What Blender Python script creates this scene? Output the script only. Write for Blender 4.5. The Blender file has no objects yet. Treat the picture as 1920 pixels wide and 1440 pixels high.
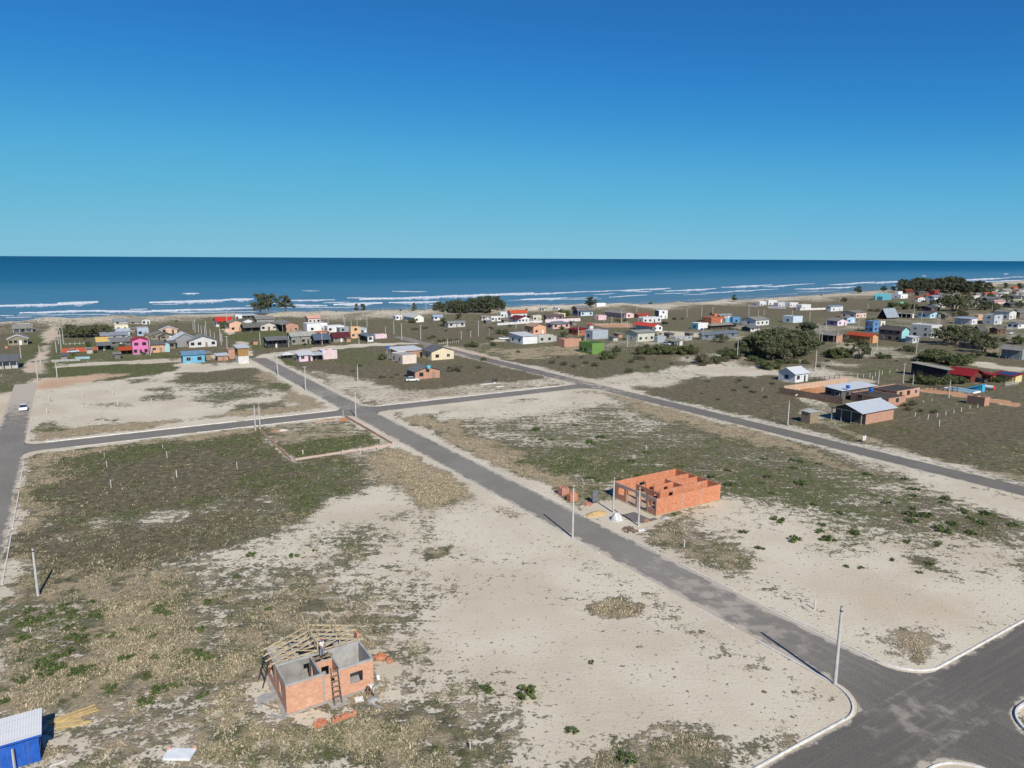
SUN_E = 5.0; SKY_STR = .1; SKY_AIR = 1.0; SKY_DUST = 0.0; SKY_OZ = 8.0; EXPO = 0.08
import bpy, bmesh, math, random
import numpy as np
from mathutils import Vector, Matrix
random.seed(7); RNG = np.random.default_rng(11)
S = bpy.context.scene; COL = S.collection
PI = math.pi
# ---------------------------------------------------------------- camera model (used to turn photo pixels into ground points)
H = 39.0; F = 1331.0; PITCH = math.radians(10.07); ROLL = math.radians(0.3)
FW = np.array([0, math.cos(PITCH), -math.sin(PITCH)]); UP0 = np.array([0, math.sin(PITCH), math.cos(PITCH)]); R0 = np.array([1., 0, 0])
RT = R0*math.cos(ROLL)+UP0*math.sin(ROLL); UPV = UP0*math.cos(ROLL)-R0*math.sin(ROLL)
def un(x, y, z=0.0):
    d = FW+RT*((x-960)/F)-UPV*((y-720)/F)
    t = (z-H)/d[2]
    return np.array([d[0]*t, d[1]*t, z])
def pr(p):
    q = np.array(p, float)-np.array([0, 0, H]); d = q@FW
    return 960+F*(q@RT)/d, 720-F*(q@UPV)/d, d
GA = math.radians(32.0)
A = np.array([math.cos(GA), math.sin(GA), 0]); B = np.array([-math.sin(GA), math.cos(GA), 0]); Zv = np.array([0, 0, 1.0])
def g(a, b, z=0.0): return A*a+B*b+Zv*z
def to_ab(p): return float(p[0]*A[0]+p[1]*A[1]), float(p[0]*B[0]+p[1]*B[1])
def len_x(c, d, tx):      # how far along d from c until the picture column tx
    q = np.array(c)-np.array([0, 0, H]); k = tx-960
    return (k*(q@FW)-F*(q@RT))/(F*(d@RT)-k*(d@FW))
def len_y(c, d, ty):
    q = np.array(c)-np.array([0, 0, H]); k = 720-ty
    return (k*(q@FW)-F*(q@UPV))/(F*(d@UPV)-k*(d@FW))
REG = {'p': (0, 0, 1), '1': (0, 580, 6), '2': (300, 540, 6), '3': (600, 540, 6), '4': (900, 540, 6), '5': (1200, 540, 6), '6': (1500, 500, 4.5714),
       '7': (1420, 660, 3.84), 't': (1060, 560, 8), 'v': (1600, 500, 6), 'w': (1680, 660, 8), 'h': (450, 1140, 6), 'k': (1020, 840, 5.0526), 'm': (440, 640, 5.647),
       'n': (0, 680, 5.647), 'q': (1280, 600, 6), 'x': (1640, 520, 6.857), 'y': (1240, 860, 2.8235), 'z': (0, 860, 3.0), 'a': (640, 860, 3.0), 'b': (700, 1200, 2.4), 'c': (0, 1280, 4.571), 'd': (1380, 1120, 3.5556), 'e': (760, 660, 2.743)}
def px(reg, x, y):
    ox, oy, s = REG[reg]; return ox+x/s, oy+y/s
# ---------------------------------------------------------------- scene objects
LOC = {}
def thing(name, label, cat, loc=(0, 0, 0), rot=0.0, group=None):
    o = bpy.data.objects.new(name, None); COL.objects.link(o)
    o.empty_display_size = .3; o.location = loc; o.rotation_euler = (0, 0, rot)
    o['label'] = label; o['category'] = cat
    if group: o['group'] = group
    return o
def tag(o, label, cat, group=None):
    o['label'] = label; o['category'] = cat
    if group: o['group'] = group
    return o
def copy_tree(o, parent=None):
    c = o.copy(); COL.objects.link(c)
    if parent is not None: c.parent = parent
    for ch in o.children: copy_tree(ch, c)
    return c
class MB:
    def __init__(s): s.v = []; s.f = []; s.m = []; s.sm = []
    def poly(s, pts, m=0, smooth=False):
        n = len(s.v); s.v += [tuple(map(float, p)) for p in pts]; s.f.append(tuple(range(n, n+len(pts)))); s.m.append(m); s.sm.append(smooth)
    def raw(s, vs, fs, m=0, smooth=False):
        n = len(s.v); s.v += [tuple(map(float, p)) for p in vs]
        for f in fs: s.f.append(tuple(i+n for i in f)); s.m.append(m); s.sm.append(smooth)
    def hexa(s, p, m=0):          # 8 points: bottom 4 (ccw) then top 4
        ms = m if isinstance(m, (list, tuple)) else [m]*6
        n = len(s.v); s.v += [tuple(map(float, q)) for q in p]
        for i, f in enumerate([(0, 3, 2, 1), (4, 5, 6, 7), (0, 1, 5, 4), (1, 2, 6, 5), (2, 3, 7, 6), (3, 0, 4, 7)]):
            s.f.append(tuple(k+n for k in f)); s.m.append(ms[i]); s.sm.append(False)
    def box(s, x0, x1, y0, y1, z0, z1, m=0):   # face order: bottom, top, -y, +x, +y, -x
        s.hexa([(x0, y0, z0), (x1, y0, z0), (x1, y1, z0), (x0, y1, z0), (x0, y0, z1), (x1, y0, z1), (x1, y1, z1), (x0, y1, z1)], m)
    def beam(s, p, q, w, h, m=0, up=(0, 0, 1)):
        p = Vector(p); q = Vector(q); d = (q-p).normalized(); u = Vector(up)
        if abs(d.dot(u)) > .98: u = Vector((1, 0, 0))
        x = d.cross(u).normalized()*w*.5; y = x.cross(d).normalized()*h*.5
        s.hexa([p-x-y, p+x-y, p+x+y, p-x+y, q-x-y, q+x-y, q+x+y, q-x+y], m)
    def tube(s, p, q, r0, r1, n=8, m=0, cap=True):
        p = Vector(p); q = Vector(q); d = (q-p).normalized(); u = Vector((0, 0, 1)) if abs(d.z) < .95 else Vector((1, 0, 0))
        x = d.cross(u).normalized(); y = d.cross(x)
        vs = []
        for c, r in ((p, r0), (q, r1)):
            for k in range(n):
                t = 2*PI*k/n; vs.append(c+x*math.cos(t)*r+y*math.sin(t)*r)
        fs = [(k, (k+1) % n, n+(k+1) % n, n+k) for k in range(n)]
        s.raw(vs, fs, m, True)
        if cap: s.raw([vs[k] for k in range(n)], [tuple(range(n))], m); s.raw([vs[n+k] for k in range(n)], [tuple(range(n))[::-1]], m)
    def lathe(s, prof, c=(0, 0, 0), n=12, m=0):
        vs = []; cx, cy, cz = c
        for r, z in prof:
            for k in range(n): vs.append((cx+r*math.cos(2*PI*k/n), cy+r*math.sin(2*PI*k/n), cz+z))
        fs = []
        for i in range(len(prof)-1):
            for k in range(n): fs.append((i*n+k, i*n+(k+1) % n, (i+1)*n+(k+1) % n, (i+1)*n+k))
        s.raw(vs, fs, m, True)
        s.raw(vs[-n:], [tuple(range(n))], m)
    def prism(s, prof, e0, e1, f, m=0, caps=(0, 0)):   # prof: list of 2d points, f(t, p) -> 3d point
        n = len(prof); vs = [f(e0, p) for p in prof]+[f(e1, p) for p in prof]
        s.raw(vs[:n], [tuple(range(n))], caps[0]); s.raw(vs[n:], [tuple(range(n))[::-1]], caps[1])
        s.raw(vs, [(k, k+n, (k+1) % n+n, (k+1) % n) for k in range(n)], m)
    def build(s, name, mats, parent=None, loc=None, fix=True):
        me = bpy.data.meshes.new(name); me.from_pydata(s.v, [], s.f)
        for x in (mats if isinstance(mats, (list, tuple)) else [mats]): me.materials.append(x)
        me.polygons.foreach_set('material_index', s.m); me.polygons.foreach_set('use_smooth', s.sm)
        if fix:
            bm = bmesh.new(); bm.from_mesh(me); bmesh.ops.recalc_face_normals(bm, faces=bm.faces); bm.to_mesh(me); bm.free()
        me.update()
        o = bpy.data.objects.new(name, me); COL.objects.link(o)
        if parent is not None: o.parent = parent
        if loc is not None: o.location = loc
        return o
# ---------------------------------------------------------------- materials
MATS = {}
def srgb(r, g_, b):
    f = lambda c: c/12.92 if c <= .04045 else ((c+.055)/1.055)**2.4
    return tuple(f(c/255.) for c in (r, g_, b))
def new_mat(name):
    m = bpy.data.materials.new(name); m.use_nodes = True
    nt = m.node_tree; bs = nt.nodes['Principled BSDF']
    return m, nt, bs
def N(nt, t, **kw):
    n = nt.nodes.new(t)
    for k, v in kw.items(): setattr(n, k, v)
    return n
def lk(nt, a, b): nt.links.new(a, b)
def noise(nt, vec, scale, detail=4, rough=.6):
    n = N(nt, 'ShaderNodeTexNoise'); n.inputs['Scale'].default_value = scale; n.inputs['Detail'].default_value = detail; n.inputs['Roughness'].default_value = rough
    if vec is not None: lk(nt, vec, n.inputs['Vector'])
    return n.outputs['Fac']
def ramp(nt, fac, p0, p1, c0=(0, 0, 0), c1=(1, 1, 1)):
    r = N(nt, 'ShaderNodeMapRange'); r.interpolation_type = 'SMOOTHSTEP'
    r.inputs['From Min'].default_value = p0; r.inputs['From Max'].default_value = p1
    lk(nt, fac, r.inputs['Value']); return r.outputs['Result']
def setin(nt, sock, v):
    if isinstance(v, bpy.types.NodeSocket): lk(nt, v, sock)
    elif isinstance(v, (tuple, list)): sock.default_value = tuple(v)+(1,) if len(v) == 3 else v
    else: sock.default_value = v
def mix(nt, fac, a, b, mode='MIX'):
    n = N(nt, 'ShaderNodeMix'); n.data_type = 'RGBA'; n.blend_type = mode
    setin(nt, n.inputs[0], fac); setin(nt, n.inputs[6], a); setin(nt, n.inputs[7], b); return n.outputs[2]
def math_(nt, op, a, b=0.0, clamp=False):
    n = N(nt, 'ShaderNodeMath'); n.operation = op; n.use_clamp = clamp
    setin(nt, n.inputs[0], a); setin(nt, n.inputs[1], b); return n.outputs[0]
def bump(nt, bs, h, strength=.4, dist=.05):
    b = N(nt, 'ShaderNodeBump'); b.inputs['Strength'].default_value = strength; b.inputs['Distance'].default_value = dist
    lk(nt, h, b.inputs['Height']); lk(nt, b.outputs['Normal'], bs.inputs['Normal'])
def objco(nt): return N(nt, 'ShaderNodeTexCoord').outputs['Object']
def rnd(nt): return N(nt, 'ShaderNodeObjectInfo').outputs['Random']
def plain(key, col, rough=.7, metal=0.0, var=.12, sc=1.5, bstr=.15, spec=.3, dirt=0.0):
    k = ('plain', key)
    if k in MATS: return MATS[k]
    m, nt, bs = new_mat(key); co = objco(nt)
    n = noise(nt, co, sc, 5, .65); n2 = noise(nt, co, sc*9, 2, .5)
    d = tuple(c*(1-var*1.6) for c in col); l = tuple(min(1, c*(1+var)) for c in col)
    c = mix(nt, ramp(nt, n, .3, .7), d, l)
    if dirt:
        mp = N(nt, 'ShaderNodeMapping'); mp.inputs['Scale'].default_value = (3, 3, .35); lk(nt, co, mp.inputs['Vector'])
        st = noise(nt, mp.outputs[0], 1.2, 5, .7)
        c = mix(nt, math_(nt, 'MULTIPLY', ramp(nt, st, .48, .75), dirt), c, (.16, .14, .11))
    lk(nt, c, bs.inputs['Base Color']); bs.inputs['Roughness'].default_value = rough; bs.inputs['Metallic'].default_value = metal
    bs.inputs['Specular IOR Level'].default_value = spec
    bump(nt, bs, n2, bstr, .01); MATS[k] = m; return m
def plaster(r, g_, b):
    l_ = .35*r+.5*g_+.15*b; r, g_, b = (int(c*.82+l_*.18) for c in (r, g_, b)); return plain('plaster_%d_%d_%d' % (r, g_, b), tuple(c*.8 for c in srgb(r, g_, b)), .85, 0, .08, .8, .2, .2, .35)
def brick(key, c1, c2, mort, bw=.29, bh=.19, ms=.012):
    k = ('brick', key)
    if k in MATS: return MATS[k]
    m, nt, bs = new_mat(key); co = objco(nt)
    sp = N(nt, 'ShaderNodeSeparateXYZ'); lk(nt, co, sp.inputs[0])
    cb = N(nt, 'ShaderNodeCombineXYZ'); lk(nt, math_(nt, 'ADD', sp.outputs[0], sp.outputs[1]), cb.inputs[0]); lk(nt, sp.outputs[2], cb.inputs[1])
    br = N(nt, 'ShaderNodeTexBrick'); lk(nt, cb.outputs[0], br.inputs['Vector'])
    br.inputs['Scale'].default_value = 1; br.inputs['Brick Width'].default_value = bw; br.inputs['Row Height'].default_value = bh; br.inputs['Mortar Size'].default_value = ms
    br.inputs['Color1'].default_value = c1+(1,); br.inputs['Color2'].default_value = c2+(1,); br.inputs['Mortar'].default_value = mort+(1,); br.inputs['Bias'].default_value = -.2
    n = noise(nt, co, .9, 5, .7); n2 = noise(nt, co, 5, 3, .6)
    c = mix(nt, math_(nt, 'MULTIPLY', ramp(nt, n, .52, .8), .45), br.outputs['Color'], tuple(min(1, x*1.15+.1) for x in mort))
    c = mix(nt, math_(nt, 'MULTIPLY', ramp(nt, n2, .57, .7), .55), c, tuple(x*.35 for x in c2))
    mpv = N(nt, 'ShaderNodeMapping'); mpv.inputs['Scale'].default_value = (.8, .8, 5.2); lk(nt, co, mpv.inputs['Vector']); st_ = noise(nt, mpv.outputs[0], 1.1, 4, .7)
    c = mix(nt, math_(nt, 'MULTIPLY', ramp(nt, st_, .52, .68), .4), c, tuple(x*.5+.06 for x in c1))
    c = mix(nt, math_(nt, 'MULTIPLY', ramp(nt, st_, .48, .34), .3), c, tuple(min(1, x*1.1+.06) for x in mort))
    lk(nt, c, bs.inputs['Base Color']); bs.inputs['Roughness'].default_value = .9; bs.inputs['Specular IOR Level'].default_value = .15
    bump(nt, bs, br.outputs['Fac'], -.5, .012); MATS[k] = m; return m
def roofing(kind, r, g_, b, axis):      # axis: 0 = the corrugation repeats along local x, 1 = along local y
    k = ('roof', kind, r, g_, b, axis)
    if k in MATS: return MATS[k]
    col = tuple(c*.8 for c in srgb(r, g_, b))
    m, nt, bs = new_mat('roofing_%s_%d_%d_%d' % (kind, r, g_, b)); co = objco(nt)
    sp = N(nt, 'ShaderNodeSeparateXYZ'); lk(nt, co, sp.inputs[0])
    wv = math_(nt, 'SINE', math_(nt, 'MULTIPLY', sp.outputs[axis], 2*PI/(.18 if kind != 'tile' else .24)))
    n = noise(nt, co, .55, 6, .7)
    mp = N(nt, 'ShaderNodeMapping'); mp.inputs['Scale'].default_value = (4, .3, 1) if axis == 0 else (.3, 4, 1); lk(nt, co, mp.inputs['Vector'])
    st = noise(nt, mp.outputs[0], 1.0, 4, .6)
    amt = {'fibro': .6, 'metal': .18, 'tile': .4}[kind]
    c = mix(nt, math_(nt, 'MULTIPLY', ramp(nt, n, .4, .72), amt), col, tuple(x*.45 for x in col))
    c = mix(nt, math_(nt, 'MULTIPLY', ramp(nt, st, .5, .7), amt*.6), c, tuple(min(1, x*1.3+.02) for x in col))
    # sheet laps
    ot = sp.outputs[1-axis]
    lap = math_(nt, 'FRACT', math_(nt, 'MULTIPLY', ot, 1/1.1 if kind != 'tile' else 1/.34))
    c = mix(nt, math_(nt, 'MULTIPLY', ramp(nt, lap, .94, .99), .45), c, tuple(x*.4 for x in col))
    c = mix(nt, math_(nt, 'MULTIPLY', ramp(nt, wv, .3, -1.0), .3), c, tuple(x*.5 for x in col))
    lk(nt, c, bs.inputs['Base Color']); bs.inputs['Roughness'].default_value = .45 if kind == 'metal' else .85
    bs.inputs['Metallic'].default_value = .0; bs.inputs['Specular IOR Level'].default_value = .45 if kind == 'metal' else .2
    bump(nt, bs, wv, .5, .03); MATS[k] = m; return m
def leafmat(key, dark, light, yellow=None, rough=.6):
    k = ('leaf', key)
    if k in MATS: return MATS[k]
    m, nt, bs = new_mat(key); co = objco(nt)
    n = noise(nt, co, .9, 3, .6); n2 = noise(nt, co, 6, 2, .5)
    c = mix(nt, ramp(nt, n, .35, .65), dark, light)
    c = mix(nt, math_(nt, 'MULTIPLY', ramp(nt, n2, .4, .7), .5), c, yellow or tuple(x*1.35 for x in light))
    c = mix(nt, math_(nt, 'MULTIPLY', rnd(nt), .45), c, tuple((d+l)*.42 for d, l in zip(dark, light)))
    lk(nt, c, bs.inputs['Base Color']); bs.inputs['Roughness'].default_value = rough; bs.inputs['Specular IOR Level'].default_value = .25
    MATS[k] = m; return m
M_ = dict
conc = plain('concrete', (.36, .345, .315), .9, 0, .15, 1.2, .3, .2, .3)
conc_pole = plain('pole_concrete', (.46, .45, .43), .85, 0, .12, .8, .25, .2, .25)
plas_grey = plain('grey_render', (.36, .36, .345), .9, 0, .14, .7, .3, .15, .25)
plas_grey2 = plain('dark_grey_render', (.27, .265, .25), .9, 0, .16, .9, .3, .15, .3)  # darker grey than the other render, for inner wall faces
brick_or = brick('hollow_brick', (.50, .165, .075), (.60, .24, .12), (.46, .30, .22))
brick_red = brick('red_hollow_brick', (.43, .175, .10), (.51, .235, .145), (.46, .33, .25))
brick_far = brick('weathered_brick', (.40, .19, .12), (.48, .26, .18), (.42, .35, .29))
brick_dk = brick('brown_and_shaded_brick', (.17, .11, .085), (.23, .15, .11), (.2, .16, .13))  # doubles as a shaded copy of the brick on left house faces
wood_new = plain('fresh_timber', (.43, .355, .235), .8, 0, .2, 3, .3, .2)
wood_old = plain('weathered_timber', (.28, .22, .15), .9, 0, .25, 2.5, .4, .15, .3)
wood_dk = plain('dark_timber', (.055, .047, .04), .85, 0, .3, 2, .3, .2)
dark_in = plain('dark_interior', (.03, .03, .03), .95, 0, .3, 1, .1, .1)
metal_dk = plain('dark_metal', (.06, .06, .065), .5, .6, .2, 3, .1)
def glass_mat():
    m, nt, bs = new_mat('window_glass'); bs.inputs['Base Color'].default_value = (.018, .022, .028, 1); bs.inputs['Roughness'].default_value = .12; bs.inputs['Specular IOR Level'].default_value = .5; return m
glass = glass_mat()
white_pt = plain('white_paint', (.72, .72, .70), .6, 0, .06, 1, .1, .3, .15)
black_pt = plain('black_paint', (.02, .02, .022), .5, 0, .1, 1, .1)
tank_blue = plain('blue_tank_plastic', (.02, .12, .5), .45, 0, .06, 1, .05, .4)
tank_teal = plain('teal_tank_plastic', (.12, .45, .5), .45, 0, .06, 1, .05, .4)
# ---------------------------------------------------------------- setting: ground cover painted in ground space (zones), roads, sea, sky
def vnoise(x, y, sc, seed=0):
    x = np.asarray(x)/sc+seed*17.31; y = np.asarray(y)/sc-seed*9.77
    xi = np.floor(x).astype(np.int64); yi = np.floor(y).astype(np.int64); fx = x-xi; fy = y-yi
    fx = fx*fx*(3-2*fx); fy = fy*fy*(3-2*fy)
    def h(i, j):
        n = (i*374761393+j*668265263+seed*144665) & 0x7fffffff
        n = ((n ^ (n >> 13))*1274126177) & 0x7fffffff
        return ((n ^ (n >> 16)) & 0xffff)/65535.
    return (h(xi, yi)*(1-fx)+h(xi+1, yi)*fx)*(1-fy)+(h(xi, yi+1)*(1-fx)+h(xi+1, yi+1)*fx)*fy
def fbm(x, y, sc, seed=0, o=4):
    s = 0; a = .5; t = 0
    for i in range(o): s = s+a*vnoise(x, y, sc/2**i, seed+i); t += a; a *= .55
    return s/t
SHORE_PX = [(-260, 607), (-120, 606), (0, 604), (150, 600), (300, 593), (420, 588), (560, 588), (700, 584), (830, 580), (960, 577), (1150, 573), (1300, 567), (1440, 559), (1600, 548), (1700, 541), (1800, 534), (1920, 526), (2050, 519)]
_sh = [to_ab(un(x, y, -1.5)) for x, y in SHORE_PX]
SA = np.array([p[0] for p in _sh]); SB = np.array([p[1] for p in _sh])
sl0 = (SB[1]-SB[0])/(SA[1]-SA[0]); sl1 = (SB[-1]-SB[-2])/(SA[-1]-SA[-2])
SA = np.concatenate([[SA[0]-5e4], SA, [SA[-1]+6e4]]); SB = np.concatenate([[SB[0]-5e4*.05], SB, [SB[-1]+6e4*.02]])
def shore_d(X, Y):
    a = X*A[0]+Y*A[1]; b = X*B[0]+Y*B[1]
    return np.interp(a, SA, SB)-b
ZONES = []   # (polygon in metres, cover, green, dry, brown, softness, red soil)
def Zp(pts, cov, gr, dry, br, soft=2.0, soil=0.0, reg='p'):
    if reg == 'g': P = [g(*p)[:2] for p in pts]
    else: P = [un(*px(reg, *p))[:2] for p in pts]
    ZONES.append((np.array(P), cov, gr, dry, br, soft, soil))
Zg = lambda pts, *a, **k: Zp(pts, *a, reg='g', **k)
# whole blocks
Zg([(-400, 176), (-16, 176), (-16, 420), (-400, 420)], .75, .6, .2, .2, 6)
Zg([(-400, 150), (-9, 150), (-9, 245), (-400, 245)], .06, .2, .3, .1, 4, .12)
Zg([(-10, 176), (58, 176), (58, 290), (-10, 290)], .14, .3, .3, .2, 2)
Zg([(64, 176), (133, 176), (139, 235), (145, 290), (64, 290)], .85, .15, .15, .6, 3)
Zg([(141, 20), (400, 20), (400, 235), (141, 235)], .82, .24, .1, .58, 3)
Zg([(-200, 282), (700, 282), (1500, 400), (1500, 1000), (700, 900), (-200, 600)], .84, .3, .15, .5, 8)
Zg([(64, 31), (134, 31), (134, 168), (64, 168)], .5, .3, .15, .2, 2)
Zg([(-10, 20), (58, 20), (58, 168), (-10, 168)], .44, .2, .4, .15, 2)
# left block
Zp([(0, 1010), (40, 860), (130, 835), (330, 815), (200, 900), (110, 960), (66, 1010), (60, 1115), (0, 1120)], .86, .25, .75, .1, 3)
Zp([(60, 856), (250, 815), (490, 805), (560, 862), (660, 868), (690, 900), (600, 960), (560, 990), (500, 935), (70, 1010), (95, 930), (110, 880)], .93, .62, .08, .55, 3)
Zp([(200, 870), (330, 850), (480, 870), (470, 925), (220, 960), (150, 960)], .9, .25, .12, .7, 4)
Zp([(66, 1012), (495, 938), (550, 1000), (330, 1055), (200, 1080), (62, 1112)], .8, .25, .15, .5, 3)
Zp([(270, 955), (340, 950), (350, 980), (260, 985)], .4, .2, .1, .4, 2)
Zp([(300, 1060), (560, 1005), (600, 1050), (430, 1060), (330, 1090)], .3, .2, .2, .2, 2)
Zp([(0, 1110), (60, 1110), (330, 1070), (380, 1120), (400, 1240), (300, 1330), (150, 1340), (0, 1330)], .68, .24, .62, .1, 4)
Zp([(60, 1130), (170, 1130), (150, 1230), (60, 1240)], .5, .3, .3, .1, 2)
Zp([(90, 1370), (330, 1330), (480, 1290), (520, 1340), (380, 1375), (200, 1420), (90, 1440)], .35, .1, .5, .1, 3)
Zp([(380, 1060), (700, 1030), (720, 1180), (520, 1180), (420, 1200)], .47, .22, .35, .25, 3)
Zp([(560, 1010), (690, 985), (830, 1005), (900, 1000), (820, 1060), (640, 1060)], .55, .4, .15, .2, 2)
Zp([(600, 935), (760, 905), (800, 950), (620, 985), (560, 1000)], .06, .3, .3, .1, 2)
Zp([(700, 985), (860, 960), (990, 975), (960, 1000), (860, 1000)], .12, .3, .3, .1, 2)
Zp([(520, 900), (650, 860), (700, 890), (640, 930), (560, 970)], .72, .7, .1, .3, 2)
Zp([(690, 860), (745, 826), (790, 845), (1010, 965), (990, 975), (905, 935), (800, 962), (740, 905)], .97, .03, 1, .02, 2)
Zp([(780, 955), (905, 935), (880, 985), (780, 1000)], .25, .2, .6, .1, 2)
Zp([(690, 1000), (1000, 985), (1240, 1128), (1580, 1290), (1470, 1390), (1000, 1420), (900, 1290), (780, 1280), (720, 1190), (640, 1080)], .19, .2, .3, .15, 3)
Zp([(640, 1080), (760, 1040), (800, 1080), (830, 1190), (860, 1250), (780, 1280), (720, 1190)], .42, .25, .35, .25, 3)
Zp([(775, 1030), (850, 1020), (860, 1040), (800, 1052)], .85, .3, .6, .1, 1)
Zp([(1100, 1140), (1150, 1125), (1200, 1140), (1200, 1160), (1130, 1158)], .97, .05, .75, .4, 1)
Zp([(1400, 1220), (1450, 1222), (1520, 1280), (1560, 1300), (1490, 1290)], .75, .1, .85, .1, 1.2)
Zp([(540, 1350), (760, 1320), (930, 1330), (960, 1370), (920, 1440), (480, 1440), (300, 1440)], .68, .3, .4, .1, 3)
Zp([(380, 1380), (560, 1345), (560, 1440), (330, 1440)], .7, .2, .6, .1, 3)
Zp([(1120, 1350), (1260, 1345), (1400, 1360), (1480, 1400), (1425, 1440), (1100, 1440)], .66, .4, .45, .15, 2)
Zp([(960, 1330), (1200, 1320), (1450, 1340), (1400, 1362), (1130, 1350), (1000, 1420)], .22, .2, .4, .1, 2)
Zp([(230, 1340), (500, 1290), (560, 1340), (420, 1370), (260, 1400)], .5, .2, .55, .1, 3)
Zp([(470, 1290), (520, 1270), (540, 1340), (640, 1330), (740, 1300), (760, 1320), (620, 1350), (520, 1356)], .15, .1, .4, .1, 1)
Zp([(690, 1230), (760, 1240), (760, 1310), (700, 1320)], .2, .1, .6, .1, 1)
# walled corner lot
Zp([(510, 825), (640, 795), (720, 830), (560, 858)], .88, .85, .2, .1, 1.2)
Zp([(510, 818), (560, 805), (640, 792), (690, 815), (600, 822), (530, 835)], .6, .3, .6, .1, 1)
Zp([(480, 815), (545, 862), (555, 866), (500, 822)], .3, .2, .4, .1, .6)
# top left sand lot
Zp([(90, 682), (250, 668), (330, 672), (330, 690), (290, 702), (180, 716), (110, 716)], .97, .85, .05, .25, 2)
Zp([(75, 712), (180, 700), (240, 702), (120, 724), (75, 735)], .2, .3, .2, .1, 2, .55)
Zp([(330, 700), (480, 690), (560, 715), (480, 728), (340, 720)], .82, .25, .1, .6, 2)
Zp([(330, 715), (480, 715), (520, 740), (400, 765), (350, 750)], .5, .55, .2, .2, 3)
Zp([(490, 690), (570, 720), (650, 765), (590, 770), (530, 745), (480, 715)], .8, .1, .85, .15, 2)
Zp([(60, 815), (150, 800), (330, 785), (520, 765), (640, 755), (640, 766), (440, 780), (240, 806), (60, 830)], .8, .1, .9, .1, 1.2)
Zp([(52, 790), (120, 785), (130, 805), (60, 815)], .7, .5, .4, .1, 2)
Zp([(60, 856), (300, 822), (470, 803), (470, 810), (260, 835), (60, 872)], .9, .1, .9, .1, 1.5)
for q in ([(385, 735), (480, 728), (500, 742), (400, 750)], [(250, 742), (330, 738), (340, 748), (260, 752)], [(150, 756), (230, 752), (240, 762), (160, 764)], [(170, 782), (220, 784), (210, 792), (165, 790)], [(270, 728), (320, 726), (318, 733), (275, 735)], [(230, 712), (280, 708), (285, 715), (235, 718)], [(420, 760), (520, 752), (530, 760), (440, 768)], [(520, 715), (560, 728), (540, 742), (500, 730)]):
    Zp(q, .62, .55, .15, .35, 1.6)
Zp([(1420, 690), (1560, 672), (1650, 690), (1560, 712), (1470, 705)], .45, .3, .15, .3, 4)
Zp([(1560, 640), (1700, 650), (1720, 672), (1580, 670)], .5, .35, .15, .3, 4)
Zp([(1300, 660), (1420, 672), (1400, 690), (1280, 680)], .42, .35, .1, .3, 4)
Zp([(880, 595), (1100, 600), (1120, 640), (900, 650)], .72, .4, .2, .4, 5)
# middle north block
Zp([(560, 685), (620, 680), (760, 690), (990, 695), (1050, 712), (860, 735), (760, 735), (640, 700)], .82, .12, .15, .75, 3)
Zp([(560, 690), (640, 700), (760, 735), (690, 752), (640, 735)], .35, .25, .55, .1, 2)
Zp([(700, 740), (880, 722), (1060, 708), (1060, 718), (880, 740), (720, 760)], .5, .2, .7, .1, 1.5)
Zp([(740, 660), (860, 668), (940, 680), (1000, 692), (880, 700), (760, 690)], .85, .35, .1, .55, 3)
Zp([(620, 655), (720, 660), (725, 685), (640, 690), (610, 675)], .92, .55, .1, .4, 3)
Zp([(500, 672), (560, 660), (560, 685), (520, 690)], .95, .9, .1, .1, 2)
Zp([(905, 640), (1080, 655), (1200, 672), (1290, 690), (1140, 700), (1080, 706), (960, 670)], .85, .25, .12, .6, 4)
Zp([(900, 655), (1080, 648), (1110, 662), (960, 672)], .9, .2, .7, .2, 3)
Zp([(1090, 712), (1180, 700), (1280, 694), (1300, 705), (1260, 728), (1150, 730)], .25, .25, .3, .2, 3)
Zp([(1260, 695), (1330, 680), (1440, 690), (1460, 700), (1330, 712)], .22, .3, .1, .3, 3)
Zp([(1390, 696), (1470, 700), (1500, 718), (1420, 716)], .04, .2, .2, .1, 2)
Zp([(1260, 725), (1330, 712), (1450, 706), (1500, 725), (1560, 742), (1470, 760), (1350, 750)], .95, .15, .1, .85, 2)
Zp([(1490, 760), (1580, 770), (1600, 800), (1500, 790)], .25, .2, .5, .1, 2)
Zp([(1360, 745), (1480, 765), (1490, 780), (1420, 775)], .85, .2, .2, .7, 2)
# block between the two asphalt streets
Zp([(770, 790), (900, 755), (1130, 735), (1160, 750), (1060, 775), (900, 800), (830, 800)], .2, .35, .2, .2, 3)
Zp([(735, 768), (1060, 735), (1120, 738), (900, 757), (760, 785)], .06, .2, .4, .1, 1.5)
Zp([(860, 800), (1050, 770), (1240, 780), (1300, 810), (1100, 850), (960, 860)], .48, .35, .15, .25, 4)
Zp([(760, 785), (800, 778), (900, 820), (1040, 880), (1100, 905), (1060, 925), (960, 890), (860, 845)], .88, .08, .92, .1, 2)
Zp([(960, 860), (1100, 845), (1200, 870), (1130, 900), (1060, 890)], .8, .7, .25, .1, 3)
Zp([(1125, 735), (1190, 742), (1330, 780), (1500, 835), (1660, 890), (1600, 895), (1440, 850), (1280, 800)], .86, .08, .85, .2, 2)
Zp([(1200, 860), (1360, 820), (1600, 885), (1800, 950), (1920, 980), (1920, 1030), (1760, 1000), (1560, 990), (1380, 940)], .64, .55, .15, .3, 4)
Zp([(1200, 800), (1330, 800), (1440, 850), (1340, 880), (1200, 840)], .6, .35, .15, .3, 4)
Zp([(1360, 950), (1480, 960), (1700, 1000), (1920, 1030), (1920, 1160), (1740, 1250), (1600, 1220), (1420, 1130), (1280, 1000)], .12, .35, .2, .2, 4)
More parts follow.
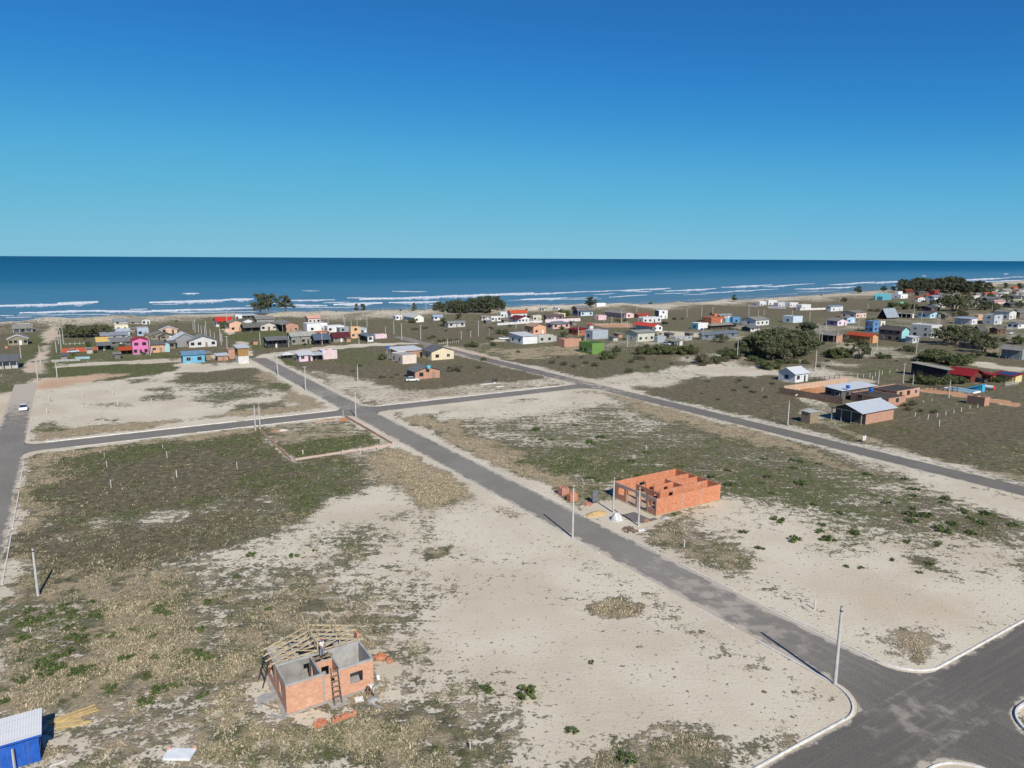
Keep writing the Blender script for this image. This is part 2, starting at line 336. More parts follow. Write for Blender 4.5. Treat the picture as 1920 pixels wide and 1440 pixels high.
Zp([(1440, 960), (1640, 985), (1800, 1010), (1780, 1050), (1560, 1010), (1400, 1000)], .4, .6, .15, .25, 4)
Zp([(1690, 1030), (1790, 1070), (1810, 1090), (1730, 1070)], .75, .5, .2, .4, 1.5)
Zp([(1200, 990), (1290, 980), (1420, 1050), (1380, 1075), (1320, 1060)], .62, .3, .5, .2, 2)
Zp([(1620, 1190), (1720, 1190), (1770, 1235), (1730, 1250), (1660, 1240)], .55, .1, .85, .2, 1.5)
Zp([(1530, 1100), (1640, 1102), (1800, 1130), (1780, 1150), (1660, 1145)], .02, 0, 0, 0, 2, .12)
Zp([(1720, 890), (1800, 905), (1920, 945), (1920, 965), (1800, 935)], .05, .1, .4, .1, 1.5)
Zp([(1000, 900), (1060, 920), (1050, 945), (980, 915)], .1, .1, .4, .1, 1)
Zp([(1030, 915), (1140, 905), (1140, 935), (1090, 945), (1060, 940)], .72, .35, .5, .2, 1)
Zp([(1100, 950), (1170, 930), (1240, 975), (1190, 1000), (1150, 985)], .05, .1, .4, .1, .8)
# fields on the right
Zp([(1560, 800), (1640, 775), (1780, 740), (1920, 760), (1920, 890), (1700, 850)], .97, .2, .05, .9, 3)
Zp([(1640, 770), (1700, 740), (1800, 755), (1860, 770), (1760, 785)], .9, .45, .2, .5, 3)
Zp([(1840, 850), (1920, 830), (1920, 905), (1800, 880)], .75, .3, .3, .4, 3)
Zp([(1570, 805), (1680, 850), (1920, 905), (1920, 895), (1720, 850), (1640, 820)], .6, .2, .8, .2, 1)
Zp([(1580, 690), (1700, 680), (1710, 715), (1600, 705)], .7, .4, .15, .4, 4)
Zp([(1560, 705), (1640, 712), (1650, 722), (1560, 716)], .06, .1, .2, .1, 1.5, .25)
Zp([(1730, 733), (1800, 745), (1920, 765), (1920, 757), (1820, 740), (1740, 728)], .05, .1, .1, .1, .8, .9)
Zp([(1480, 722), (1570, 728), (1570, 742), (1500, 738)], .1, .1, .1, .1, 1, .85)
Zp([(1490, 745), (1530, 740), (1600, 800), (1560, 805)], .5, .5, .3, .2, 1)
Zp([(1830, 645), (1920, 655), (1920, 675), (1840, 665)], .9, .4, .6, .2, 3)
Zp([(1800, 672), (1920, 690), (1920, 700), (1800, 680)], .2, .2, .3, .2, 2)
# tracks and far ground
Zp([(104, 681), (300, 673), (470, 661), (472, 668), (300, 680), (106, 690)], .1, .2, .4, .1, 1)
Zp([(478, 667), (600, 650), (700, 643), (830, 637), (830, 642), (700, 649), (600, 657), (484, 674)], .04, .2, .4, .1, 1)
Zp([(430, 615), (470, 640), (478, 668), (462, 668), (440, 640), (415, 618)], .1, .2, .4, .1, 1, .1)
Zp([(880, 660), (935, 672), (925, 677), (850, 656), (850, 650)], .05, .1, .2, .1, 1, .5)
Zp([(850, 632), (1000, 640), (1000, 643), (850, 636)], .05, .1, .2, .1, 1)
Zp([(70, 640), (95, 612), (110, 612), (100, 645), (75, 700), (45, 700)], .05, .1, .3, .1, 1.5, .25)
Zp([(108, 640), (200, 640), (330, 655), (330, 672), (110, 682)], .8, .7, .1, .2, 4)
Zp([(60, 640), (74, 630), (82, 640), (66, 665), (40, 680)], .9, .9, .1, .1, 2)
Zp([(430, 625), (560, 618), (640, 625), (640, 640), (480, 655)], .95, .9, .05, .15, 4)
Zp([(1240, 620), (1310, 625), (1310, 632), (1240, 628)], .1, .1, .2, .1, 2)
Zp([(1110, 607), (1180, 606), (1180, 614), (1130, 614)], .15, .1, .2, .1, 2, .8)
Zp([(1180, 556), (1600, 556), (1700, 585), (1300, 600), (1180, 580)], .97, .2, .1, .8, 8)
Zp([(700, 640), (900, 615), (1000, 620), (900, 640)], .95, .2, .1, .8, 6)
def zone_eval(X, Y):
    X = np.asarray(X, float); Y = np.asarray(Y, float)
    C = np.tile(np.array([.6, .3, .2, .3, 0.0]), (len(X), 1))
    jx = (fbm(X, Y, 11, 3)-.5)*4.5; jy = (fbm(X, Y, 2.6, 5)-.5)*3; big = (fbm(X, Y, 17, 81)-.5)*1.0+(fbm(X, Y, 5, 85)-.5)*.7; big2 = (fbm(X, Y, 23, 91)-.5)*1.3+(fbm(X, Y, 6, 95)-.5)*.6
    for P, cov, gr, dry, br, soft, soil in ZONES:
        soft = soft*1.7 if soft > 1.1 else soft*1.2
        m = 3*soft+1
        i = np.nonzero((X > P[:, 0].min()-m) & (X < P[:, 0].max()+m) & (Y > P[:, 1].min()-m) & (Y < P[:, 1].max()+m))[0]
        if len(i) == 0: continue
        x = X[i]; y = Y[i]; d2 = np.full(len(i), 1e18); ins = np.zeros(len(i), bool)
        for k in range(len(P)):
            x0, y0 = P[k-1]; x1, y1 = P[k]; ex = x1-x0; ey = y1-y0
            t = np.clip(((x-x0)*ex+(y-y0)*ey)/(ex*ex+ey*ey+1e-9), 0, 1)
            d2 = np.minimum(d2, (x-x0-t*ex)**2+(y-y0-t*ey)**2)
            c = (y0 > y) != (y1 > y)
            with np.errstate(divide='ignore', invalid='ignore'): ins ^= c & (x < ex*(y-y0)/(ey if abs(ey) > 1e-12 else 1e-12)+x0)
        sd = np.sqrt(d2)*np.where(ins, 1, -1)+jx[i]*soft*.75+jy[i]*soft*.5
        w = np.clip(sd/soft*.5+.5, 0, 1); w = w*w*(3-2*w)
        C[i] = C[i]*(1-w[:, None])+np.array([cov, gr, dry, br, soil])*w[:, None]
    k_ = C[:, 0]*(1-C[:, 0])*4; C[:, 0] = np.clip(C[:, 0]+big*(.16+.34*k_), 0, 1); C[:, 1] = np.clip(C[:, 1]+big2*.5*np.clip(C[:, 1]*3, 0, 1), 0, 1); C[:, 3] = np.clip(C[:, 3]-big2*.4*np.clip(C[:, 3]*3, 0, 1), 0, 1); C[:, 2] = np.clip(C[:, 2]+big*.4*np.clip(C[:, 2]*2, 0, 1), 0, 1)
    # verges of sand along the streets, beach and dunes
    a = X*A[0]+Y*A[1]; b = X*B[0]+Y*B[1]
    jit = jx*1.2+jy*1.0
    def verge(dist, wid, k=.85):
        w = np.clip(1-(dist+jit)/wid, 0, 1)*k; C[:, 0] *= 1-w
    inn = (b > 25) & (b < 285)
    verge(np.where(inn, np.abs(a-61)-3.6, 99), 3.0)
    verge(np.where(b < 285, np.abs(a-137.5)-4.5, 99), 2.0, .5)
    verge(np.where((a > -16) & (a < 140), np.abs(b-172.3)-4.2, 99), 2.2)
    verge(np.where(b < 250, np.abs(a+13)-3.4, 99), 1.2, .5)
    verge(np.where(a > 40, np.abs(b-28)-3.8, 99), 1.6, .6)
    d = shore_d(X, Y)
    dn = d+(fbm(X, Y, 40, 9)-.5)*60
    w = np.clip((100-dn)/45, 0, 1)
    C[:, 0] = C[:, 0]*(1-w)+w*np.where(d < 25, .0, .38*(1+.9*(fbm(X, Y, 18, 21)-.5)))
    C[:, 4] *= 1-w
    return C
def ground_z(X, Y):
    d = shore_d(X, Y)
    z = np.where(d < 0, -1.55+d*.03, np.where(d < 28, -1.55+1.55*np.clip(d/28, 0, 1)**.8, 0))
    w = np.clip((d-18)/20, 0, 1)*np.clip((95-d)/40, 0, 1)
    z = z+w*(fbm(X, Y, 26, 31)**2*5.0+fbm(X, Y, 9, 33)*.8)
    return np.maximum(z, -40)
# ground sheet: rings around the point under the camera
rr = np.concatenate([np.linspace(0, 34, 6)[:-1], 34*np.exp(np.linspace(0, math.log(9000/34.), 400))])
th = np.concatenate([np.linspace(-180, -48, 34)[:-1], np.linspace(-48, 48, 400), np.linspace(48, 180, 34)[1:-1]])
th = np.radians(90-th); nT = len(th)
RR, TT = np.meshgrid(rr, th, indexing='ij')
GX = (RR*np.cos(TT)).ravel(); GY = (RR*np.sin(TT)).ravel()
GC = zone_eval(GX, GY); GZ = ground_z(GX, GY); GD = shore_d(GX, GY)
me = bpy.data.meshes.new('ground')
nv = len(GX); nr = len(rr)
me.vertices.add(nv); me.vertices.foreach_set('co', np.stack([GX, GY, GZ], 1).ravel())
i, j = np.meshgrid(np.arange(nr-1), np.arange(nT), indexing='ij'); j2 = (j+1) % nT
Q = np.stack([i*nT+j, i*nT+j2, (i+1)*nT+j2, (i+1)*nT+j], -1).reshape(-1, 4)
# drop the sheet well under the sea
keep = GD[Q].max(1) > -120
Q = Q[keep]
me.loops.add(Q.size); me.loops.foreach_set('vertex_index', Q.ravel().astype(np.int32))
me.polygons.add(len(Q)); me.polygons.foreach_set('loop_start', np.arange(0, Q.size, 4).astype(np.int32)); me.polygons.foreach_set('use_smooth', np.ones(len(Q), bool))
me.update()
ca = me.color_attributes.new('cover', 'FLOAT_COLOR', 'POINT'); ca.data.foreach_set('color', GC[:, :4].astype(np.float32).ravel())
cb_ = np.zeros((nv, 4), np.float32); cb_[:, 0] = GC[:, 4]; cb_[:, 1] = np.clip(1-(GD+(fbm(GX, GY, 15, 41)-.5)*16)/16, 0, 1)*np.clip((GD+20)/10, 0, 1); cb_[:, 3] = 1
cc = me.color_attributes.new('soil', 'FLOAT_COLOR', 'POINT'); cc.data.foreach_set('color', cb_.ravel())
def ground_mat():
    m, nt, bs = new_mat('sandy_ground')
    co = N(nt, 'ShaderNodeNewGeometry').outputs['Position']
    at = N(nt, 'ShaderNodeAttribute', attribute_name='cover'); sp = N(nt, 'ShaderNodeSeparateColor'); lk(nt, at.outputs['Color'], sp.inputs[0])
    cov, gr, dry = sp.outputs[0], sp.outputs[1], sp.outputs[2]; br = at.outputs['Alpha']
    as_ = N(nt, 'ShaderNodeAttribute', attribute_name='soil'); s2 = N(nt, 'ShaderNodeSeparateColor'); lk(nt, as_.outputs['Color'], s2.inputs[0])
    nA = noise(nt, co, .8, 7, .7); nB = noise(nt, co, 2.8, 5, .65); nC = noise(nt, co, .07, 4, .55); nD = noise(nt, co, 9, 3, .6)
    # sand
    sand = mix(nt, ramp(nt, nC, .35, .65), (.515, .455, .343), (.60, .542, .422))
    sand = mix(nt, math_(nt, 'MULTIPLY', ramp(nt, nB, .5, .72), .35), sand, (.41, .34, .255))
    mp = N(nt, 'ShaderNodeMapping'); mp.inputs['Rotation'].default_value = (0, 0, -GA); mp.inputs['Scale'].default_value = (.12, 1.1, 1); lk(nt, co, mp.inputs['Vector'])
    tr = noise(nt, mp.outputs[0], .6, 4, .6)
    sand = mix(nt, math_(nt, 'MULTIPLY', ramp(nt, tr, .52, .7), .3), sand, (.60, .535, .44))
    sand = mix(nt, math_(nt, 'MULTIPLY', ramp(nt, nD, .62, .72), .35), sand, (.28, .235, .17))
    sp_n = noise(nt, co, 1.7, 2, .5); sand = mix(nt, math_(nt, 'MULTIPLY', ramp(nt, sp_n, .655, .70), math_(nt, 'ADD', .25, ramp(nt, nC, .4, .6))), sand, (.17, .14, .09))
    sand = mix(nt, s2.outputs[0], sand, mix(nt, nB, (.50, .22, .09), (.42, .23, .12)))
    sand = mix(nt, s2.outputs[1], sand, (.21, .19, .165))
    # plants
    n1 = noise(nt, co, .16, 4, .6); n2 = noise(nt, co, .33, 5, .65); n3 = noise(nt, co, .8, 5, .7)
    olive = mix(nt, ramp(nt, n3, .38, .62), (.085, .084, .044), (.215, .198, .118))
    gcol = mix(nt, ramp(nt, n3, .36, .62), (.065, .085, .028), (.15, .165, .06))
    dcol = mix(nt, ramp(nt, nB, .33, .66), (.31, .25, .15), (.50, .41, .275))
    bcol = mix(nt, ramp(nt, n3, .36, .64), (.104, .090, .056), (.205, .174, .112))
    def sel(amount, nz, lo=.25, wd=.1):       # a share "amount" of the patches of noise nz
        t = N(nt, 'ShaderNodeMapRange'); lk(nt, amount, t.inputs['Value']); t.inputs['To Min'].default_value = .72; t.inputs['To Max'].default_value = .28
        d_ = math_(nt, 'SUBTRACT', nz, t.outputs[0]); return ramp(nt, d_, -wd*.5, wd*.5)
    veg = mix(nt, sel(br, n1, wd=.14), olive, bcol)
    veg = mix(nt, sel(dry, n2, wd=.14), veg, dcol)
    veg = mix(nt, sel(gr, noise(nt, co, .27, 5, .66), wd=.12), veg, gcol)
    veg = mix(nt, math_(nt, 'MULTIPLY', ramp(nt, nD, .4, .7), .5), veg, mix(nt, .6, veg, (.27, .23, .16)))
    nm = math_(nt, 'ADD', math_(nt, 'MULTIPLY', nA, .62), math_(nt, 'MULTIPLY', nB, .38))
    t = N(nt, 'ShaderNodeMapRange'); lk(nt, cov, t.inputs['Value']); t.inputs['To Min'].default_value = .70; t.inputs['To Max'].default_value = .30
    nm = math_(nt, 'ADD', nm, math_(nt, 'MULTIPLY', math_(nt, 'SUBTRACT', tr, .5), .22))
    veg = mix(nt, math_(nt, 'MULTIPLY', ramp(nt, noise(nt, co, .6, 4, .65), .55, .66), .55), veg, (.052, .054, .027))
    mask = ramp(nt, math_(nt, 'SUBTRACT', nm, t.outputs[0]), -.04, .04)
    col = mix(nt, mask, sand, veg)
    lk(nt, col, bs.inputs['Base Color']); bs.inputs['Roughness'].default_value = .95; bs.inputs['Specular IOR Level'].default_value = .1
    hh = math_(nt, 'ADD', math_(nt, 'MULTIPLY', nB, .28), math_(nt, 'MULTIPLY', math_(nt, 'MULTIPLY', mask, nD), 1.1))
    bump(nt, bs, hh, .9, .22)
    return m
me.materials.append(ground_mat())
go = bpy.data.objects.new('ground', me); COL.objects.link(go); go['kind'] = 'structure'
# ---------------------------------------------------------------- asphalt streets
RECTS = [(58.2, 64.2, 24, 284), (133.7, 139.6, 20, 250), (-15.7, -10.2, -70, 262), (-13, 62, 169.2, 175.6), (61, 137, 169.2, 175.2), (10, 160, 24.8, 31.3)]
JUNC = [(61.2, 28, 7.2), (61.2, 172.4, 5.6), (-13, 172.4, 5.4), (136.7, 172.3, 6)]
def edge_d(a, b):
    best = np.full(np.shape(a), -9.0)
    for a0, a1, b0, b1 in RECTS:
        if (a1-a0) < (b1-b0): d = np.where((b > b0-1) & (b < b1+1), np.minimum(a-a0, a1-a), -9)
        else: d = np.where((a > a0-1) & (a < a1+1), np.minimum(b-b0, b1-b), -9)
        best = np.maximum(best, d)
    for ca_, cb__, hw_ in JUNC: best = np.maximum(best, np.where((np.abs(a-ca_) < hw_) & (np.abs(b-cb__) < hw_), 1.5, -9))
    return best
def asphalt_mat():
    m, nt, bs = new_mat('asphalt'); geo = N(nt, 'ShaderNodeNewGeometry').outputs['Position']
    at = N(nt, 'ShaderNodeAttribute', attribute_name='road'); sp = N(nt, 'ShaderNodeSeparateColor'); lk(nt, at.outputs['Color'], sp.inputs[0])
    ed, sandy, dark = sp.outputs[0], sp.outputs[1], sp.outputs[2]
    uv = N(nt, 'ShaderNodeTexCoord').outputs['UV']
    mp = N(nt, 'ShaderNodeMapping'); mp.inputs['Scale'].default_value = (1.5, .04, 1); lk(nt, uv, mp.inputs['Vector'])
    st = noise(nt, mp.outputs[0], 1.0, 6, .7); nb = noise(nt, geo, .45, 6, .65); nf = noise(nt, geo, 7, 4, .7); nl = noise(nt, geo, .09, 3, .5)
    col = mix(nt, ramp(nt, nf, .3, .7), (.183, .170, .147), (.275, .257, .225))
    col = mix(nt, dark, col, mix(nt, ramp(nt, nf, .3, .7), (.090, .084, .074), (.148, .139, .123)))
    col = mix(nt, math_(nt, 'MULTIPLY', ramp(nt, nl, .35, .65), .25), col, (.10, .092, .078))
    s1 = math_(nt, 'MULTIPLY', ramp(nt, st, .45, .7), math_(nt, 'ADD', .10, math_(nt, 'MULTIPLY', sandy, .55)))
    col = mix(nt, s1, col, (.30, .27, .225))
    # sand drifting over the edges
    e = math_(nt, 'ADD', ed, math_(nt, 'MULTIPLY', math_(nt, 'SUBTRACT', nb, .5), -2.6))
    e = math_(nt, 'SUBTRACT', e, math_(nt, 'MULTIPLY', sandy, .55))
    es = math_(nt, 'SUBTRACT', 1.0, ramp(nt, e, -.12, .30))
    p2 = math_(nt, 'MULTIPLY', ramp(nt, math_(nt, 'ADD', nb, math_(nt, 'MULTIPLY', sandy, .3)), .62, .8), math_(nt, 'MULTIPLY', sandy, .9))
    col = mix(nt, math_(nt, 'MAXIMUM', es, p2), col, mix(nt, nf, (.40, .35, .28), (.48, .43, .36)))
    lk(nt, col, bs.inputs['Base Color']); bs.inputs['Roughness'].default_value = .9; bs.inputs['Specular IOR Level'].default_value = .15
    bump(nt, bs, nf, .4, .02); return m
asph = asphalt_mat()
def street(name, axis, c, w, t0, t1, z, sandy=lambda t: 0.1, dark=lambda t: 0.0, curve=None):
    n = max(4, int(abs(t1-t0)/1.5)); K = 13
    vs = []; uvs = []; at = []
    for i in range(n+1):
        t = t0+(t1-t0)*i/n; off = curve(t) if curve else 0
        for k in range(K):
            s = (k/(K-1)-.5)*w; a_, b_ = (c+off+s, t) if axis == 'b' else (t, c+off+s)
            vs.append(tuple(g(a_, b_, z))); uvs.append((s, t))
            e = w/2-abs(s) if curve else float(edge_d(np.array(a_), np.array(b_)))
            at.append((max(0, e), sandy(t), dark(t), 1))
    fs = [(i*K+k, i*K+k+1, (i+1)*K+k+1, (i+1)*K+k) for i in range(n) for k in range(K-1)]
    me = bpy.data.meshes.new(name); me.from_pydata(vs, [], fs); me.materials.append(asph)
    ul = me.uv_layers.new(name='UVMap'); li = np.zeros(len(me.loops), np.int32); me.loops.foreach_get('vertex_index', li)
    ul.data.foreach_set('uv', np.array(uvs, np.float32)[li].ravel())
    r = me.color_attributes.new('road', 'FLOAT_COLOR', 'POINT'); r.data.foreach_set('color', np.array(at, np.float32).ravel())
    o = bpy.data.objects.new(name, me); COL.objects.link(o); o['kind'] = 'structure'; return o
bumpf = lambda t, c, w: max(0, 1-abs(t-c)/w)
street('main_road', 'b', 61.2, 6.4, -60, 285, .020, lambda t: .2+.55*max(bumpf(t, 52, 22), .9*bumpf(t, 200, 14))+.3*bumpf(t, 178, 8), lambda t: min(.85, max(0, (44-t)/16)))
street('back_street', 'b', 136.7, 5.9, -60, 250, .020, lambda t: .15+.7*bumpf(t, 172, 40), lambda t: .5)
street('side_street', 'b', -13, 5.7, -60, 262, .020, lambda t: .2+min(1.5, max(0, (t-192)/42)), lambda t: .1)
street('cross_street', 'a', 172.4, 6.4, -12, 136, .024, lambda t: .12+.25*bumpf(t, 62, 12)+.3*bumpf(t, 128, 20), lambda t: .25)
street('near_cross_street', 'a', 28, 6.6, 0, 180, .024, lambda t: .12+.45*bumpf(t, 60, 12), lambda t: .88-.12*bumpf(t, 61, 9))
street('back_street_bend', 'b', 143, 5.0, 234, 330, .016, lambda t: .5, lambda t: .2, curve=lambda t: -6.2+max(0, t-240)*.02)
def corner_fill(cx, cy, sx, sy, r, z=.028):   # rounded corner of a junction, asphalt between the two streets
    vs = [(cx, cy)]+[(cx+sx*r-sx*r*math.sin(t), cy+sy*r-sy*r*math.cos(t)) for t in np.linspace(0, PI/2, 9)]
    me = bpy.data.meshes.new('road_corner'); me.from_pydata([tuple(g(a_, b_, z)) for a_, b_ in vs], [], [(0, k, k+1) for k in range(1, 9)])
    me.materials.append(asph); me.uv_layers.new(name='UVMap')
    r_ = me.color_attributes.new('road', 'FLOAT_COLOR', 'POINT'); r_.data.foreach_set('color', np.array([(1.6, .2, .6, 1)]+[(.35, .2, .6, 1)]*9, np.float32).ravel())
    o = bpy.data.objects.new('road_corner', me); COL.objects.link(o); o['kind'] = 'structure'
for c in ((58.1, 31.2, -1, 1, 4.2), (64.3, 31.2, 1, 1, 4.2), (64.3, 24.8, 1, -1, 4.2), (58.1, 24.8, -1, -1, 4.2),
          (58.1, 175.5, -1, 1, 3), (64.3, 175.5, 1, 1, 3), (58.1, 169.3, -1, -1, 3), (64.3, 169.3, 1, -1, 3), (-10.2, 175.5, 1, 1, 3), (-10.2, 169.3, 1, -1, 3), (133.8, 169.3, -1, -1, 5)):
    corner_fill(*c)
# kerbs
kerb_m = plain('kerb_concrete', (.66, .65, .62), .85, 0, .14, 1.2, .2, .2, .35)
def kerb(pts, h=.13, w=.16):
    mb = MB(); P = [Vector(g(a_, b_)) for a_, b_ in pts]; n = len(P)
    L = []
    for i in range(n):
        d = (P[min(i+1, n-1)]-P[max(i-1, 0)]).normalized(); x = Vector((d.y, -d.x, 0))*w/2
        L.append([P[i]-x-Vector((0, 0, .1)), P[i]+x-Vector((0, 0, .1)), P[i]+x*.8+Vector((0, 0, h)), P[i]-x*.8+Vector((0, 0, h))])
    for i in range(n-1): mb.hexa([L[i][0], L[i][1], L[i+1][1], L[i+1][0], L[i][3], L[i][2], L[i+1][2], L[i+1][3]])
    o = mb.build('kerb', kerb_m); o['kind'] = 'structure'
def arc(cx, cy, r, t0, t1, n=10): return [(cx+r*math.cos(math.radians(t0+(t1-t0)*k/n)), cy+r*math.sin(math.radians(t0+(t1-t0)*k/n))) for k in range(n+1)]
kerb([(30, 31.55), (46, 31.55), (53.6, 31.5)]+arc(53.6, 35.4, 3.95, -90, 0)+[(57.55, 40), (57.6, 44)])
kerb([(57.6, 47), (57.6, 52)], .06); kerb([(57.6, 70), (57.6, 78), (57.6, 92)], .1)
kerb([(64.75, 48), (64.75, 42), (64.75, 36)]+arc(68.9, 35.6, 4.1, 180, 270)+[(80, 31.5), (100, 31.5), (130, 31.5)])
kerb([(64.75, 0), (64.75, 20.5)]+arc(68.5, 20.7, 3.7, 180, 90)+[(80, 24.45), (110, 24.45)], .2, .2)
kerb([(57.7, 10), (57.7, 20.5)]+arc(53.9, 20.6, 3.8, 0, 90)+[(40, 24.45), (20, 24.45)])
for b0, b1 in ((53, 62), (66, 74), (82, 118), (121, 164)): kerb([(64.55, b0), (64.55, (b0+b1)/2), (64.55, b1)], .10)
for b0, b1 in ((96, 120), (180, 205), (212, 250)): kerb([(57.7, b0), (57.7, b1)], .08)
kerb([(64.6, 186), (64.6, 215)], .08); kerb([(64.6, 225), (64.6, 282)], .12)
kerb([(-9.6, 100), (-9.6, 118)]); kerb([(-9.6, 121), (-9.6, 141)]); kerb([(-9.7, 145), (-9.7, 162)], .1); kerb([(-9.7, 182), (-9.7, 205)], .1)
kerb([(-6.5, 176.1), (15, 176.1), (32, 176.1)]); kerb([(34, 176.1), (57, 176.1)], .1); kerb([(-2, 168.8), (20, 168.8)], .05); kerb([(22, 168.8), (56, 168.8)], .08)
kerb([(67, 175.7), (95, 175.7), (128, 175.7)], .12, .3)
kerb([(141.3, 45), (141.3, 80), (141.3, 116)]); kerb([(140.6, 120), (140.4, 150)], .08); kerb([(140.6, 185), (141, 236)], .12, .3); kerb([(132.5, 60), (132.5, 100)], .05)
# ---------------------------------------------------------------- sea, surf, sky, sun, camera
def sea_mat():
    m, nt, bs = new_mat('sea_water'); geo = N(nt, 'ShaderNodeNewGeometry').outputs['Position']
    at = N(nt, 'ShaderNodeAttribute', attribute_name='off')
    mp = N(nt, 'ShaderNodeMapping'); mp.inputs['Rotation'].default_value = (0, 0, -GA); mp.inputs['Scale'].default_value = (.25, 1, 1); lk(nt, geo, mp.inputs['Vector'])
    n1 = noise(nt, mp.outputs[0], .012, 4, .6); n2 = noise(nt, mp.outputs[0], .08, 5, .65); n3 = noise(nt, mp.outputs[0], .0018, 3, .6)
    f = math_(nt, 'POWER', math_(nt, 'MULTIPLY', at.outputs['Fac'], 1/6000., True), .4)
    f = math_(nt, 'ADD', f, math_(nt, 'MULTIPLY', math_(nt, 'SUBTRACT', n1, .5), .10))
    f = math_(nt, 'ADD', f, math_(nt, 'MULTIPLY', math_(nt, 'SUBTRACT', n3, .5), .12), True)
    r = N(nt, 'ShaderNodeValToRGB'); lk(nt, f, r.inputs[0]); e = r.color_ramp.elements
    sc_ = .95
    st = [(0, (92, 104, 112)), (.10, (92, 124, 140)), (.22, (80, 126, 150)), (.34, (66, 122, 150)), (.46, (36, 104, 136)), (.6, (24, 96, 130)), (1, (14, 82, 116))]
    e[0].position = st[0][0]; e[0].color = tuple(c*sc_ for c in srgb(*st[0][1]))+(1,)
    e[1].position = 1; e[1].color = tuple(c*sc_ for c in srgb(*st[-1][1]))+(1,)
    for p, c in st[1:-1]: q = e.new(p); q.color = tuple(x*sc_ for x in srgb(*c))+(1,)
    c = mix(nt, math_(nt, 'MULTIPLY', ramp(nt, n2, .45, .72), .35), r.outputs[0], mix(nt, .5, r.outputs[0], (.02, .06, .12)))
    lk(nt, c, bs.inputs['Base Color']); bs.inputs['Roughness'].default_value = .45; bs.inputs['Specular IOR Level'].default_value = .12; bs.inputs['IOR'].default_value = 1.2
    bump(nt, bs, noise(nt, mp.outputs[0], .22, 5, .6), .5, .8); return m
av = np.concatenate([-np.geomspace(50000, 900, 14), np.linspace(-800, 2500, 140), np.geomspace(2600, 60000, 16)])
ov = np.concatenate([[-25, -8, 0], np.geomspace(6, 45000, 60)])
vs = []; offs = []
for a_ in av:
    bs_ = float(np.interp(a_, SA, SB))
    for o_ in ov: vs.append(tuple(g(a_, bs_+o_, -1.5))); offs.append(max(0, o_))
K = len(ov)
me = bpy.data.meshes.new('sea'); me.from_pydata(vs, [], [(i*K+k, (i+1)*K+k, (i+1)*K+k+1, i*K+k+1) for i in range(len(av)-1) for k in range(K-1)])
at = me.attributes.new('off', 'FLOAT', 'POINT'); at.data.foreach_set('value', np.array(offs, np.float32)); me.materials.append(sea_mat())
sea = bpy.data.objects.new('sea', me); COL.objects.link(sea); sea['kind'] = 'structure'
FOAM = [[(0, 267, 230, 262, 6), (245, 258, 340, 255, 9), (130, 293, 320, 287, 5), (330, 287, 590, 288, 5), (500, 281, 540, 280, 3), (625, 254, 840, 246, 8), (880, 243, 935, 243, 7), (695, 221, 735, 221, 4), (640, 284, 880, 278, 5), (1100, 247, 1220, 246, 4), (1110, 266, 1200, 267, 5), (1145, 211, 1185, 211, 2), (1285, 262, 1400, 258, 8), (1340, 238, 1470, 238, 4), (1470, 240, 1880, 224, 7), (1495, 255, 1620, 253, 5), (1495, 213, 1575, 214, 3), (40, 311, 100, 310, 2), (360, 300, 400, 300, 2), (1230, 256, 1290, 254, 3), (940, 268, 1000, 268, 3), (0, 304, 40, 304, 2), (1620, 262, 1660, 262, 3), (120, 302, 300, 300, 1.5), (700, 292, 900, 290, 2), (1100, 274, 1300, 273, 2), (1000, 258, 1110, 262, 2.5), (590, 262, 650, 262, 2)],
        [(0, 226, 205, 218, 5), (65, 243, 175, 239, 7), (215, 216, 400, 210, 4), (415, 209, 490, 206, 6), (505, 204, 575, 202, 5), (390, 233, 480, 228, 4), (575, 212, 600, 211, 4), (470, 214, 510, 214, 4), (630, 210, 735, 204, 6), (730, 218, 800, 216, 4), (810, 214, 860, 209, 4), (860, 213, 910, 209, 4), (820, 196, 940, 190, 6), (960, 195, 1020, 192, 5), (1025, 190, 1110, 185, 4), (1090, 204, 1190, 200, 5), (1210, 200, 1270, 196, 5), (1200, 188, 1250, 186, 4), (1250, 185, 1335, 179, 6), (1360, 181, 1450, 175, 6), (1690, 170, 1825, 164, 6), (1745, 178, 1860, 173, 4), (1820, 175, 1900, 171, 5), (1845, 148, 1860, 147, 3), (1540, 155, 1552, 155, 3), (230, 238, 300, 236, 3), (560, 222, 640, 219, 3), (320, 224, 370, 222, 3), (920, 208, 980, 205, 3), (660, 225, 720, 223, 2.5), (1860, 160, 1920, 158, 3), (1440, 190, 1480, 188, 3), (0, 246, 60, 245, 2), (180, 244, 300, 242, 2), (1100, 214, 1200, 211, 2)]]
def foam_mat():
    m, nt, bs = new_mat('sea_foam'); geo = N(nt, 'ShaderNodeNewGeometry').outputs['Position']
    n = noise(nt, geo, .5, 5, .7)
    lk(nt, mix(nt, ramp(nt, n, .3, .62), (.36, .43, .49), (.74, .76, .77)), bs.inputs['Base Color']); bs.inputs['Roughness'].default_value = .9; return m
mb = MB(); wash = MB()
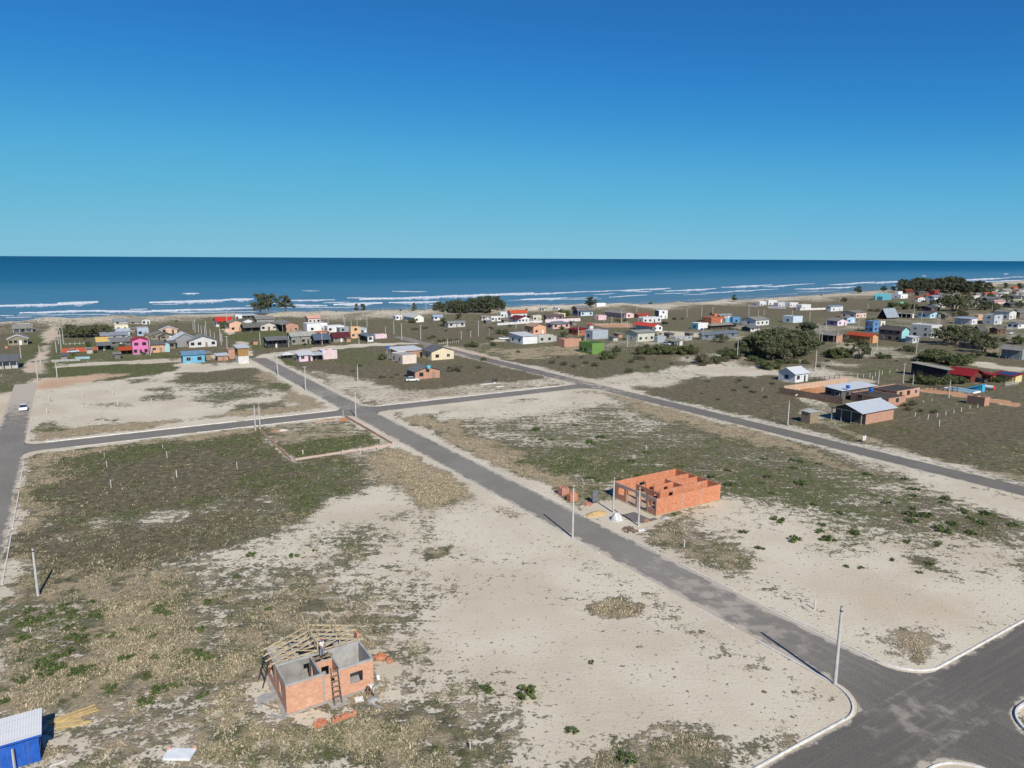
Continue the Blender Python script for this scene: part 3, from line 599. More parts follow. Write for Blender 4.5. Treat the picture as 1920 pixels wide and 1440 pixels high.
for sec, off in zip(FOAM, (0, 960)):
    for x0, y0, x1, y1, t in sec:
        t = t*(.95 if off == 0 else .72)
        X0, Y0, X1, Y1 = off+x0/2, 440+y0/2, off+x1/2, 440+y1/2
        ex_ = .3*(X1-X0); sl_ = (Y1-Y0)/(X1-X0); X0 -= ex_; Y0 -= ex_*sl_; X1 += ex_; Y1 += ex_*sl_
        n = max(6, int((X1-X0)*1.1)); sd = random.randint(0, 999); rows = []; wrow = []
        for k in range(n+1):
            s = k/n; x = X0+(X1-X0)*s; y = Y0+(Y1-Y0)*s+(float(fbm([x], [0], 22, sd)[0])-.5)*1.4
            w = t/4*(.12+.88*min(1, 3.2*s, 3.2*(1-s))**1.6)*(.35+1.3*float(fbm([x], [7], 5, sd+3, 3)[0]))
            w1 = w*(.5+1.0*float(fbm([x], [17], 7, sd+5, 2)[0]))
            far = un(x, y-w1, -1.5); nr_ = un(x, y+w, -1.5); md = far*.55+nr_*.45
            md[2] = -1.5+min(1.1, .12*t+.1); far[2] = -1.45; nr_[2] = -1.42
            rows.append((far, md, nr_))
            wl_ = w*(.5+1.5*float(fbm([x], [27], 16, sd+7, 2)[0]))*min(1, 5*s, 5*(1-s)); wrow.append((un(x, y+w*.7, -1.5)+Zv*.06, un(x, y+w+wl_, -1.5)+Zv*.05))
        vv = [p for r in rows for p in r]
        if t >= 3: wash.raw([p for r in wrow for p in r], [(2*k, 2*k+1, 2*k+3, 2*k+2) for k in range(n)])
        mb.raw(vv, [(3*k+j, 3*k+j+1, 3*k+j+4, 3*k+j+3) for k in range(n) for j in (0, 1)], 0, True)
for q0, q1, dy in ((-40, 600, 3.5), (120, 760, 6), (500, 1100, 2.5), (700, 1500, 5), (1000, 1960, 1.2), (-40, 500, 9)):     # thin wash lines close to the sand
    xs = np.arange(q0, q1, 5); sd = random.randint(0, 999); pts = []
    for x in xs:
        y = float(np.interp(x, [p[0] for p in SHORE_PX], [p[1] for p in SHORE_PX]))-dy*(.6+.8*float(fbm([x], [3], 60, sd)[0])); w = .12+.9*max(0, float(fbm([x], [9], 30, sd+2)[0])-.42)
        pts.append((un(x, y-w, -1.5)+Zv*.05, un(x, y+w, -1.5)+Zv*.05))
    wash.raw([p for r in pts for p in r], [(2*k, 2*k+1, 2*k+3, 2*k+2) for k in range(len(pts)-1)])
wm_, nt, bs = new_mat('foam_wash'); geo = N(nt, 'ShaderNodeNewGeometry').outputs['Position']; lk(nt, mix(nt, ramp(nt, noise(nt, geo, .22, 5, .7), .4, .62), (.17, .27, .36), (.55, .6, .63)), bs.inputs['Base Color']); bs.inputs['Roughness'].default_value = .8
wo_ = wash.build('surf_wash', wm_, fix=False); wo_['kind'] = 'stuff'; wo_['label'] = 'thin foam sheets left behind the breaking waves'; wo_['category'] = 'surf'
fo = mb.build('surf_foam', foam_mat(), fix=False); fo['kind'] = 'stuff'; fo['label'] = 'white foam of the waves breaking along the beach'; fo['category'] = 'surf'
SUN_EL = math.radians(38); sdir = Vector((.37*math.cos(SUN_EL), -.93*math.cos(SUN_EL), math.sin(SUN_EL))).normalized()
w = bpy.data.worlds.new('World'); S.world = w; w.use_nodes = True; nt = w.node_tree
sky = N(nt, 'ShaderNodeTexSky'); sky.sky_type = 'NISHITA'; sky.sun_disc = False; sky.sun_elevation = SUN_EL; sky.sun_rotation = math.atan2(.37, -.93)
sky.altitude = 3000; sky.air_density = SKY_AIR; sky.dust_density = SKY_DUST; sky.ozone_density = SKY_OZ
bg = nt.nodes['Background']; bg.inputs['Strength'].default_value = SKY_STR
rc_ = N(nt, 'ShaderNodeRGBCurve'); vs_ = N(nt, 'ShaderNodeVectorMath'); vs_.operation = 'SCALE'; vs_.inputs['Scale'].default_value = .1; lk(nt, sky.outputs[0], vs_.inputs[0]); lk(nt, vs_.outputs[0], rc_.inputs['Color'])
for k, P_ in enumerate((((0, .0), (.083, .022), (.118, .034), (.203, .088), (.4, .16), (.609, .205), (1, .24)), ((0, 0), (.186, .162), (.261, .24), (.424, .385), (.6, .445), (.859, .485), (1, .49)), ((0, .1), (.435, .475), (.576, .585), (.816, .65), (.972, .645), (1, .645)))):   # colour grade of the sky: deep blue above, pale cyan at the horizon
    cu = rc_.mapping.curves[k]; cu.points[0].location = P_[0]; cu.points[1].location = P_[-1]
    for p_ in P_[1:-1]: cu.points.new(*p_)
rc_.mapping.update()
up10 = N(nt, 'ShaderNodeVectorMath'); up10.operation = 'SCALE'; up10.inputs['Scale'].default_value = 10; lk(nt, rc_.outputs[0], up10.inputs[0])
wco = N(nt, 'ShaderNodeTexCoord').outputs['Generated']; dp = N(nt, 'ShaderNodeVectorMath'); dp.operation = 'DOT_PRODUCT'; lk(nt, wco, dp.inputs[0]); dp.inputs[1].default_value = (.37, -.93, .2)
lk(nt, mix(nt, ramp(nt, dp.outputs['Value'], -.1, .5), up10.outputs[0], sky.outputs[0]), bg.inputs['Color'])      # ungraded sky on the unseen sun side, blended in against blue ambient light
sl = bpy.data.lights.new('sun', 'SUN'); sl.energy = SUN_E; sl.angle = math.radians(.5); sl.color = (1, .945, .855)
so = bpy.data.objects.new('sun', sl); COL.objects.link(so); so.rotation_euler = sdir.to_track_quat('Z', 'Y').to_euler()
cd = bpy.data.cameras.new('camera'); cam = bpy.data.objects.new('camera', cd); COL.objects.link(cam); S.camera = cam
cd.sensor_width = 36; cd.lens = F/1920*36; cd.clip_start = .5; cd.clip_end = 2e5
cam.matrix_world = Matrix(((RT[0], UPV[0], -FW[0], 0), (RT[1], UPV[1], -FW[1], 0), (RT[2], UPV[2], -FW[2], H), (0, 0, 0, 1)))
S.view_settings.view_transform = 'Standard'; S.view_settings.look = 'None'; S.view_settings.gamma = 1; S.view_settings.exposure = EXPO
S.render.engine = 'CYCLES'
# ---------------------------------------------------------------- houses of the town
FIB = (150, 147, 140); FIBD = (112, 112, 112); TILE = (190, 84, 52); RED = (150, 38, 42); WMET = (222, 224, 226); SLATE = (92, 104, 120)
def wallmat(c):
    if c == 'brick': return brick_far
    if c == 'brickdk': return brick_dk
    if c == 'wood': return wood_old
    if c == 'wooddk': return wood_dk
    return plaster(*c)
def roofm(c, axis):
    k = 'fibro'
    if c in (TILE, RED) or (c[0] > c[2]+70): k = 'tile'
    elif c[0] > 205 or c == SLATE: k = 'metal'
    return roofing(k, *c, axis)
def add_window(th, face, c, z0, w, h, W, D, frame=None, big=False):
    # face 'F' = the wall at local y = 0, 'L' = the wall at local x = 0
    fr = MB(); gl = MB(); t = .07; pr_ = .05
    def bx(mb, a0, a1, zz0, zz1, d0, d1):
        if face == 'F': mb.box(a0, a1, -d1, -d0, zz0, zz1)
        elif face == 'R': mb.box(W+d0, W+d1, a0, a1, zz0, zz1)
        else: mb.box(-d1, -d0, a0, a1, zz0, zz1)
    bx(gl, c-w/2, c+w/2, z0, z0+h, .003, .02)
    go_ = gl.build('window', glass, th)
    bx(fr, c-w/2-t, c-w/2, z0-t, z0+h+t, .003, pr_); bx(fr, c+w/2, c+w/2+t, z0-t, z0+h+t, .003, pr_)
    bx(fr, c-w/2, c+w/2, z0-t, z0, .003, pr_+.03); bx(fr, c-w/2, c+w/2, z0+h, z0+h+t, .003, pr_); bx(fr, c-.02, c+.02, z0, z0+h, .02, .04)
    fr.build('frame', frame or random.choice([white_pt, wood_dk, wood_old, wood_dk, metal_dk]), go_)
def add_door(th, face, c, w=.85, h=2.05, m=None, W=0):
    d = MB(); k = MB()
    if face == 'F': d.box(c-w/2, c+w/2, -.04, -.003, .02, h); k.box(c+w/2-.14, c+w/2-.07, -.09, -.04, .98, 1.05)
    else: d.box(-.04, -.003, c-w/2, c+w/2, .02, h); k.box(-.09, -.04, c-w/2+.07, c-w/2+.14, .98, 1.05)
    o = d.build('door', m or wood_dk, th); k.build('handle', metal_dk, o)
def gable_roof(th, W, D, h, rise, axis, ov, mat_, name='roof', x0=0, y0=0, th_=.07):
    mb = MB()
    def f(axis):
        return (lambda t, p: (x0+t, y0+p[0], p[1])) if axis == 'A' else (lambda t, p: (x0+p[0], y0+t, p[1]))
    L, Sp = (W, D) if axis == 'A' else (D, W)
    k = rise/(Sp/2); e = h-k*ov
    a_ = [(-ov, e+.03), (Sp/2, h+rise+.03), (Sp/2, h+rise+.03+th_), (-ov, e+.03+th_)]
    b_ = [(Sp/2, h+rise+.03), (Sp+ov, e+.03), (Sp+ov, e+.03+th_), (Sp/2, h+rise+.03+th_)]
    mb.prism(a_, -ov, L+ov, f(axis)); mb.prism(b_, -ov, L+ov, f(axis))
    mb.prism([(Sp/2-.16, h+rise+.06), (Sp/2, h+rise+.14+th_), (Sp/2+.16, h+rise+.06)], -ov-.01, L+ov+.01, f(axis))
    return mb.build(name, mat_, th)
def house(reg, cx, cy, r, l, hh, roof, wall, rc, label, left=None, right=None, rise=None, ov=.5, nf=None, nl=None, porch=None, posts=4, name='house', cat='house', fascia=None, plinth=None, door=True, group=None, minh=1.9):
    """near corner in a zoom of the photo; r: extent of the sunlit face to the right, l: extent of the shaded face to the left (negative: metres)"""
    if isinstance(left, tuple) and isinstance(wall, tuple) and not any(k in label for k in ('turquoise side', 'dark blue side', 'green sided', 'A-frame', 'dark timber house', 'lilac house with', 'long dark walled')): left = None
    X, Y = px(reg, cx, cy); s = REG[reg][2]
    c = un(X, Y)
    W = -r if r < 0 else len_x(c, A, X+r/s)
    D = -l if l < 0 else len_x(c, B, X-l/s)
    W = float(np.clip(W, 2, 26)); D = float(np.clip(D, 2.2, 26)); h = float(np.clip(len_y(c, Zv, Y-hh/s), minh, 9))
    th = thing(name, label, cat, tuple(c), GA, group)
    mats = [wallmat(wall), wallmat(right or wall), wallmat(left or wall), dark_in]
    rise = rise if rise is not None else .2*(D if roof == 'gA' else W if roof == 'gB' else 3)
    mb = MB(); pd = 1.8
    x0, y0 = 0, 0
    if porch == 'F': y0 = min(pd, D*.45)
    if porch == 'L': x0 = min(pd, W*.45)
    mF = mats.index(mats[1]) if not porch == 'F' else 3
    fm = [0, 0, 1, 0, 0, 2]
    if roof in ('gA', 'gB', 's', 'sb', 'sl', 'arch'):
        mb.box(x0, W, y0, D, -.2, h, fm)
        if roof == 'gA': mb.prism([(y0*0, h), (D, h), (D/2, h+rise)], x0, W, lambda t, p: (t, p[0], p[1]), 0, (2, 0))
        elif roof == 'gB': mb.prism([(0, h), (W, h), (W/2, h+rise)], y0*.0, D, lambda t, p: (p[0], t, p[1]), 0, (1, 0))
        elif roof in ('s', 'sb'):
            z0, z1 = (h, h+rise) if roof == 's' else (h+rise, h)
            mb.prism([(y0, h), (D, h), (D, max(z1, h+.01)), (y0, max(z0, h+.01))], x0, W, lambda t, p: (t, p[0], p[1]), 0, (2, 0))
        elif roof == 'sl': mb.prism([(x0, h), (W, h), (W, h+rise)], y0, D, lambda t, p: (p[0], t, p[1]), 0, (1, 0))
    elif roof == 'f':
        mb.box(x0, W, y0, D, -.2, h-.3, fm)
        t = .14
        for q in ((0, W, 0, t, [0, 0, 1, 0, 0, 2]), (0, W, D-t, D, [0, 0, 0, 0, 0, 2]), (0, t, t, D-t, [0, 0, 0, 0, 0, 2]), (W-t, W, t, D-t, 0)):
            mb.box(q[0], q[1], q[2], q[3], h-.3, h, q[4])
    elif roof == 'h':
        mb.box(x0, W, y0, D, -.2, h, fm)
    elif roof == 'n':
        t = .16
        for q in ((0, W, 0, t, [0, 0, 1, 0, 0, 2]), (0, W, D-t, D, 0), (0, t, t, D-t, [0, 0, 0, 0, 0, 2]), (W-t, W, t, D-t, 0), (W*.5, W*.5+t, t, D-t, 0), (t, W-t, D*.5, D*.5+t, 0)):
            mb.box(q[0], q[1], q[2], q[3], -.2, h-(.25 if q[4] == 0 else 0)*random.random(), q[4])
    mb.build('wall', mats, th)
    if plinth:
        ph = .5 if len(plinth) == 3 else plinth[3]*h; q = MB(); q.box(-.05, W+.05, -.05, D+.05, -.2, ph); q.build('plinth', wallmat(plinth[:3]), th)
    if roof in ('gA', 'gB'):
        rm = roofm(rc, 0 if roof == 'gA' else 1)
        ro = gable_roof(th, W, D, h, rise, roof[1], ov, rm)
        if fascia:
            q = MB(); Sp, L = (D, W) if roof == 'gA' else (W, D); k = rise/(Sp/2)
            for sgn in (0, 1):
                p = [(-ov, h-k*ov-.22), (Sp/2, h+rise-.22), (Sp/2, h+rise+.1), (-ov, h-k*ov+.1)]
                if sgn: p = [(Sp-a_, b_) for a_, b_ in p]
                q.prism(p, -ov-.05, -ov-.015, (lambda t, p: (t, p[0], p[1])) if roof == 'gA' else (lambda t, p: (p[0], t, p[1])))
            q.build('fascia', wallmat(fascia), ro)
    elif roof in ('s', 'sb', 'sl'):
        q = MB()
        if roof == 'sl':
            k = rise/W; q.prism([(-ov, h-k*ov+.03), (W+ov, h+rise+k*ov+.03), (W+ov, h+rise+k*ov+.10), (-ov, h-k*ov+.10)], -ov, D+ov, lambda t, p: (p[0], t, p[1]))
        else:
            z0, z1 = (h, h+rise) if roof == 's' else (h+rise, h); k = (z1-z0)/D
            q.prism([(-ov, z0-k*ov+.03), (D+ov, z1+k*ov+.03), (D+ov, z1+k*ov+.10), (-ov, z0-k*ov+.10)], -ov, W+ov, lambda t, p: (t, p[0], p[1]))
        q.build('roof', roofm(rc, 1 if roof == 'sl' else 0), th)
    elif roof == 'f':
        q = MB(); q.box(.14, W-.14, .14, D-.14, h-.297, h-.2); q.build('roof', roofm(rc, 0) if rc else conc, th)
    elif roof == 'h':
        q = MB(); m_ = min(W, D)/2; rz = h+rise
        e = [(-ov, -ov, h), (W+ov, -ov, h), (W+ov, D+ov, h), (-ov, D+ov, h)]
        t0, t1 = ((m_, D/2, rz), (W-m_, D/2, rz)) if W >= D else ((W/2, m_, rz), (W/2, D-m_, rz))
        if W >= D: fs = [[e[0], e[1], t1, t0], [e[1], e[2], t1], [e[2], e[3], t0, t1], [e[3], e[0], t0]]
        else: fs = [[e[0], e[1], t0], [e[1], e[2], t1, t0], [e[2], e[3], t1], [e[3], e[0], t0, t1]]
        for f_ in fs: q.poly(f_)
        q.poly([(-ov, -ov, h), (-ov, D+ov, h), (W+ov, D+ov, h), (W+ov, -ov, h)])
        q.build('roof', roofm(rc, 0), th)
    elif roof == 'arch':
        q = MB(); n = 12; pts = [(W/2-math.cos(PI*k/n)*(W/2+.1), h+math.sin(PI*k/n)*rise) for k in range(n+1)]
        q.prism(pts, .0, D, lambda t, p: (p[0], t, p[1]), 0, (1, 0)); q.build('roof', [roofm(rc, 1), wallmat(right or wall)], th)
    if porch:
        n = posts
        for k in range(n):
            q = MB(); t = .09
            if porch == 'F': x = .12+(W-.24)*k/(n-1); q.box(x-t, x+t, .04, .04+2*t, -.1, h)
            else: y = .12+(D-.24)*k/(n-1); q.box(.04, .04+2*t, y-t, y+t, -.1, h)
            q.build('porch_post', wallmat(right or wall) if wall not in ('brick', 'wooddk') else conc, th)
        # fill over the open side
        q = MB()
        if porch == 'F': q.box(0, W, 0, .14, h-.22, h-.005)
        else: q.box(0, .14, 0, D, h-.22, h-.005)
        q.build('porch_beam', conc, th)
    dm = random.choice([wood_dk, wood_old, white_pt])
    zs = [1.0] if h < 4.6 else [1.0, 3.8]
    wh = min(1.1, h-1.3)
    if wh > .4 and roof != 'n' or (nf or nl):
        wh = max(wh, .5)
        nF = nf if nf is not None else (0 if porch == 'F' else max(1, int(W/4.2)))
        nL = nl if nl is not None else (0 if porch == 'L' else int(D/4.5))
        for z in zs:
            if z+wh > h: continue
            slots = nF+(1 if door and z == 1.0 and porch != 'F' and W > 3.4 else 0)
            for k in range(slots):
                cxx = W*(k+.5)/slots
                if k == slots//2 and slots > nF: add_door(th, 'F', cxx, m=dm, h=min(2.05, h-.15))
                else: add_window(th, 'F', cxx, z, min(1.3, W/slots*.55), wh, W, D)
            for k in range(nL): add_window(th, 'L', D*(k+.5)/nL, z, min(1.3, D/max(1, nL)*.5), wh, W, D)
        if porch == 'F' and door:
            q = MB(); q.box(W*.5-.45, W*.5+.45, y0-.04, y0-.003, 0, 2.0); q.build('door', dm, th)
    th['_W'] = W; th['_D'] = D; th['_h'] = h
    return th, W, D, h
def strip_props():
    for o in S.objects:
        for k in ('_W', '_D', '_h'):
            if k in o: del o[k]
hs_ = house
W_ = (225, 226, 224); GR = (150, 150, 148); LG = (190, 190, 186); CR = (226, 212, 178)
# far left, beside the dirt track
hs_('1', 95, 408, 222, -9, 78, 'gB', (150, 146, 120), FIB, 'grey rendered house with white gable trim beside the dirt track on the left', fascia=W_, nf=3, rise=1.6)
hs_('1', -130, 690, 330, -9, 95, 's', (196, 196, 194), (120, 122, 124), 'white shack with a dark open porch and grey roof cut off by the left edge', porch='F', posts=5, rise=1.2)
hs_('1', 150, 265, 215, -8, 48, 'gA', W_, FIB, 'white house with grey sheet roof and dark porch nearest the beach track', porch='F', posts=4)
hs_('1', 170, 212, 165, -7, 36, 'f', (214, 222, 232), LG, 'small white flat house with a blue corner close to the beach on the left', nf=2)
hs_('1', 1105, 470, 150, -6, 60, 's', (60, 62, 66), (128, 132, 134), 'dark open carport with grey roof between red wall and pink house', porch='F', posts=3, rise=.7)  # wall colour kept dark to stand for the carport's inner shade
hs_('1', 1098, 425, 130, -6, 45, 's', (205, 200, 190), (232, 196, 118), 'small house with a yellow sheet roof behind the red wall', rise=1.6, nf=1)
hs_('1', 1240, 415, 245, -6, 25, 'gA', (120, 120, 118), (128, 130, 130), 'long low grey roofed house joined to the pink house', rise=1.4)
hs_('1', 1355, 515, 140, -3.5, 52, 's', (70, 66, 64), TILE, 'red tiled porch roof on posts against the pink house', porch='F', posts=3, rise=.8)  # dark wall colour stands in for shade under the porch roof
hs_('1', 1498, 515, 178, -7, 160, 'gB', (240, 120, 190), (178, 62, 66), 'bright pink two storey house with red roof and grey plinth', plinth=GR, nf=2, rise=1.0, ov=.3)
hs_('1', 1700, 490, 150, -7, 92, 'gA', (228, 168, 128), FIBD, 'peach house with grey roof to the right of the pink house', nf=1, rise=1.0)
hs_('1', 1852, 480, 60, -5, 85, 'f', (168, 214, 220), LG, 'pale turquoise annex on the end of the peach house', nf=0)
hs_('1', 1695, 345, 230, -8, 42, 'gB', (148, 142, 120), FIB, 'olive grey gabled house behind the pink house', rise=1.6)
hs_('1', 1548, 300, 128, -7, 88, 'f', (176, 196, 216), LG, 'tall pale blue flat roofed house in the left cluster', nf=1)
hs_('1', 1296, 250, 152, -7, 70, 'f', (240, 232, 200), LG, 'cream flat roofed block among white roofs on the left', nf=1)
hs_('1', 1230, 305, 235, -6, 50, 's', (196, 214, 226), (205, 216, 224), 'low pale blue house with pale roof below the cream block', rise=.8, nf=2)
hs_('1', 1283, 178, 165, -7, 30, 'gA', W_, (150, 156, 164), 'grey roofed white house behind the cream block near the dunes', rise=1.2)
hs_('1', 1460, 180, 150, -7, 30, 'gA', LG, FIB, 'grey roofed house closest to the dunes in the left cluster')
hs_('1', 1600, 178, 90, -5, 52, 'f', W_, LG, 'white cube house with grey neighbour by the left dunes', nf=1)
hs_('1', 1140, 345, 300, -7, 38, 's', (170, 176, 182), (160, 168, 176), 'long low grey blue house just behind the yellow roof', rise=.9)
hs_('1', 690, 580, 70, -3.5, 42, 's', GR, FIBD, 'little grey hut at the corner of the fenced plot', nf=0, rise=.5, name='hut', cat='hut')
# around the top of the main street
hs_('2', 262, 850, 246, 22, 95, 'gA', (104, 190, 226), (112, 150, 178), 'bright sky blue hut with blue grey roof standing alone on the sand', nf=2, door=False, rise=.9, left=(80, 150, 190))
hs_('2', 512, 812, 62, -4, 72, 's', 'wood', FIB, 'small timber shed with grey roof behind the sky blue hut', nf=0, rise=.4, name='shed', cat='shed')
hs_('2', 652, 820, 118, -5, 44, 's', 'brick', WMET, 'low brick shed with white sheet roof beside the brick block', nf=0, rise=.3, name='shed', cat='shed')
hs_('2', 775, 800, 105, -6, 105, 'f', 'brick', FIB, 'tall narrow bare brick block at the head of the asphalt street', nf=0, door=False)
hs_('2', 885, 852, 116, -6, 175, 's', (170, 130, 72), WMET, 'tall block of tan boards over white wall with white roof', nf=0, rise=.5, door=False, plinth=(218, 218, 214, .46))
hs_('2', 330, 672, 310, -9, 72, 'gB', (216, 216, 212), (140, 144, 146), 'white boarded house with broad grey gable roof by the side street', rise=2.0, nf=3)
hs_('2', 120, 672, 330, -10, 70, 'gB', (150, 152, 156), WMET, 'large grey house with broad white gable roof', rise=3.2, nf=2)
hs_('2', 0, 520, 195, -8, 55, 'gB', (226, 190, 160), FIBD, 'peach house with white fascia and grey gable roof beside the dunes', fascia=W_, rise=1.6)
hs_('2', 0, 588, 160, -7, 42, 'gB', (146, 136, 118), FIBD, 'brown rendered house with dark gable edge in the left cluster', rise=1.2)
hs_('2', 95, 684, 82, -6, 62, 'gA', (140, 128, 118), FIBD, 'small grey brown house beside the turquoise annex', nf=1, rise=.7)
hs_('2', 640, 440, 180, -8, 66, 'gA', W_, (206, 66, 50), 'white house with bright red roof closest to the beach', rise=1.8, nf=2, porch='F')
hs_('2', 785, 492, 152, -7, 100, 'gB', (232, 186, 150), FIB, 'peach gabled house with a low peach wall at the street', nf=1, rise=1.2)
hs_('2', 850, 362, 75, -5, 62, 'f', W_, FIB, 'narrow white house near the beach in front of the tall pines', nf=1)
hs_('2', 930, 355, 140, -6, 42, 's', GR, (206, 208, 208), 'house with long pale roof just below the two seaside trees', rise=.6, porch='F', posts=4)
hs_('2', 912, 415, 162, -8, 36, 'gB', W_, FIBD, 'white gabled house with dark roof edge below the seaside trees', rise=1.5, nf=2)
hs_('2', 950, 502, 180, -8, 58, 'gA', (74, 74, 74), (116, 116, 112), 'house with deep dark porch and grey roof on the grass plot', porch='F', posts=3, rise=1.8)  # porch shade put into the wall colour
hs_('2', 1092, 430, 195, -9, 78, 'gA', (156, 156, 150), (146, 146, 140), 'grey rendered house with grey roof right of the seaside trees', nf=2, rise=1.3)
hs_('2', 1132, 482, 188, -7, 62, 'gB', (216, 206, 196), FIB, 'white and brick gabled house behind the dark porch house', rise=1.3, nf=2)
hs_('2', 1380, 500, 180, 108, 85, 'gB', 'brick', FIB, 'brick house with grey roof and two white shutters', nf=2, rise=1.2, nl=0, porch='L', posts=3, left=(66, 64, 62))  # left wall in dark plaster, painted as the porch shade
hs_('2', 1656, 497, 230, 45, 95, 'f', (238, 238, 240), LG, 'large plain white two storey box house', nf=1, left=(150, 168, 190))
hs_('2', 1670, 402, 136, -6, 62, 'gA', (226, 212, 206), (226, 176, 150), 'pale house with peach tiled roof behind the white box house', rise=1.2, nf=2)
hs_('2', 1212, 682, 226, 42, 92, 'gA', (66, 66, 70), (120, 124, 126), 'long dark porch house with grey roof and thin posts by the sand road', porch='F', posts=5, rise=1.0)  # walls coloured as dark as the porch shade looks
hs_('2', 1482, 640, 100, 40, 96, 'gA', (150, 150, 144), (176, 178, 170), 'grey house with stepped pale roof, left half', nf=1, rise=1.3)
hs_('2', 1585, 632, 170, -8, 92, 'gA', (158, 156, 146), (182, 182, 172), 'grey house with pale green roof between porch house and slate roof', nf=2, rise=1.4)
hs_('2', 1745, 645, 170, 40, 66, 'gA', (52, 54, 60), SLATE, 'house with slate blue roof and dark open front', porch='F', posts=4, rise=2.0)  # wall tone carries the shade of the open front
hs_('2', 1755, 540, 160, -6, 38, 'f', 'brick', TILE, 'low red brick building in front of the white box house', nf=2)
hs_('2', 1570, 830, 150, 40, 72, 's', (238, 204, 220), (226, 228, 230), 'pink shack with a white roof on the corner plot', nf=1, rise=.8, left=(190, 150, 190))
hs_('2', 1722, 822, 110, -4, 66, 's', (62, 60, 60), (206, 210, 212), 'dark open lean-to on the end of the pink shack', porch='F', posts=3, rise=.5)  # dark wall colour paints the shade inside the lean-to
hs_('2', 1382, 812, 112, 20, 52, 'h', (84, 84, 84), (226, 228, 230), 'small gazebo with white pyramid roof beside the pink shack', porch='F', posts=3, rise=.9, door=False, name='gazebo', cat='gazebo')  # dark body colour stands for shade under the open roof
# centre left
hs_('3', 30, 805, 165, -6, 98, 'n', (232, 206, 206), None, 'roofless pink and white ruin with patchy walls', nf=0, name='ruin', cat='ruin')
hs_('3', 152, 612, 180, 30, 58, 'gA', (142, 132, 124), (96, 44, 50), 'house with a dark maroon roof facing the sand road', nf=2, rise=1.8)
hs_('3', 222, 505, 150, -6, 58, 'f', (160, 168, 176), LG, 'flat blue grey house behind the maroon roof', nf=1)
hs_('3', 85, 500, 190, -6, 70, 'f', (232, 232, 232), (226, 226, 226), 'wide low white house beside the white box house', nf=2)
hs_('3', 348, 568, 112, 20, 128, 'f', (238, 186, 136), LG, 'tall apricot coloured house with ragged front', nf=1)
hs_('3', 458, 522, 72, -5, 72, 'f', (172, 190, 206), LG, 'narrow pale blue house right of the apricot house', nf=1)
hs_('3', 535, 607, 66, 100, 62, 'sl', (226, 230, 234), (120, 130, 140), 'small white fronted shack with dark timber side', nf=1, rise=.5, left='wooddk', door=False)
hs_('3', 622, 572, 130, 30, 48, 'n', (236, 208, 214), None, 'half built pale pink walls at the end of the row', nf=0, name='ruin', cat='ruin')
hs_('3', 852, 362, 75, -5, 52, 'f', (232, 236, 240), (206, 210, 216), 'little white house with a tall tank tower in front of the pine grove', nf=1)
hs_('3', 1062, 387, 106, 118, 56, 'gB', (238, 238, 226), (216, 218, 206), 'pale barn shaped house with cream gable below the pine grove', nf=1, rise=2.0)
hs_('3', 1280, 366, 98, 20, 44, 'gA', (224, 230, 236), (160, 176, 196), 'small white house with blue grey roof in front of the pine grove', nf=1, rise=.9)
hs_('3', 1444, 446, 188, 22, 52, 'gA', (204, 206, 202), (140, 142, 142), 'small grey roofed house alone in the brown field beside a bush', nf=2, rise=.8)
hs_('3', 885, 795, 285, 118, 80, 's', 'brick', (234, 232, 228), 'long brick house with white flat roof behind a cream block', nf=1, rise=.5, nl=0)
hs_('3', 930, 857, 156, 125, 98, 'f', (236, 218, 200), LG, 'plain cream and grey box in front of the long brick house', nf=0, left=(146, 150, 152), door=False)
hs_('3', 1256, 815, 250, 105, 98, 'gB', (236, 220, 178), (112, 116, 118), 'cream house with grey gable roof and two brown windows', nf=2, rise=1.5, door=False, nl=1, left=(130, 120, 105))
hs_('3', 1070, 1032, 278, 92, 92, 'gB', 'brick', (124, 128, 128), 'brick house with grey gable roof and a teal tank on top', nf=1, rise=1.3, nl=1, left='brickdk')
# centre
hs_('4', 125, 378, 110, 20, 58, 'f', W_, LG, 'low white house right under the pine grove', nf=2)
hs_('4', 20, 368, 90, 15, 44, 'gA', (214, 196, 170), FIB, 'cream brick house at the foot of the pine grove', nf=1)
hs_('4', 232, 335, 110, 40, 62, 'f', W_, (226, 228, 228), 'white terrace house left of the orange tiled roof', nf=2)
hs_('4', 350, 345, 180, 40, 62, 'gA', W_, (206, 92, 58), 'white house with orange tiled roof by the pine grove', nf=2, rise=1.5)
hs_('4', 428, 393, 152, 98, 42, 'gB', (238, 238, 238), (126, 46, 56), 'white gabled house with a maroon roof', nf=3, rise=1.6, nl=1, left=(90, 96, 88))
hs_('4', 596, 372, 90, 12, 62, 'f', (214, 210, 188), LG, 'pale green grey flat house right of the maroon roof', nf=1)
hs_('4', 748, 368, 185, 30, 48, 'gA', (150, 130, 136), (110, 92, 96), 'mauve roofed house behind the long pale wall', nf=2, rise=.9)
hs_('4', 880, 330, 80, -6, 44, 'f', (232, 214, 180), LG, 'small cream house above the long pale wall', nf=1)
hs_('4', 818, 462, 190, 72, 52, 'h', (224, 176, 168), (124, 130, 138), 'pinkish house with grey hipped roof in the centre', nf=2, rise=1.5, nl=1, left=(104, 98, 92))
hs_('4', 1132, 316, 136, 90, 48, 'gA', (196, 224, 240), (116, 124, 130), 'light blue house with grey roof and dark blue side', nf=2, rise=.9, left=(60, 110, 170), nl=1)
hs_('4', 1332, 362, 88, 48, 52, 'f', (240, 202, 206), LG, 'small pale pink annex left of the long pink house', nf=0, left=(150, 124, 120), door=False)
hs_('4', 1620, 340, 108, 235, 52, 'gB', (242, 206, 208), (150, 150, 146), 'long pale pink house with grey roof and dark porch', nf=1, rise=.9, porch='L', posts=6, door=False, left=(70, 62, 60))
hs_('4', 1312, 240, 100, 12, 68, 'f', (238, 238, 238), W_, 'white two storey house beside the dark tree on the dunes', nf=1)
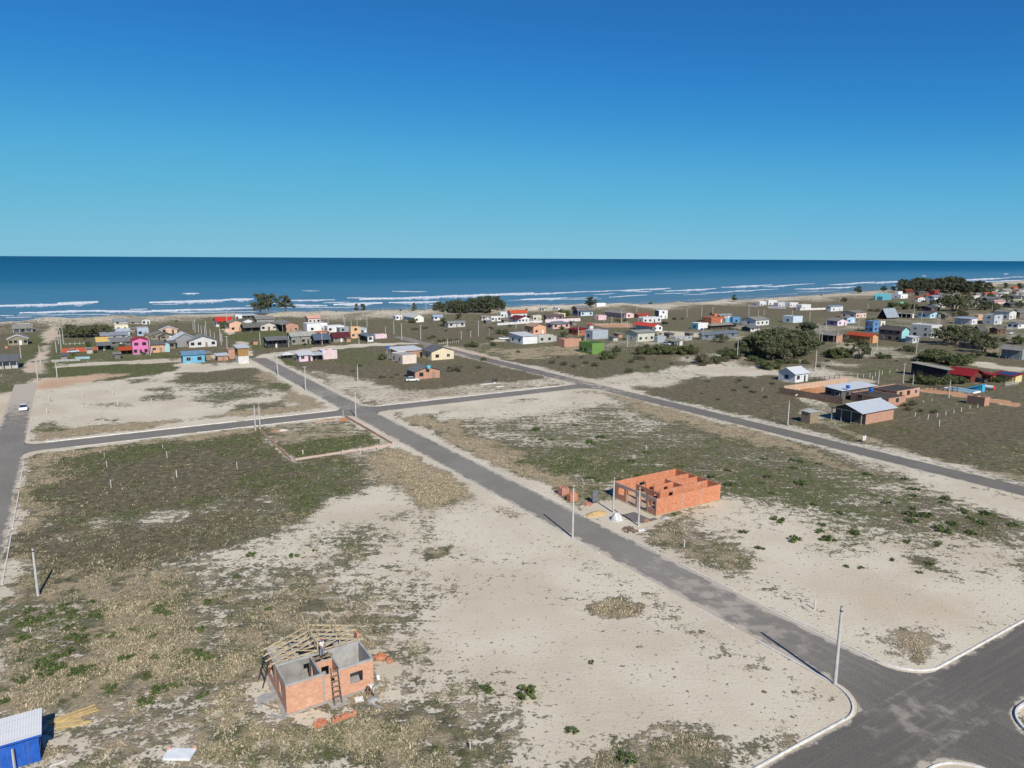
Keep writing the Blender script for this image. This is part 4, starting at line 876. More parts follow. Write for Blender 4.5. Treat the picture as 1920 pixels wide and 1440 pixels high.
hs_('4', 1090, 268, 150, 60, 42, 'gA', (170, 140, 128), (140, 140, 140), 'brown grey house half hidden below the dark tree', nf=1)
hs_('4', 850, 262, 60, 20, 40, 'gA', (236, 236, 232), (190, 196, 200), 'white house peeping out of the bushes near the dunes', nf=1)
hs_('4', 690, 268, 70, 20, 40, 'gA', (206, 216, 196), (170, 176, 176), 'pale green house in the bushes near the dunes', nf=1)
hs_('4', 1105, 535, 105, 110, 62, 'sl', (206, 110, 70), (140, 40, 50), 'orange house with dark red roof and open front', nf=1, rise=.5, nl=2, left=(150, 84, 60))
hs_('4', 1265, 577, 175, 90, 96, 'f', (172, 186, 198), (220, 196, 190), 'blue grey box house behind the green house', nf=0, left=(108, 124, 142), door=False)
hs_('4', 1235, 461, 40, 18, 44, 's', W_, (206, 70, 66), 'tiny white hut with a red roof by the dirt road', nf=0, rise=.3, door=False, name='hut', cat='hut')
hs_('4', 600, 522, 142, 98, 88, 'gB', (236, 174, 134), (190, 160, 140), 'salmon house with stepped gable beside the white shed', nf=1, rise=1.2, left=(96, 104, 116))
hs_('4', 482, 633, 164, 148, 88, 's', (238, 240, 240), (230, 230, 226), 'large white shed with blue windows on its shaded side', nf=0, rise=.7, nl=2, left=(108, 140, 180), door=False)
hs_('4', 655, 617, 168, 40, 84, 'f', (192, 192, 182), LG, 'grey block house with a small window right of the white shed', nf=2, door=False)
hs_('4', 822, 600, 36, 10, 62, 'f', (186, 188, 182), None, 'narrow grey water tower block beside the grey house', nf=0, door=False)
hs_('4', 948, 667, 190, 88, 88, 'n', 'brick', None, 'roofless orange brick house shell left of the green house', nf=0, name='unfinished_house')
hs_('4', 1260, 746, 134, 148, 122, 'f', (110, 158, 70), (90, 120, 70), 'bright green box house with dark green shaded side', nf=0, nl=3, left=(52, 92, 58), door=False)
# red roofed farmhouse and neighbours
hs_('t', 1312, 492, 142, 300, 72, 'gB', (232, 236, 240), (214, 84, 76), 'white house with a wide coral red roof and porch', nf=2, rise=1.3, porch='L', posts=6, door=False, left=(70, 74, 78))
hs_('t', 1166, 368, 270, 80, 82, 'f', (222, 224, 226), (206, 210, 214), 'white flat roofed house just behind the coral red roof', nf=3, left=(92, 104, 116))
hs_('t', 1100, 290, 170, 60, 40, 'gA', (180, 120, 110), (190, 76, 72), 'low house with a red roof strip behind the white flat house', nf=1, rise=.6)
hs_('t', 1402, 307, 130, 62, 128, 'f', (240, 240, 242), W_, 'tall white cube house with dark blue side near the black car', nf=1, left=(60, 78, 96))
hs_('t', 1085, 648, 250, 180, 132, 'gA', (206, 208, 190), (158, 162, 152), 'pale green grey house with three dark windows and sheet roof', nf=3, rise=.8, nl=1, left=(96, 100, 92), door=False)
hs_('t', 1378, 658, 130, 52, 88, 'f', (170, 182, 194), LG, 'blue grey shack right of the pale green house', nf=0, left=(108, 122, 138), door=False)
hs_('t', 1640, 710, 118, 150, 68, 'sl', (216, 218, 220), (160, 162, 142), 'white shack with olive roof and dark carport behind the hedge', nf=0, rise=.4, porch='L', posts=4)
hs_('t', 1650, 640, 250, 60, 48, 'f', (180, 184, 190), (156, 160, 164), 'long low grey roofed house behind the hedge', nf=2)
# centre right
hs_('5', 652, 467, 114, 78, 70, 'f', (240, 240, 242), LG, 'white house with bright turquoise side wall', nf=0, left=(96, 190, 214), nl=1, door=False)
hs_('5', 800, 396, 150, 100, 62, 'f', (206, 104, 66), (150, 130, 120), 'orange house with a little orange tower', nf=1, left=(150, 76, 54), nl=1)
hs_('5', 835, 345, 56, 12, 52, 'f', (224, 120, 66), None, 'square orange tower behind the orange house', nf=0, door=False)
hs_('5', 960, 390, 56, 20, 46, 'f', (120, 196, 226), LG, 'small turquoise block beside the deep blue house', nf=0, door=False)
hs_('5', 1040, 402, 84, 28, 74, 'f', (84, 150, 206), LG, 'deep blue house with a blue tank tower', nf=1, left=(40, 96, 160), door=False)
hs_('5', 900, 345, 130, 40, 36, 'gA', (190, 180, 170), (156, 160, 164), 'grey roofed house behind the blue and turquoise blocks', nf=1)
hs_('5', 800, 472, 245, 40, 46, 'h', (90, 84, 78), (146, 142, 132), 'open porch house with grey hipped roof and white posts', porch='F', posts=7, rise=1.3)  # wall darkened in colour for the shade behind the posts
hs_('5', 1302, 424, 146, 160, 62, 'gA', (222, 224, 224), (150, 150, 144), 'grey house with white end wall and a row of windows', nf=3, left=(128, 138, 150), rise=1.3, nl=1, door=False)
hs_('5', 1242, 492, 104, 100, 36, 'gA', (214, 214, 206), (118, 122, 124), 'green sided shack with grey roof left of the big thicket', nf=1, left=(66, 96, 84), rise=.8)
hs_('5', 700, 582, 390, 36, 58, 'gA', (120, 132, 146), (108, 120, 132), 'long blue grey roofed house beside a blue tank', nf=3, rise=.9, left=(84, 100, 130))
hs_('5', 1720, 392, 106, 118, 72, 'f', (204, 222, 238), LG, 'pale blue flat house alone left of the lilac houses', nf=0, left=(140, 156, 176), nl=1, door=False)
hs_('5', 1345, 207, 76, 40, 54, 'f', W_, W_, 'white modern cube of the beach villas, nearest the lone bush', nf=1, left=(140, 150, 160))
hs_('5', 1442, 200, 96, 50, 62, 'f', W_, W_, 'white modern villa with the tallest cube near the beach', nf=1, left=(150, 160, 172))
hs_('5', 1550, 218, 110, 50, 52, 'f', (200, 206, 214), W_, 'grey and white modern villa in the middle of the beach row', nf=2, left=(120, 130, 142))
hs_('5', 1685, 218, 92, 50, 52, 'f', (220, 222, 220), W_, 'white modern villa with a dark garage door', nf=2, left=(140, 150, 160))
hs_('5', 1815, 250, 105, 60, 62, 'f', W_, W_, 'white villa with parapets at the end of the beach row', nf=1, left=(146, 160, 176))
hs_('5', 1740, 1066, 146, 186, 100, 'gA', (226, 230, 234), (226, 230, 234), 'small white house with white roof alone on a sandy clearing', nf=1, nl=1, rise=1.5, left=(206, 214, 222), ov=.5)
# right
hs_('6', 262, 384, 104, 34, 42, 's', (222, 226, 228), (150, 176, 200), 'white box house with a pale blue roof and porch', rise=.3, nf=1, left=(80, 84, 90))
hs_('6', 478, 442, 88, 132, 46, 'gA', (234, 206, 190), (140, 138, 130), 'peach fronted house with long grey roof', nf=2, left=(128, 126, 120), nl=2, rise=1.0)
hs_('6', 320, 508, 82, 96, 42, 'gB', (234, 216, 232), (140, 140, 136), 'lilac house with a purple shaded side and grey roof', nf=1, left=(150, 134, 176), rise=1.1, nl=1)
hs_('6', 402, 487, 70, 20, 50, 'gB', (176, 208, 240), (150, 150, 146), 'light blue house squeezed beside the lilac house', nf=1, rise=.6)
hs_('6', 742, 452, 96, 76, 22, 'gA', (60, 60, 62), (160, 172, 184), 'black A-frame house with steep silver roof', nf=0, rise=5.0, ov=.6, nl=0, left=(28, 28, 30), door=False)
hs_('6', 950, 442, 26, 122, 36, 'f', W_, W_, 'low white house with dark open side right of the A-frame', nf=0, porch='L', posts=4, left=(50, 50, 54), door=False)  # dark left colour paints the shade of the open side
hs_('6', 622, 562, 50, 68, 96, 'f', (92, 146, 206), LG, 'sky blue two storey house with dark windows', nf=1, nl=2, left=(78, 128, 196), door=False)
hs_('6', 690, 515, 38, 20, 46, 'f', (232, 230, 222), LG, 'small white block attached to the blue two storey house', nf=1, door=False)
hs_('6', 866, 645, 62, 195, 96, 'gB', (150, 222, 226), (96, 92, 90), 'big dark timber house with turquoise gable end', nf=0, nl=3, rise=1.6, left=(128, 116, 110), door=False)
hs_('6', 1118, 612, 90, 180, 108, 'f', (216, 216, 210), (230, 230, 228), 'white modern house with long dark window strip', nf=0, nl=2, left=(176, 178, 178), door=False)
hs_('6', 962, 657, 56, 62, 48, 's', (206, 210, 214), (216, 220, 220), 'pale sheet metal lean-to below the white modern house', rise=.4, nf=1)
hs_('6', 602, 658, 66, 205, 58, 'gB', (232, 166, 112), (188, 82, 54), 'orange house with orange tiled roof and posts along its porch', nf=0, porch='L', posts=6, rise=1.0, left=(96, 70, 58), door=False)
hs_('6', 288, 652, 74, 150, 60, 'sl', 'brick', FIB, 'bare brick house with pale grey roof and carport', nf=0, porch='L', posts=4, rise=.6, left=(70, 64, 60), door=False)  # left plaster coloured dark as the carport's shade
hs_('6', 705, 288, 78, 76, 26, 'arch', (92, 176, 200), (120, 206, 214), 'turquoise hall with a rounded barrel roof near the beach', nf=0, nl=1, rise=3.4, left=(80, 150, 170), door=False)
hs_('6', 645, 286, 40, 18, 34, 'f', (96, 182, 204), LG, 'small turquoise block left of the barrel roofed hall', nf=0, door=False)
hs_('6', 862, 274, 60, 82, 36, 'f', (240, 240, 242), W_, 'white house with square tower right of the barrel roofed hall', nf=1, nl=1)
hs_('6', 838, 272, 36, 26, 60, 'f', (226, 230, 236), W_, 'square white tower above the white beach house', nf=0, door=False)
hs_('6', 905, 236, 60, 24, 30, 'gA', (110, 70, 62), (140, 66, 50), 'brown house with rust red roof in front of the far pine grove', nf=1, rise=1.4)
hs_('6', 1020, 250, 75, 38, 26, 'gA', (120, 96, 84), (96, 92, 88), 'brown house with dark roof in front of the far pine grove', nf=1)
hs_('6', 1150, 245, 46, 46, 44, 'f', (150, 44, 48), (236, 236, 236), 'dark red house with a white flat roof', nf=1, left=(110, 34, 38))
hs_('6', 1010, 302, 60, 30, 34, 'gB', W_, (206, 92, 58), 'white house with orange tiled roof below the far pine grove', nf=1, rise=1.0)
hs_('6', 1085, 270, 40, 25, 22, 'gA', (226, 200, 180), (196, 66, 50), 'house with a small red roof beside the orange tiled one', nf=1, rise=.8)
hs_('6', 1148, 307, 66, 66, 46, 'gA', (214, 226, 238), (150, 160, 168), 'blue white house with grey roof below the dark red house', nf=2, nl=1, left=(128, 136, 144))
hs_('6', 860, 330, 40, 20, 26, 'f', (130, 206, 150), LG, 'mint green low house among dark bushes', nf=0, door=False)
hs_('6', 1120, 384, 76, 118, 30, 'gA', (96, 72, 66), (84, 92, 102), 'wide dark roofed house left of the large dark trees', nf=1, rise=1.3)
hs_('6', 1112, 442, 92, 104, 36, 'gB', (178, 220, 240), (100, 100, 98), 'house with dark grey roof and pale blue gable', nf=1, rise=1.3, left=(78, 84, 86), nl=1)
hs_('6', 1245, 452, 50, 36, 34, 'gA', (130, 120, 106), (110, 106, 98), 'brown shack right of the pale blue gable', nf=1, rise=.9)
hs_('6', 1456, 498, 62, 146, 50, 'sl', (224, 224, 226), (168, 188, 214), 'white house with pale blue metal roof and dark glass front', nf=1, porch='L', posts=3, rise=.3, left=(40, 46, 58), door=False)
hs_('6', 1522, 482, 36, 36, 72, 'f', (226, 176, 140), LG, 'tall brick and white tower block beside the pale blue roof', nf=0, left=(232, 230, 226), door=False)
hs_('6', 1660, 498, 72, 92, 82, 'f', (190, 198, 206), (110, 122, 136), 'blue grey two storey house with dark flat roof', nf=1, nl=1, left=(120, 134, 148))
hs_('6', 1540, 578, 60, 68, 30, 'gA', (76, 76, 78), (98, 98, 94), 'dark shed with steep grey gable roof', nf=0, rise=2.4, ov=.5, nl=0, door=False, name='shed', cat='shed')
hs_('6', 1690, 580, 70, 70, 44, 'gA', (126, 92, 70), (112, 112, 106), 'brown shack with grey roof near the parked white car', nf=1, rise=.9, nl=1)
hs_('6', 1868, 532, 60, 98, 42, 'gA', (232, 232, 232), (132, 132, 128), 'white ended house with grey roof at the right edge', nf=1, left=(120, 122, 124), nl=2, rise=1.1)
hs_('6', 1790, 452, 60, 130, 62, 'gB', (220, 222, 214), (140, 138, 130), 'white gabled house with long grey roof on the right', nf=1, rise=1.0, nl=2, left=(120, 122, 118))
hs_('6', 1700, 440, 34, 20, 42, 'f', (236, 236, 236), LG, 'narrow white block behind the blue grey house', nf=0, door=False)
hs_('6', 1880, 440, 70, 60, 46, 'gA', (128, 118, 110), (136, 136, 134), 'grey roofed house behind the white ended one at the right edge', nf=1, nl=1)
hs_('6', 1862, 402, 80, 40, 28, 'gA', (140, 132, 124), (120, 122, 122), 'low dark roofed house high on the right edge', nf=1)
hs_('6', 1540, 714, 26, 182, 52, 'f', (72, 76, 74), (220, 222, 220), 'dark low shed with a white flat roof under the spreading tree', nf=0, nl=2, left=(64, 66, 66), door=False, name='shed', cat='shed')
hs_('6', 1880, 802, 66, 178, 84, 'gB', (150, 158, 160), (146, 146, 138), 'grey house with open dark front at the right edge', nf=0, porch='L', posts=4, rise=1.3, left=(36, 40, 44), door=False)
for (x, y, r, l, h, rf, wc, rc, lab) in [
    (1590, 262, 90, 40, 30, 'gA', (226, 200, 180), (206, 96, 62), 'house with broad orange roof among the far trees'),
    (1495, 276, 42, 20, 26, 'f', (234, 232, 230), LG, 'little white block left of the broad orange roof'),
    (1702, 254, 40, 20, 24, 'gB', (240, 240, 238), (200, 200, 196), 'white gabled house right of the broad orange roof'),
    (1450, 232, 26, 16, 50, 'gB', (206, 140, 110), (196, 120, 92), 'slender orange tower house in front of the far trees'),
    (1668, 324, 80, 30, 26, 'gA', (232, 196, 190), (200, 160, 150), 'pale pink house with rosy roof in the far right quarter'),
    (1840, 318, 72, 40, 24, 'gA', (150, 186, 110), (176, 206, 140), 'lime green roofed house in the far right quarter'),
    (1745, 220, 70, 40, 20, 'gA', (170, 168, 164), (176, 176, 172), 'pale grey roofed house far back near the shore'),
    (1830, 202, 36, 20, 22, 'gA', (206, 130, 104), (196, 96, 70), 'small red brick house far back near the shore'),
    (1880, 222, 60, 40, 22, 'gA', (200, 196, 190), (150, 150, 146), 'grey white house far back at the right edge'),
    (1700, 290, 90, 50, 24, 'gA', (110, 110, 108), (106, 110, 112), 'dark slate roofed house below the white gabled one'),
    (1830, 280, 90, 60, 22, 'gA', (90, 92, 96), (96, 102, 110), 'long dark roofed house above the lime green roof'),
    (1800, 350, 110, 60, 30, 'gA', (80, 80, 80), (92, 94, 94), 'blackish roofed house below the lime green roof'),
    (1600, 300, 90, 40, 26, 'gA', (84, 88, 92), (116, 122, 126), 'slate grey house under the broad orange roof'),
    (1870, 260, 60, 30, 22, 'gA', (214, 196, 186), (190, 120, 100), 'rosy roofed house at the far right edge')]:
    hs_('6', x, y, r, l, h, rf, wc, rc, lab, nf=1, rise=1.0 if rf != 'f' else None)
# compounds on the right
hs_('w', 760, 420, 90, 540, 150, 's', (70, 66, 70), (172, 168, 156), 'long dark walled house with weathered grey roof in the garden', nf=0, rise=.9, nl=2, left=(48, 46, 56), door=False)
hs_('w', 1112, 462, 165, 335, 112, 'gB', (120, 60, 50), (150, 38, 46), 'garden house with big dark red gable roof', nf=0, rise=1.5, nl=2, left=(70, 44, 42), ov=.8)
hs_('w', 1425, 452, 60, 210, 105, 's', (196, 110, 70), (156, 42, 48), 'orange walled wing with low red roof in the garden', nf=0, rise=.4, porch='L', posts=4, left=(150, 70, 44), door=False)
SOL = hs_('w', 1745, 470, 135, 300, 105, 'sl', (240, 216, 140), (150, 40, 46), 'yellow ended garage with red roof carrying solar panels', nf=0, rise=.3, porch='L', posts=4, left=(36, 34, 36), door=False)
hs_('7', 745, 530, 232, 218, 92, 'gA', 'brick', (206, 214, 220), 'brick house with pale metal gable roof and open dark veranda', nf=0, nl=0, rise=1.4, porch='L', posts=4, ov=.6, left=(90, 92, 92), door=False)  # left wall and gable coloured dark for veranda shade
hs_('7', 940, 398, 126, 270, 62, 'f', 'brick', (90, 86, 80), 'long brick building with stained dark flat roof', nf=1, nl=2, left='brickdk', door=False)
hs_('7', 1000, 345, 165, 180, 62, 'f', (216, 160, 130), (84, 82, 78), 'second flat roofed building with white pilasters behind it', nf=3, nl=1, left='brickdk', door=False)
hs_('7', 602, 345, 245, 118, 66, 's', (106, 104, 104), (226, 230, 232), 'low grey house with white sheet roof and two blue tanks', nf=2, rise=.4, nl=2)
hs_('7', 376, 518, 64, 64, 78, 's', 'wood', (196, 196, 190), 'small timber hut with flat pale roof by the roadside pole', nf=0, nl=0, rise=.15, ov=.2, door=False, name='hut', cat='hut')
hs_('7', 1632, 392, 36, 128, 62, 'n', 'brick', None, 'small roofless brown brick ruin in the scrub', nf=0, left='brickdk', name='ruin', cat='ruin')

FR = 'small grey roofed houses crowded toward the far right shore'
for k in range(48):
    x = random.uniform(1120, 1915); y = random.uniform(205, 330) if x > 1500 else random.uniform(255, 360)
    c_ = random.choice([(206, 204, 198), (228, 228, 226), (196, 204, 212), (180, 176, 168), (150, 146, 140), (214, 206, 190)])
    hs_('6', x, y, random.uniform(30, 60), random.uniform(18, 45), random.uniform(18, 26), random.choice(['gA', 'gB']), c_, random.choice([FIB, FIBD, (128, 126, 122)]), 'small grey roofed house in the crowded far right part of town', nf=1, rise=.9, group=FR, door=False)
FC = 'small sheds in the yards of the middle town'
for x, y, l in (('4', 70, 400), ('4', 270, 395), ('4', 560, 350), ('4', 660, 340), ('4', 1040, 420), ('4', 1260, 560), ('4', 1500, 600), ('4', 1560, 560), ('5', 330, 560), ('5', 560, 560), ('5', 1080, 440), ('2', 1560, 530), ('2', 740, 470), ('2', 1050, 640), ('3', 300, 610), ('1', 1180, 320), ('1', 1470, 260), ('1', 1630, 330), ('1', 980, 500), ('1', 1290, 560), ('2', 420, 650), ('2', 1300, 470)):
    hs_(x, y, l, random.uniform(34, 60), -random.uniform(2.5, 4), random.uniform(20, 34), 's', random.choice([(150, 140, 128), (196, 190, 180), (120, 116, 112), 'brick', 'wood']), random.choice([FIB, FIBD, WMET]), 'small backyard shed squeezed between the houses', nf=0, rise=.3, group=FC, door=False, name='shed', cat='shed')
# ---------------------------------------------------------------- trees and bushes
fol = {'pine': leafmat('casuarina_foliage', (.055, .069, .040), (.112, .128, .074)),
       'bush': leafmat('bush_foliage', (.052, .068, .026), (.13, .15, .06)),
       'scrub': leafmat('scrub_foliage', (.060, .074, .036), (.125, .138, .066)),
       'dry': leafmat('dry_bush_foliage', (.075, .072, .045), (.15, .14, .085)),
       'low': leafmat('ground_plant_foliage', (.050, .080, .022), (.115, .15, .048))}
bark = plain('bark', (.15, .125, .10), .95, 0, .3, 3, .6, .1)
def leaf_cloud(centers, radii, n, sx, sy, up=0.0, rng=RNG, squash=.8):
    k = len(centers); idx = rng.integers(0, k, n)
    d = rng.normal(size=(n, 3)); d /= np.linalg.norm(d, axis=1)[:, None]
    r = rng.random(n)**.45
    P = centers[idx]+d*(radii[idx]*r)[:, None]*np.array([1, 1, squash])
    nrm = d*.6+rng.normal(size=(n, 3))*.6; nrm[:, 2] += .25; nrm /= np.linalg.norm(nrm, axis=1)[:, None]
    t = rng.normal(size=(n, 3)); t[:, 2] += up*3; t -= nrm*(t*nrm).sum(1)[:, None]; t /= np.linalg.norm(t, axis=1)[:, None]+1e-9
    s = np.cross(nrm, t); sz = rng.uniform(.6, 1.4, n)[:, None]
    a = t*sy*sz; b = s*sx*sz
    V = np.stack([P-a*.5, P+b*.5-a*.1, P+a*.5, P-b*.5-a*.1], 1)
    return V.reshape(-1, 3)
def cloud_mesh(name, V, m):
    me = bpy.data.meshes.new(name); n = len(V)
    me.vertices.add(n); me.vertices.foreach_set('co', V.astype(np.float32).ravel())
    me.loops.add(n); me.loops.foreach_set('vertex_index', np.arange(n, dtype=np.int32))
    me.polygons.add(n//4); me.polygons.foreach_set('loop_start', np.arange(0, n, 4, dtype=np.int32)); me.update()
    me.materials.append(m); return me
PROTO = {}
def make_proto(kind, v):
    rng = np.random.default_rng(hash((kind, v)) % 1000 if False else {'pine': 10, 'bush': 20, 'scrub': 30, 'dry': 40, 'low': 50, 'tall': 60}[kind]+v)
    tr = MB()
    if kind in ('pine', 'tall'):            # unit height 10
        hw = 2.6 if kind == 'pine' else 3.4; C = []; R = []
        tr.tube((0, 0, -.3), (.1, 0, 4.5), .22, .15); tr.tube((.1, 0, 4.5), (0, .1, 8.8), .15, .04)
        for k in range(46):
            z = rng.uniform(1.6, 9.6) if kind == 'pine' else rng.uniform(3.2, 9.6); an = rng.uniform(0, 6.28)
            rad = hw*(1-((z-4.4)/6.0)**2)**.5*rng.uniform(.25, 1) if abs(z-4.4) < 6 else .3
            c = (rad*math.cos(an), rad*math.sin(an), z); C.append(c); R.append(rng.uniform(.3, .95))
            if k % 2: tr.tube((0, 0, max(1, z-1.6)), c, .06, .02, 5, cap=False)
        V = leaf_cloud(np.array(C), np.array(R), 3400, .17, .75, .8, rng, 1.2)
        V = np.concatenate([V, leaf_cloud(np.array(C), np.array(R)*.7, 900, .4, .5, .3, rng)])
        cr = cloud_mesh('crown', V, fol['pine'])
    elif kind in ('bush', 'dry'):            # unit height 2, about 3 wide
        C = []; R = []
        for k in range(26):
            an = rng.uniform(0, 6.28); q = rng.random()**.6*1.25; z = rng.uniform(.35, 1.55)*(1-.35*q/1.25)
            C.append((q*math.cos(an), q*math.sin(an), z)); R.append(rng.uniform(.25, .5))
            tr.tube((0, 0, -.1), C[-1], .05, .012, 5, cap=False)
        V = leaf_cloud(np.array(C), np.array(R), 2200 if kind == 'bush' else 1400, .10, .19, .2, rng)
        cr = cloud_mesh('crown', V, fol[kind])
    elif kind == 'scrub':                    # unit height 6, about 9 wide, umbrella crown
        C = []; R = []
        for k in range(7):
            an = k*.9+rng.uniform(-.3, .3); tr.tube((rng.uniform(-.5, .5), rng.uniform(-.5, .5), -.2), (1.6*math.cos(an), 1.6*math.sin(an), 2.6), .16, .1, 6, cap=False)
            tr.tube((1.6*math.cos(an), 1.6*math.sin(an), 2.6), (3.0*math.cos(an+.2), 3.0*math.sin(an+.2), 4.3), .1, .03, 6, cap=False)
        for k in range(60):
            an = rng.uniform(0, 6.28); q = rng.random()**.5*4.2; z = 5.0*(1-(q/5.2)**2)**.5+rng.uniform(-.9, .5)
            if k > 50: z = rng.uniform(1.2, 3)
            C.append((q*math.cos(an), q*math.sin(an), z)); R.append(rng.uniform(.35, 1.0))
        V = leaf_cloud(np.array(C), np.array(R), 6500, .2, .36, .2, rng, .75)
        cr = cloud_mesh('crown', V, fol['scrub'])
    else:                                    # low plant: 1.4 wide, .45 high
        C = []; R = []
        for k in range(14):
            an = rng.uniform(0, 6.28); q = rng.random()**.6*.62
            C.append((q*math.cos(an), q*math.sin(an), rng.uniform(.06, .3)*(1-.5*q))); R.append(rng.uniform(.12, .24))
            tr.tube((0, 0, -.05), C[-1], .02, .008, 4, cap=False)
        V = leaf_cloud(np.array(C), np.array(R), 420, .09, .15, .2, rng)
        cr = cloud_mesh('crown', V, fol['low'])
    o = tr.build('trunk', bark, fix=False); COL.objects.unlink(o)
    return cr, o.data
HN = {'pine': 10.2, 'tall': 10.2, 'bush': 2.0, 'dry': 2.0, 'scrub': 6.0, 'low': .45}
NM = {'pine': ('casuarina_tree', 'tree'), 'tall': ('casuarina_tree', 'tree'), 'bush': ('bush', 'bush'), 'dry': ('dry_bush', 'bush'), 'scrub': ('scrub_tree', 'tree'), 'low': ('low_plant', 'plant')}
def plant(kind, reg, x, y, top, label, group=None, wide=1.0, hm=None, lean=0):
    X, Y = px(reg, x, y); c = un(X, Y); c[2] = float(ground_z(np.array([c[0]]), np.array([c[1]]))[0])
    h = hm or float(np.clip(len_y(c, Zv, px(reg, x, top)[1]), .25, 22))
    k = (kind, random.randint(0, 2))
    if k not in PROTO: PROTO[k] = make_proto(*k)
    cr, tr = PROTO[k]
    th = thing(NM[kind][0], label, NM[kind][1], tuple(c), random.uniform(0, 6.28), group)
    s = h/HN[kind]; th.scale = (s*wide, s*wide, s); th.rotation_euler.x = lean
    for n_, d_ in (('crown', cr), ('trunk', tr)):
        o = bpy.data.objects.new(n_, d_); COL.objects.link(o); o.parent = th
    return th
plant('tall', '2', 1130, 322, 62, 'tall dark casuarina tree standing by the sea, leftmost of three', wide=1.35)
plant('tall', '2', 1222, 300, 58, 'tall casuarina with bare trunk in the middle of three by the sea', wide=1.4)
plant('tall', '2', 1420, 305, 80, 'broad casuarina by the sea, rightmost of three', wide=1.6)
G_ = 'casuarina trees of the dark grove behind the pale barn'
for k in range(32): plant('pine', '3', 1285+20.5*k+random.uniform(-12, 12), 298-10*(k % 3), 168-2.4*k+random.uniform(-14, 16), 'dark casuarina in the dense grove in front of the breaking waves', G_, 1.25)
for k in range(14): plant('pine', '4', 5+21*k+random.uniform(-8, 8), 274-9*(k % 3), 96+(max(0, k-9))*18+random.uniform(-10, 14), 'dark casuarina in the dense grove in front of the breaking waves', G_, 1.25)
plant('pine', '3', 412, 288, 172, 'small casuarina left of the pine grove beside the dunes', wide=1.3)
plant('pine', '3', 485, 288, 172, 'slightly fuller small casuarina beside the dunes', wide=1.6)
plant('pine', '3', 1062, 290, 162, 'slim casuarina standing apart behind the pale barn', wide=1.3)
for k in range(16): plant('bush', '3', 540+46*k, 291, 250+random.uniform(-12, 8), 'low dark shrub of the hedge running left from the pine grove', 'shrubs of the hedge by the dunes', 1.2)
plant('bush', '3', 186, 302, 256, 'single dark shrub on the pale dune')
plant('bush', '3', 1040, 392, 332, 'round dark bush in front of the pale barn', wide=1.3)
plant('pine', '3', 1385, 432, 330, 'dark conical tree beside the small lone grey roofed house', wide=1.6)
plant('pine', '3', 1560, 352, 258, 'dark tree in front of the pine grove by small red roofs', wide=1.5)
plant('bush', '3', 706, 806, 718, 'green bush at the left end of the long brick house', wide=.9)
for x, y, t in ((1350, 612, 560), (1410, 606, 552), (1480, 616, 556), (1535, 612, 556)): plant('bush', '3', x, y, t, 'young green bush in the row behind the wire fence', 'young bushes behind the wire fence')
plant('bush', '3', 1720, 664, 590, 'wide grey green bush at the end of the wire fence', wide=1.3)
plant('bush', '3', 1650, 664, 610, 'smaller bush next to the wide grey green one')
plant('dry', '3', 1520, 940, 830, 'pale tangled shrub in the field right of the brick house', wide=1.2)
plant('bush', '3', 1840, 815, 765, 'small bush beside the start of the back street')
plant('bush', '2', 725, 455, 356, 'dark green bush beside the red roofed white house', wide=.8)
for k in range(9): plant('scrub', '1', 760+55*k, 318-14*(k % 2), 166+random.uniform(-10, 14), 'dark tree in the thick row beside the beach track', 'trees in the row by the beach track', .8)
plant('bush', '1', 1000, 420, 372, 'small palm like bush behind the red wall')
plant('pine', '4', 1240, 244, 98, 'big dark tree on the dunes beside the white two storey house', wide=2.2)
for x, y, t, l in ((980, 312, 240, 'dark bush below the dunes between cream and blue houses'), (920, 300, 220, 'dark bush hiding the pale green house'), (300, 522, 440, 'dark green bush left of the white shed'), (210, 515, 450, 'grey green bush beyond the parked white pick-up'), (940, 545, 470, 'pointed bush beside the grey block house'), (150, 650, 590, 'small bush in front of the parked white car'), (1370, 345, 290, 'bush between blue house and pink house'), (520, 265, 225, 'bush behind the orange tiled roof')):
    plant('bush', '4', x, y, t, l)
GB = 'bushes around the green box house'
for x, y, t in ((1430, 800, 670), (1480, 790, 690), (1535, 720, 640), (1390, 810, 740)): plant('bush', '4', x, y, t, 'green bush growing against the right side of the green house', GB)
GS = 'scattered shrubs on the brown plain'
for x, y, t in ((1770, 810, 735), (1830, 810, 750), (1700, 840, 780), (1290, 880, 810), (1190, 850, 800), (1140, 790, 750), (940, 870, 800), (810, 850, 790), (1680, 950, 880), (1880, 900, 850), (1060, 890, 840)): plant('dry', '4', x, y, t, 'low grey shrub on the brown plain behind the back street', GS)
plant('tall', '5', 1065, 182, 72, 'lone wind bent dark tree on the dune grass', wide=1.0, lean=.15)
plant('bush', '5', 118, 180, 150, 'small shrub on the dune crest')
for k in range(60):
    x, y = random.choice([(random.uniform(905, 1290), random.uniform(655, 700)), (random.uniform(1290, 1700), random.uniform(655, 690)), (random.uniform(560, 1000), random.uniform(660, 712)), (random.uniform(700, 1000), random.uniform(612, 640)), (random.uniform(1270, 1500), random.uniform(712, 750))])
    if abs(edge_d(*[np.array(v) for v in to_ab(un(x, y))])) < 3 : continue
    plant('dry', 'p', x, y, y-random.uniform(3, 8), 'low grey shrub on the brown plain behind the back street', GS, 1.5)
GT = 'trees of the big thicket'
for x, y, t, w in ((1180, 745, 560, .9), (1270, 760, 520, 1), (1360, 790, 470, 1.0), (1450, 770, 440, 1.0), (1560, 790, 430, 1.1), (1660, 760, 440, 1.0), (1750, 770, 460, 1.0), (1830, 740, 470, .9), (1480, 810, 560, .8), (1620, 820, 570, .8)): plant('scrub', '5', x, y, t, 'spreading dark tree inside the big thicket', GT, w*1.05)
plant('pine', '5', 1850, 640, 360, 'feathery tall tree at the right end of the thicket', wide=1.7)
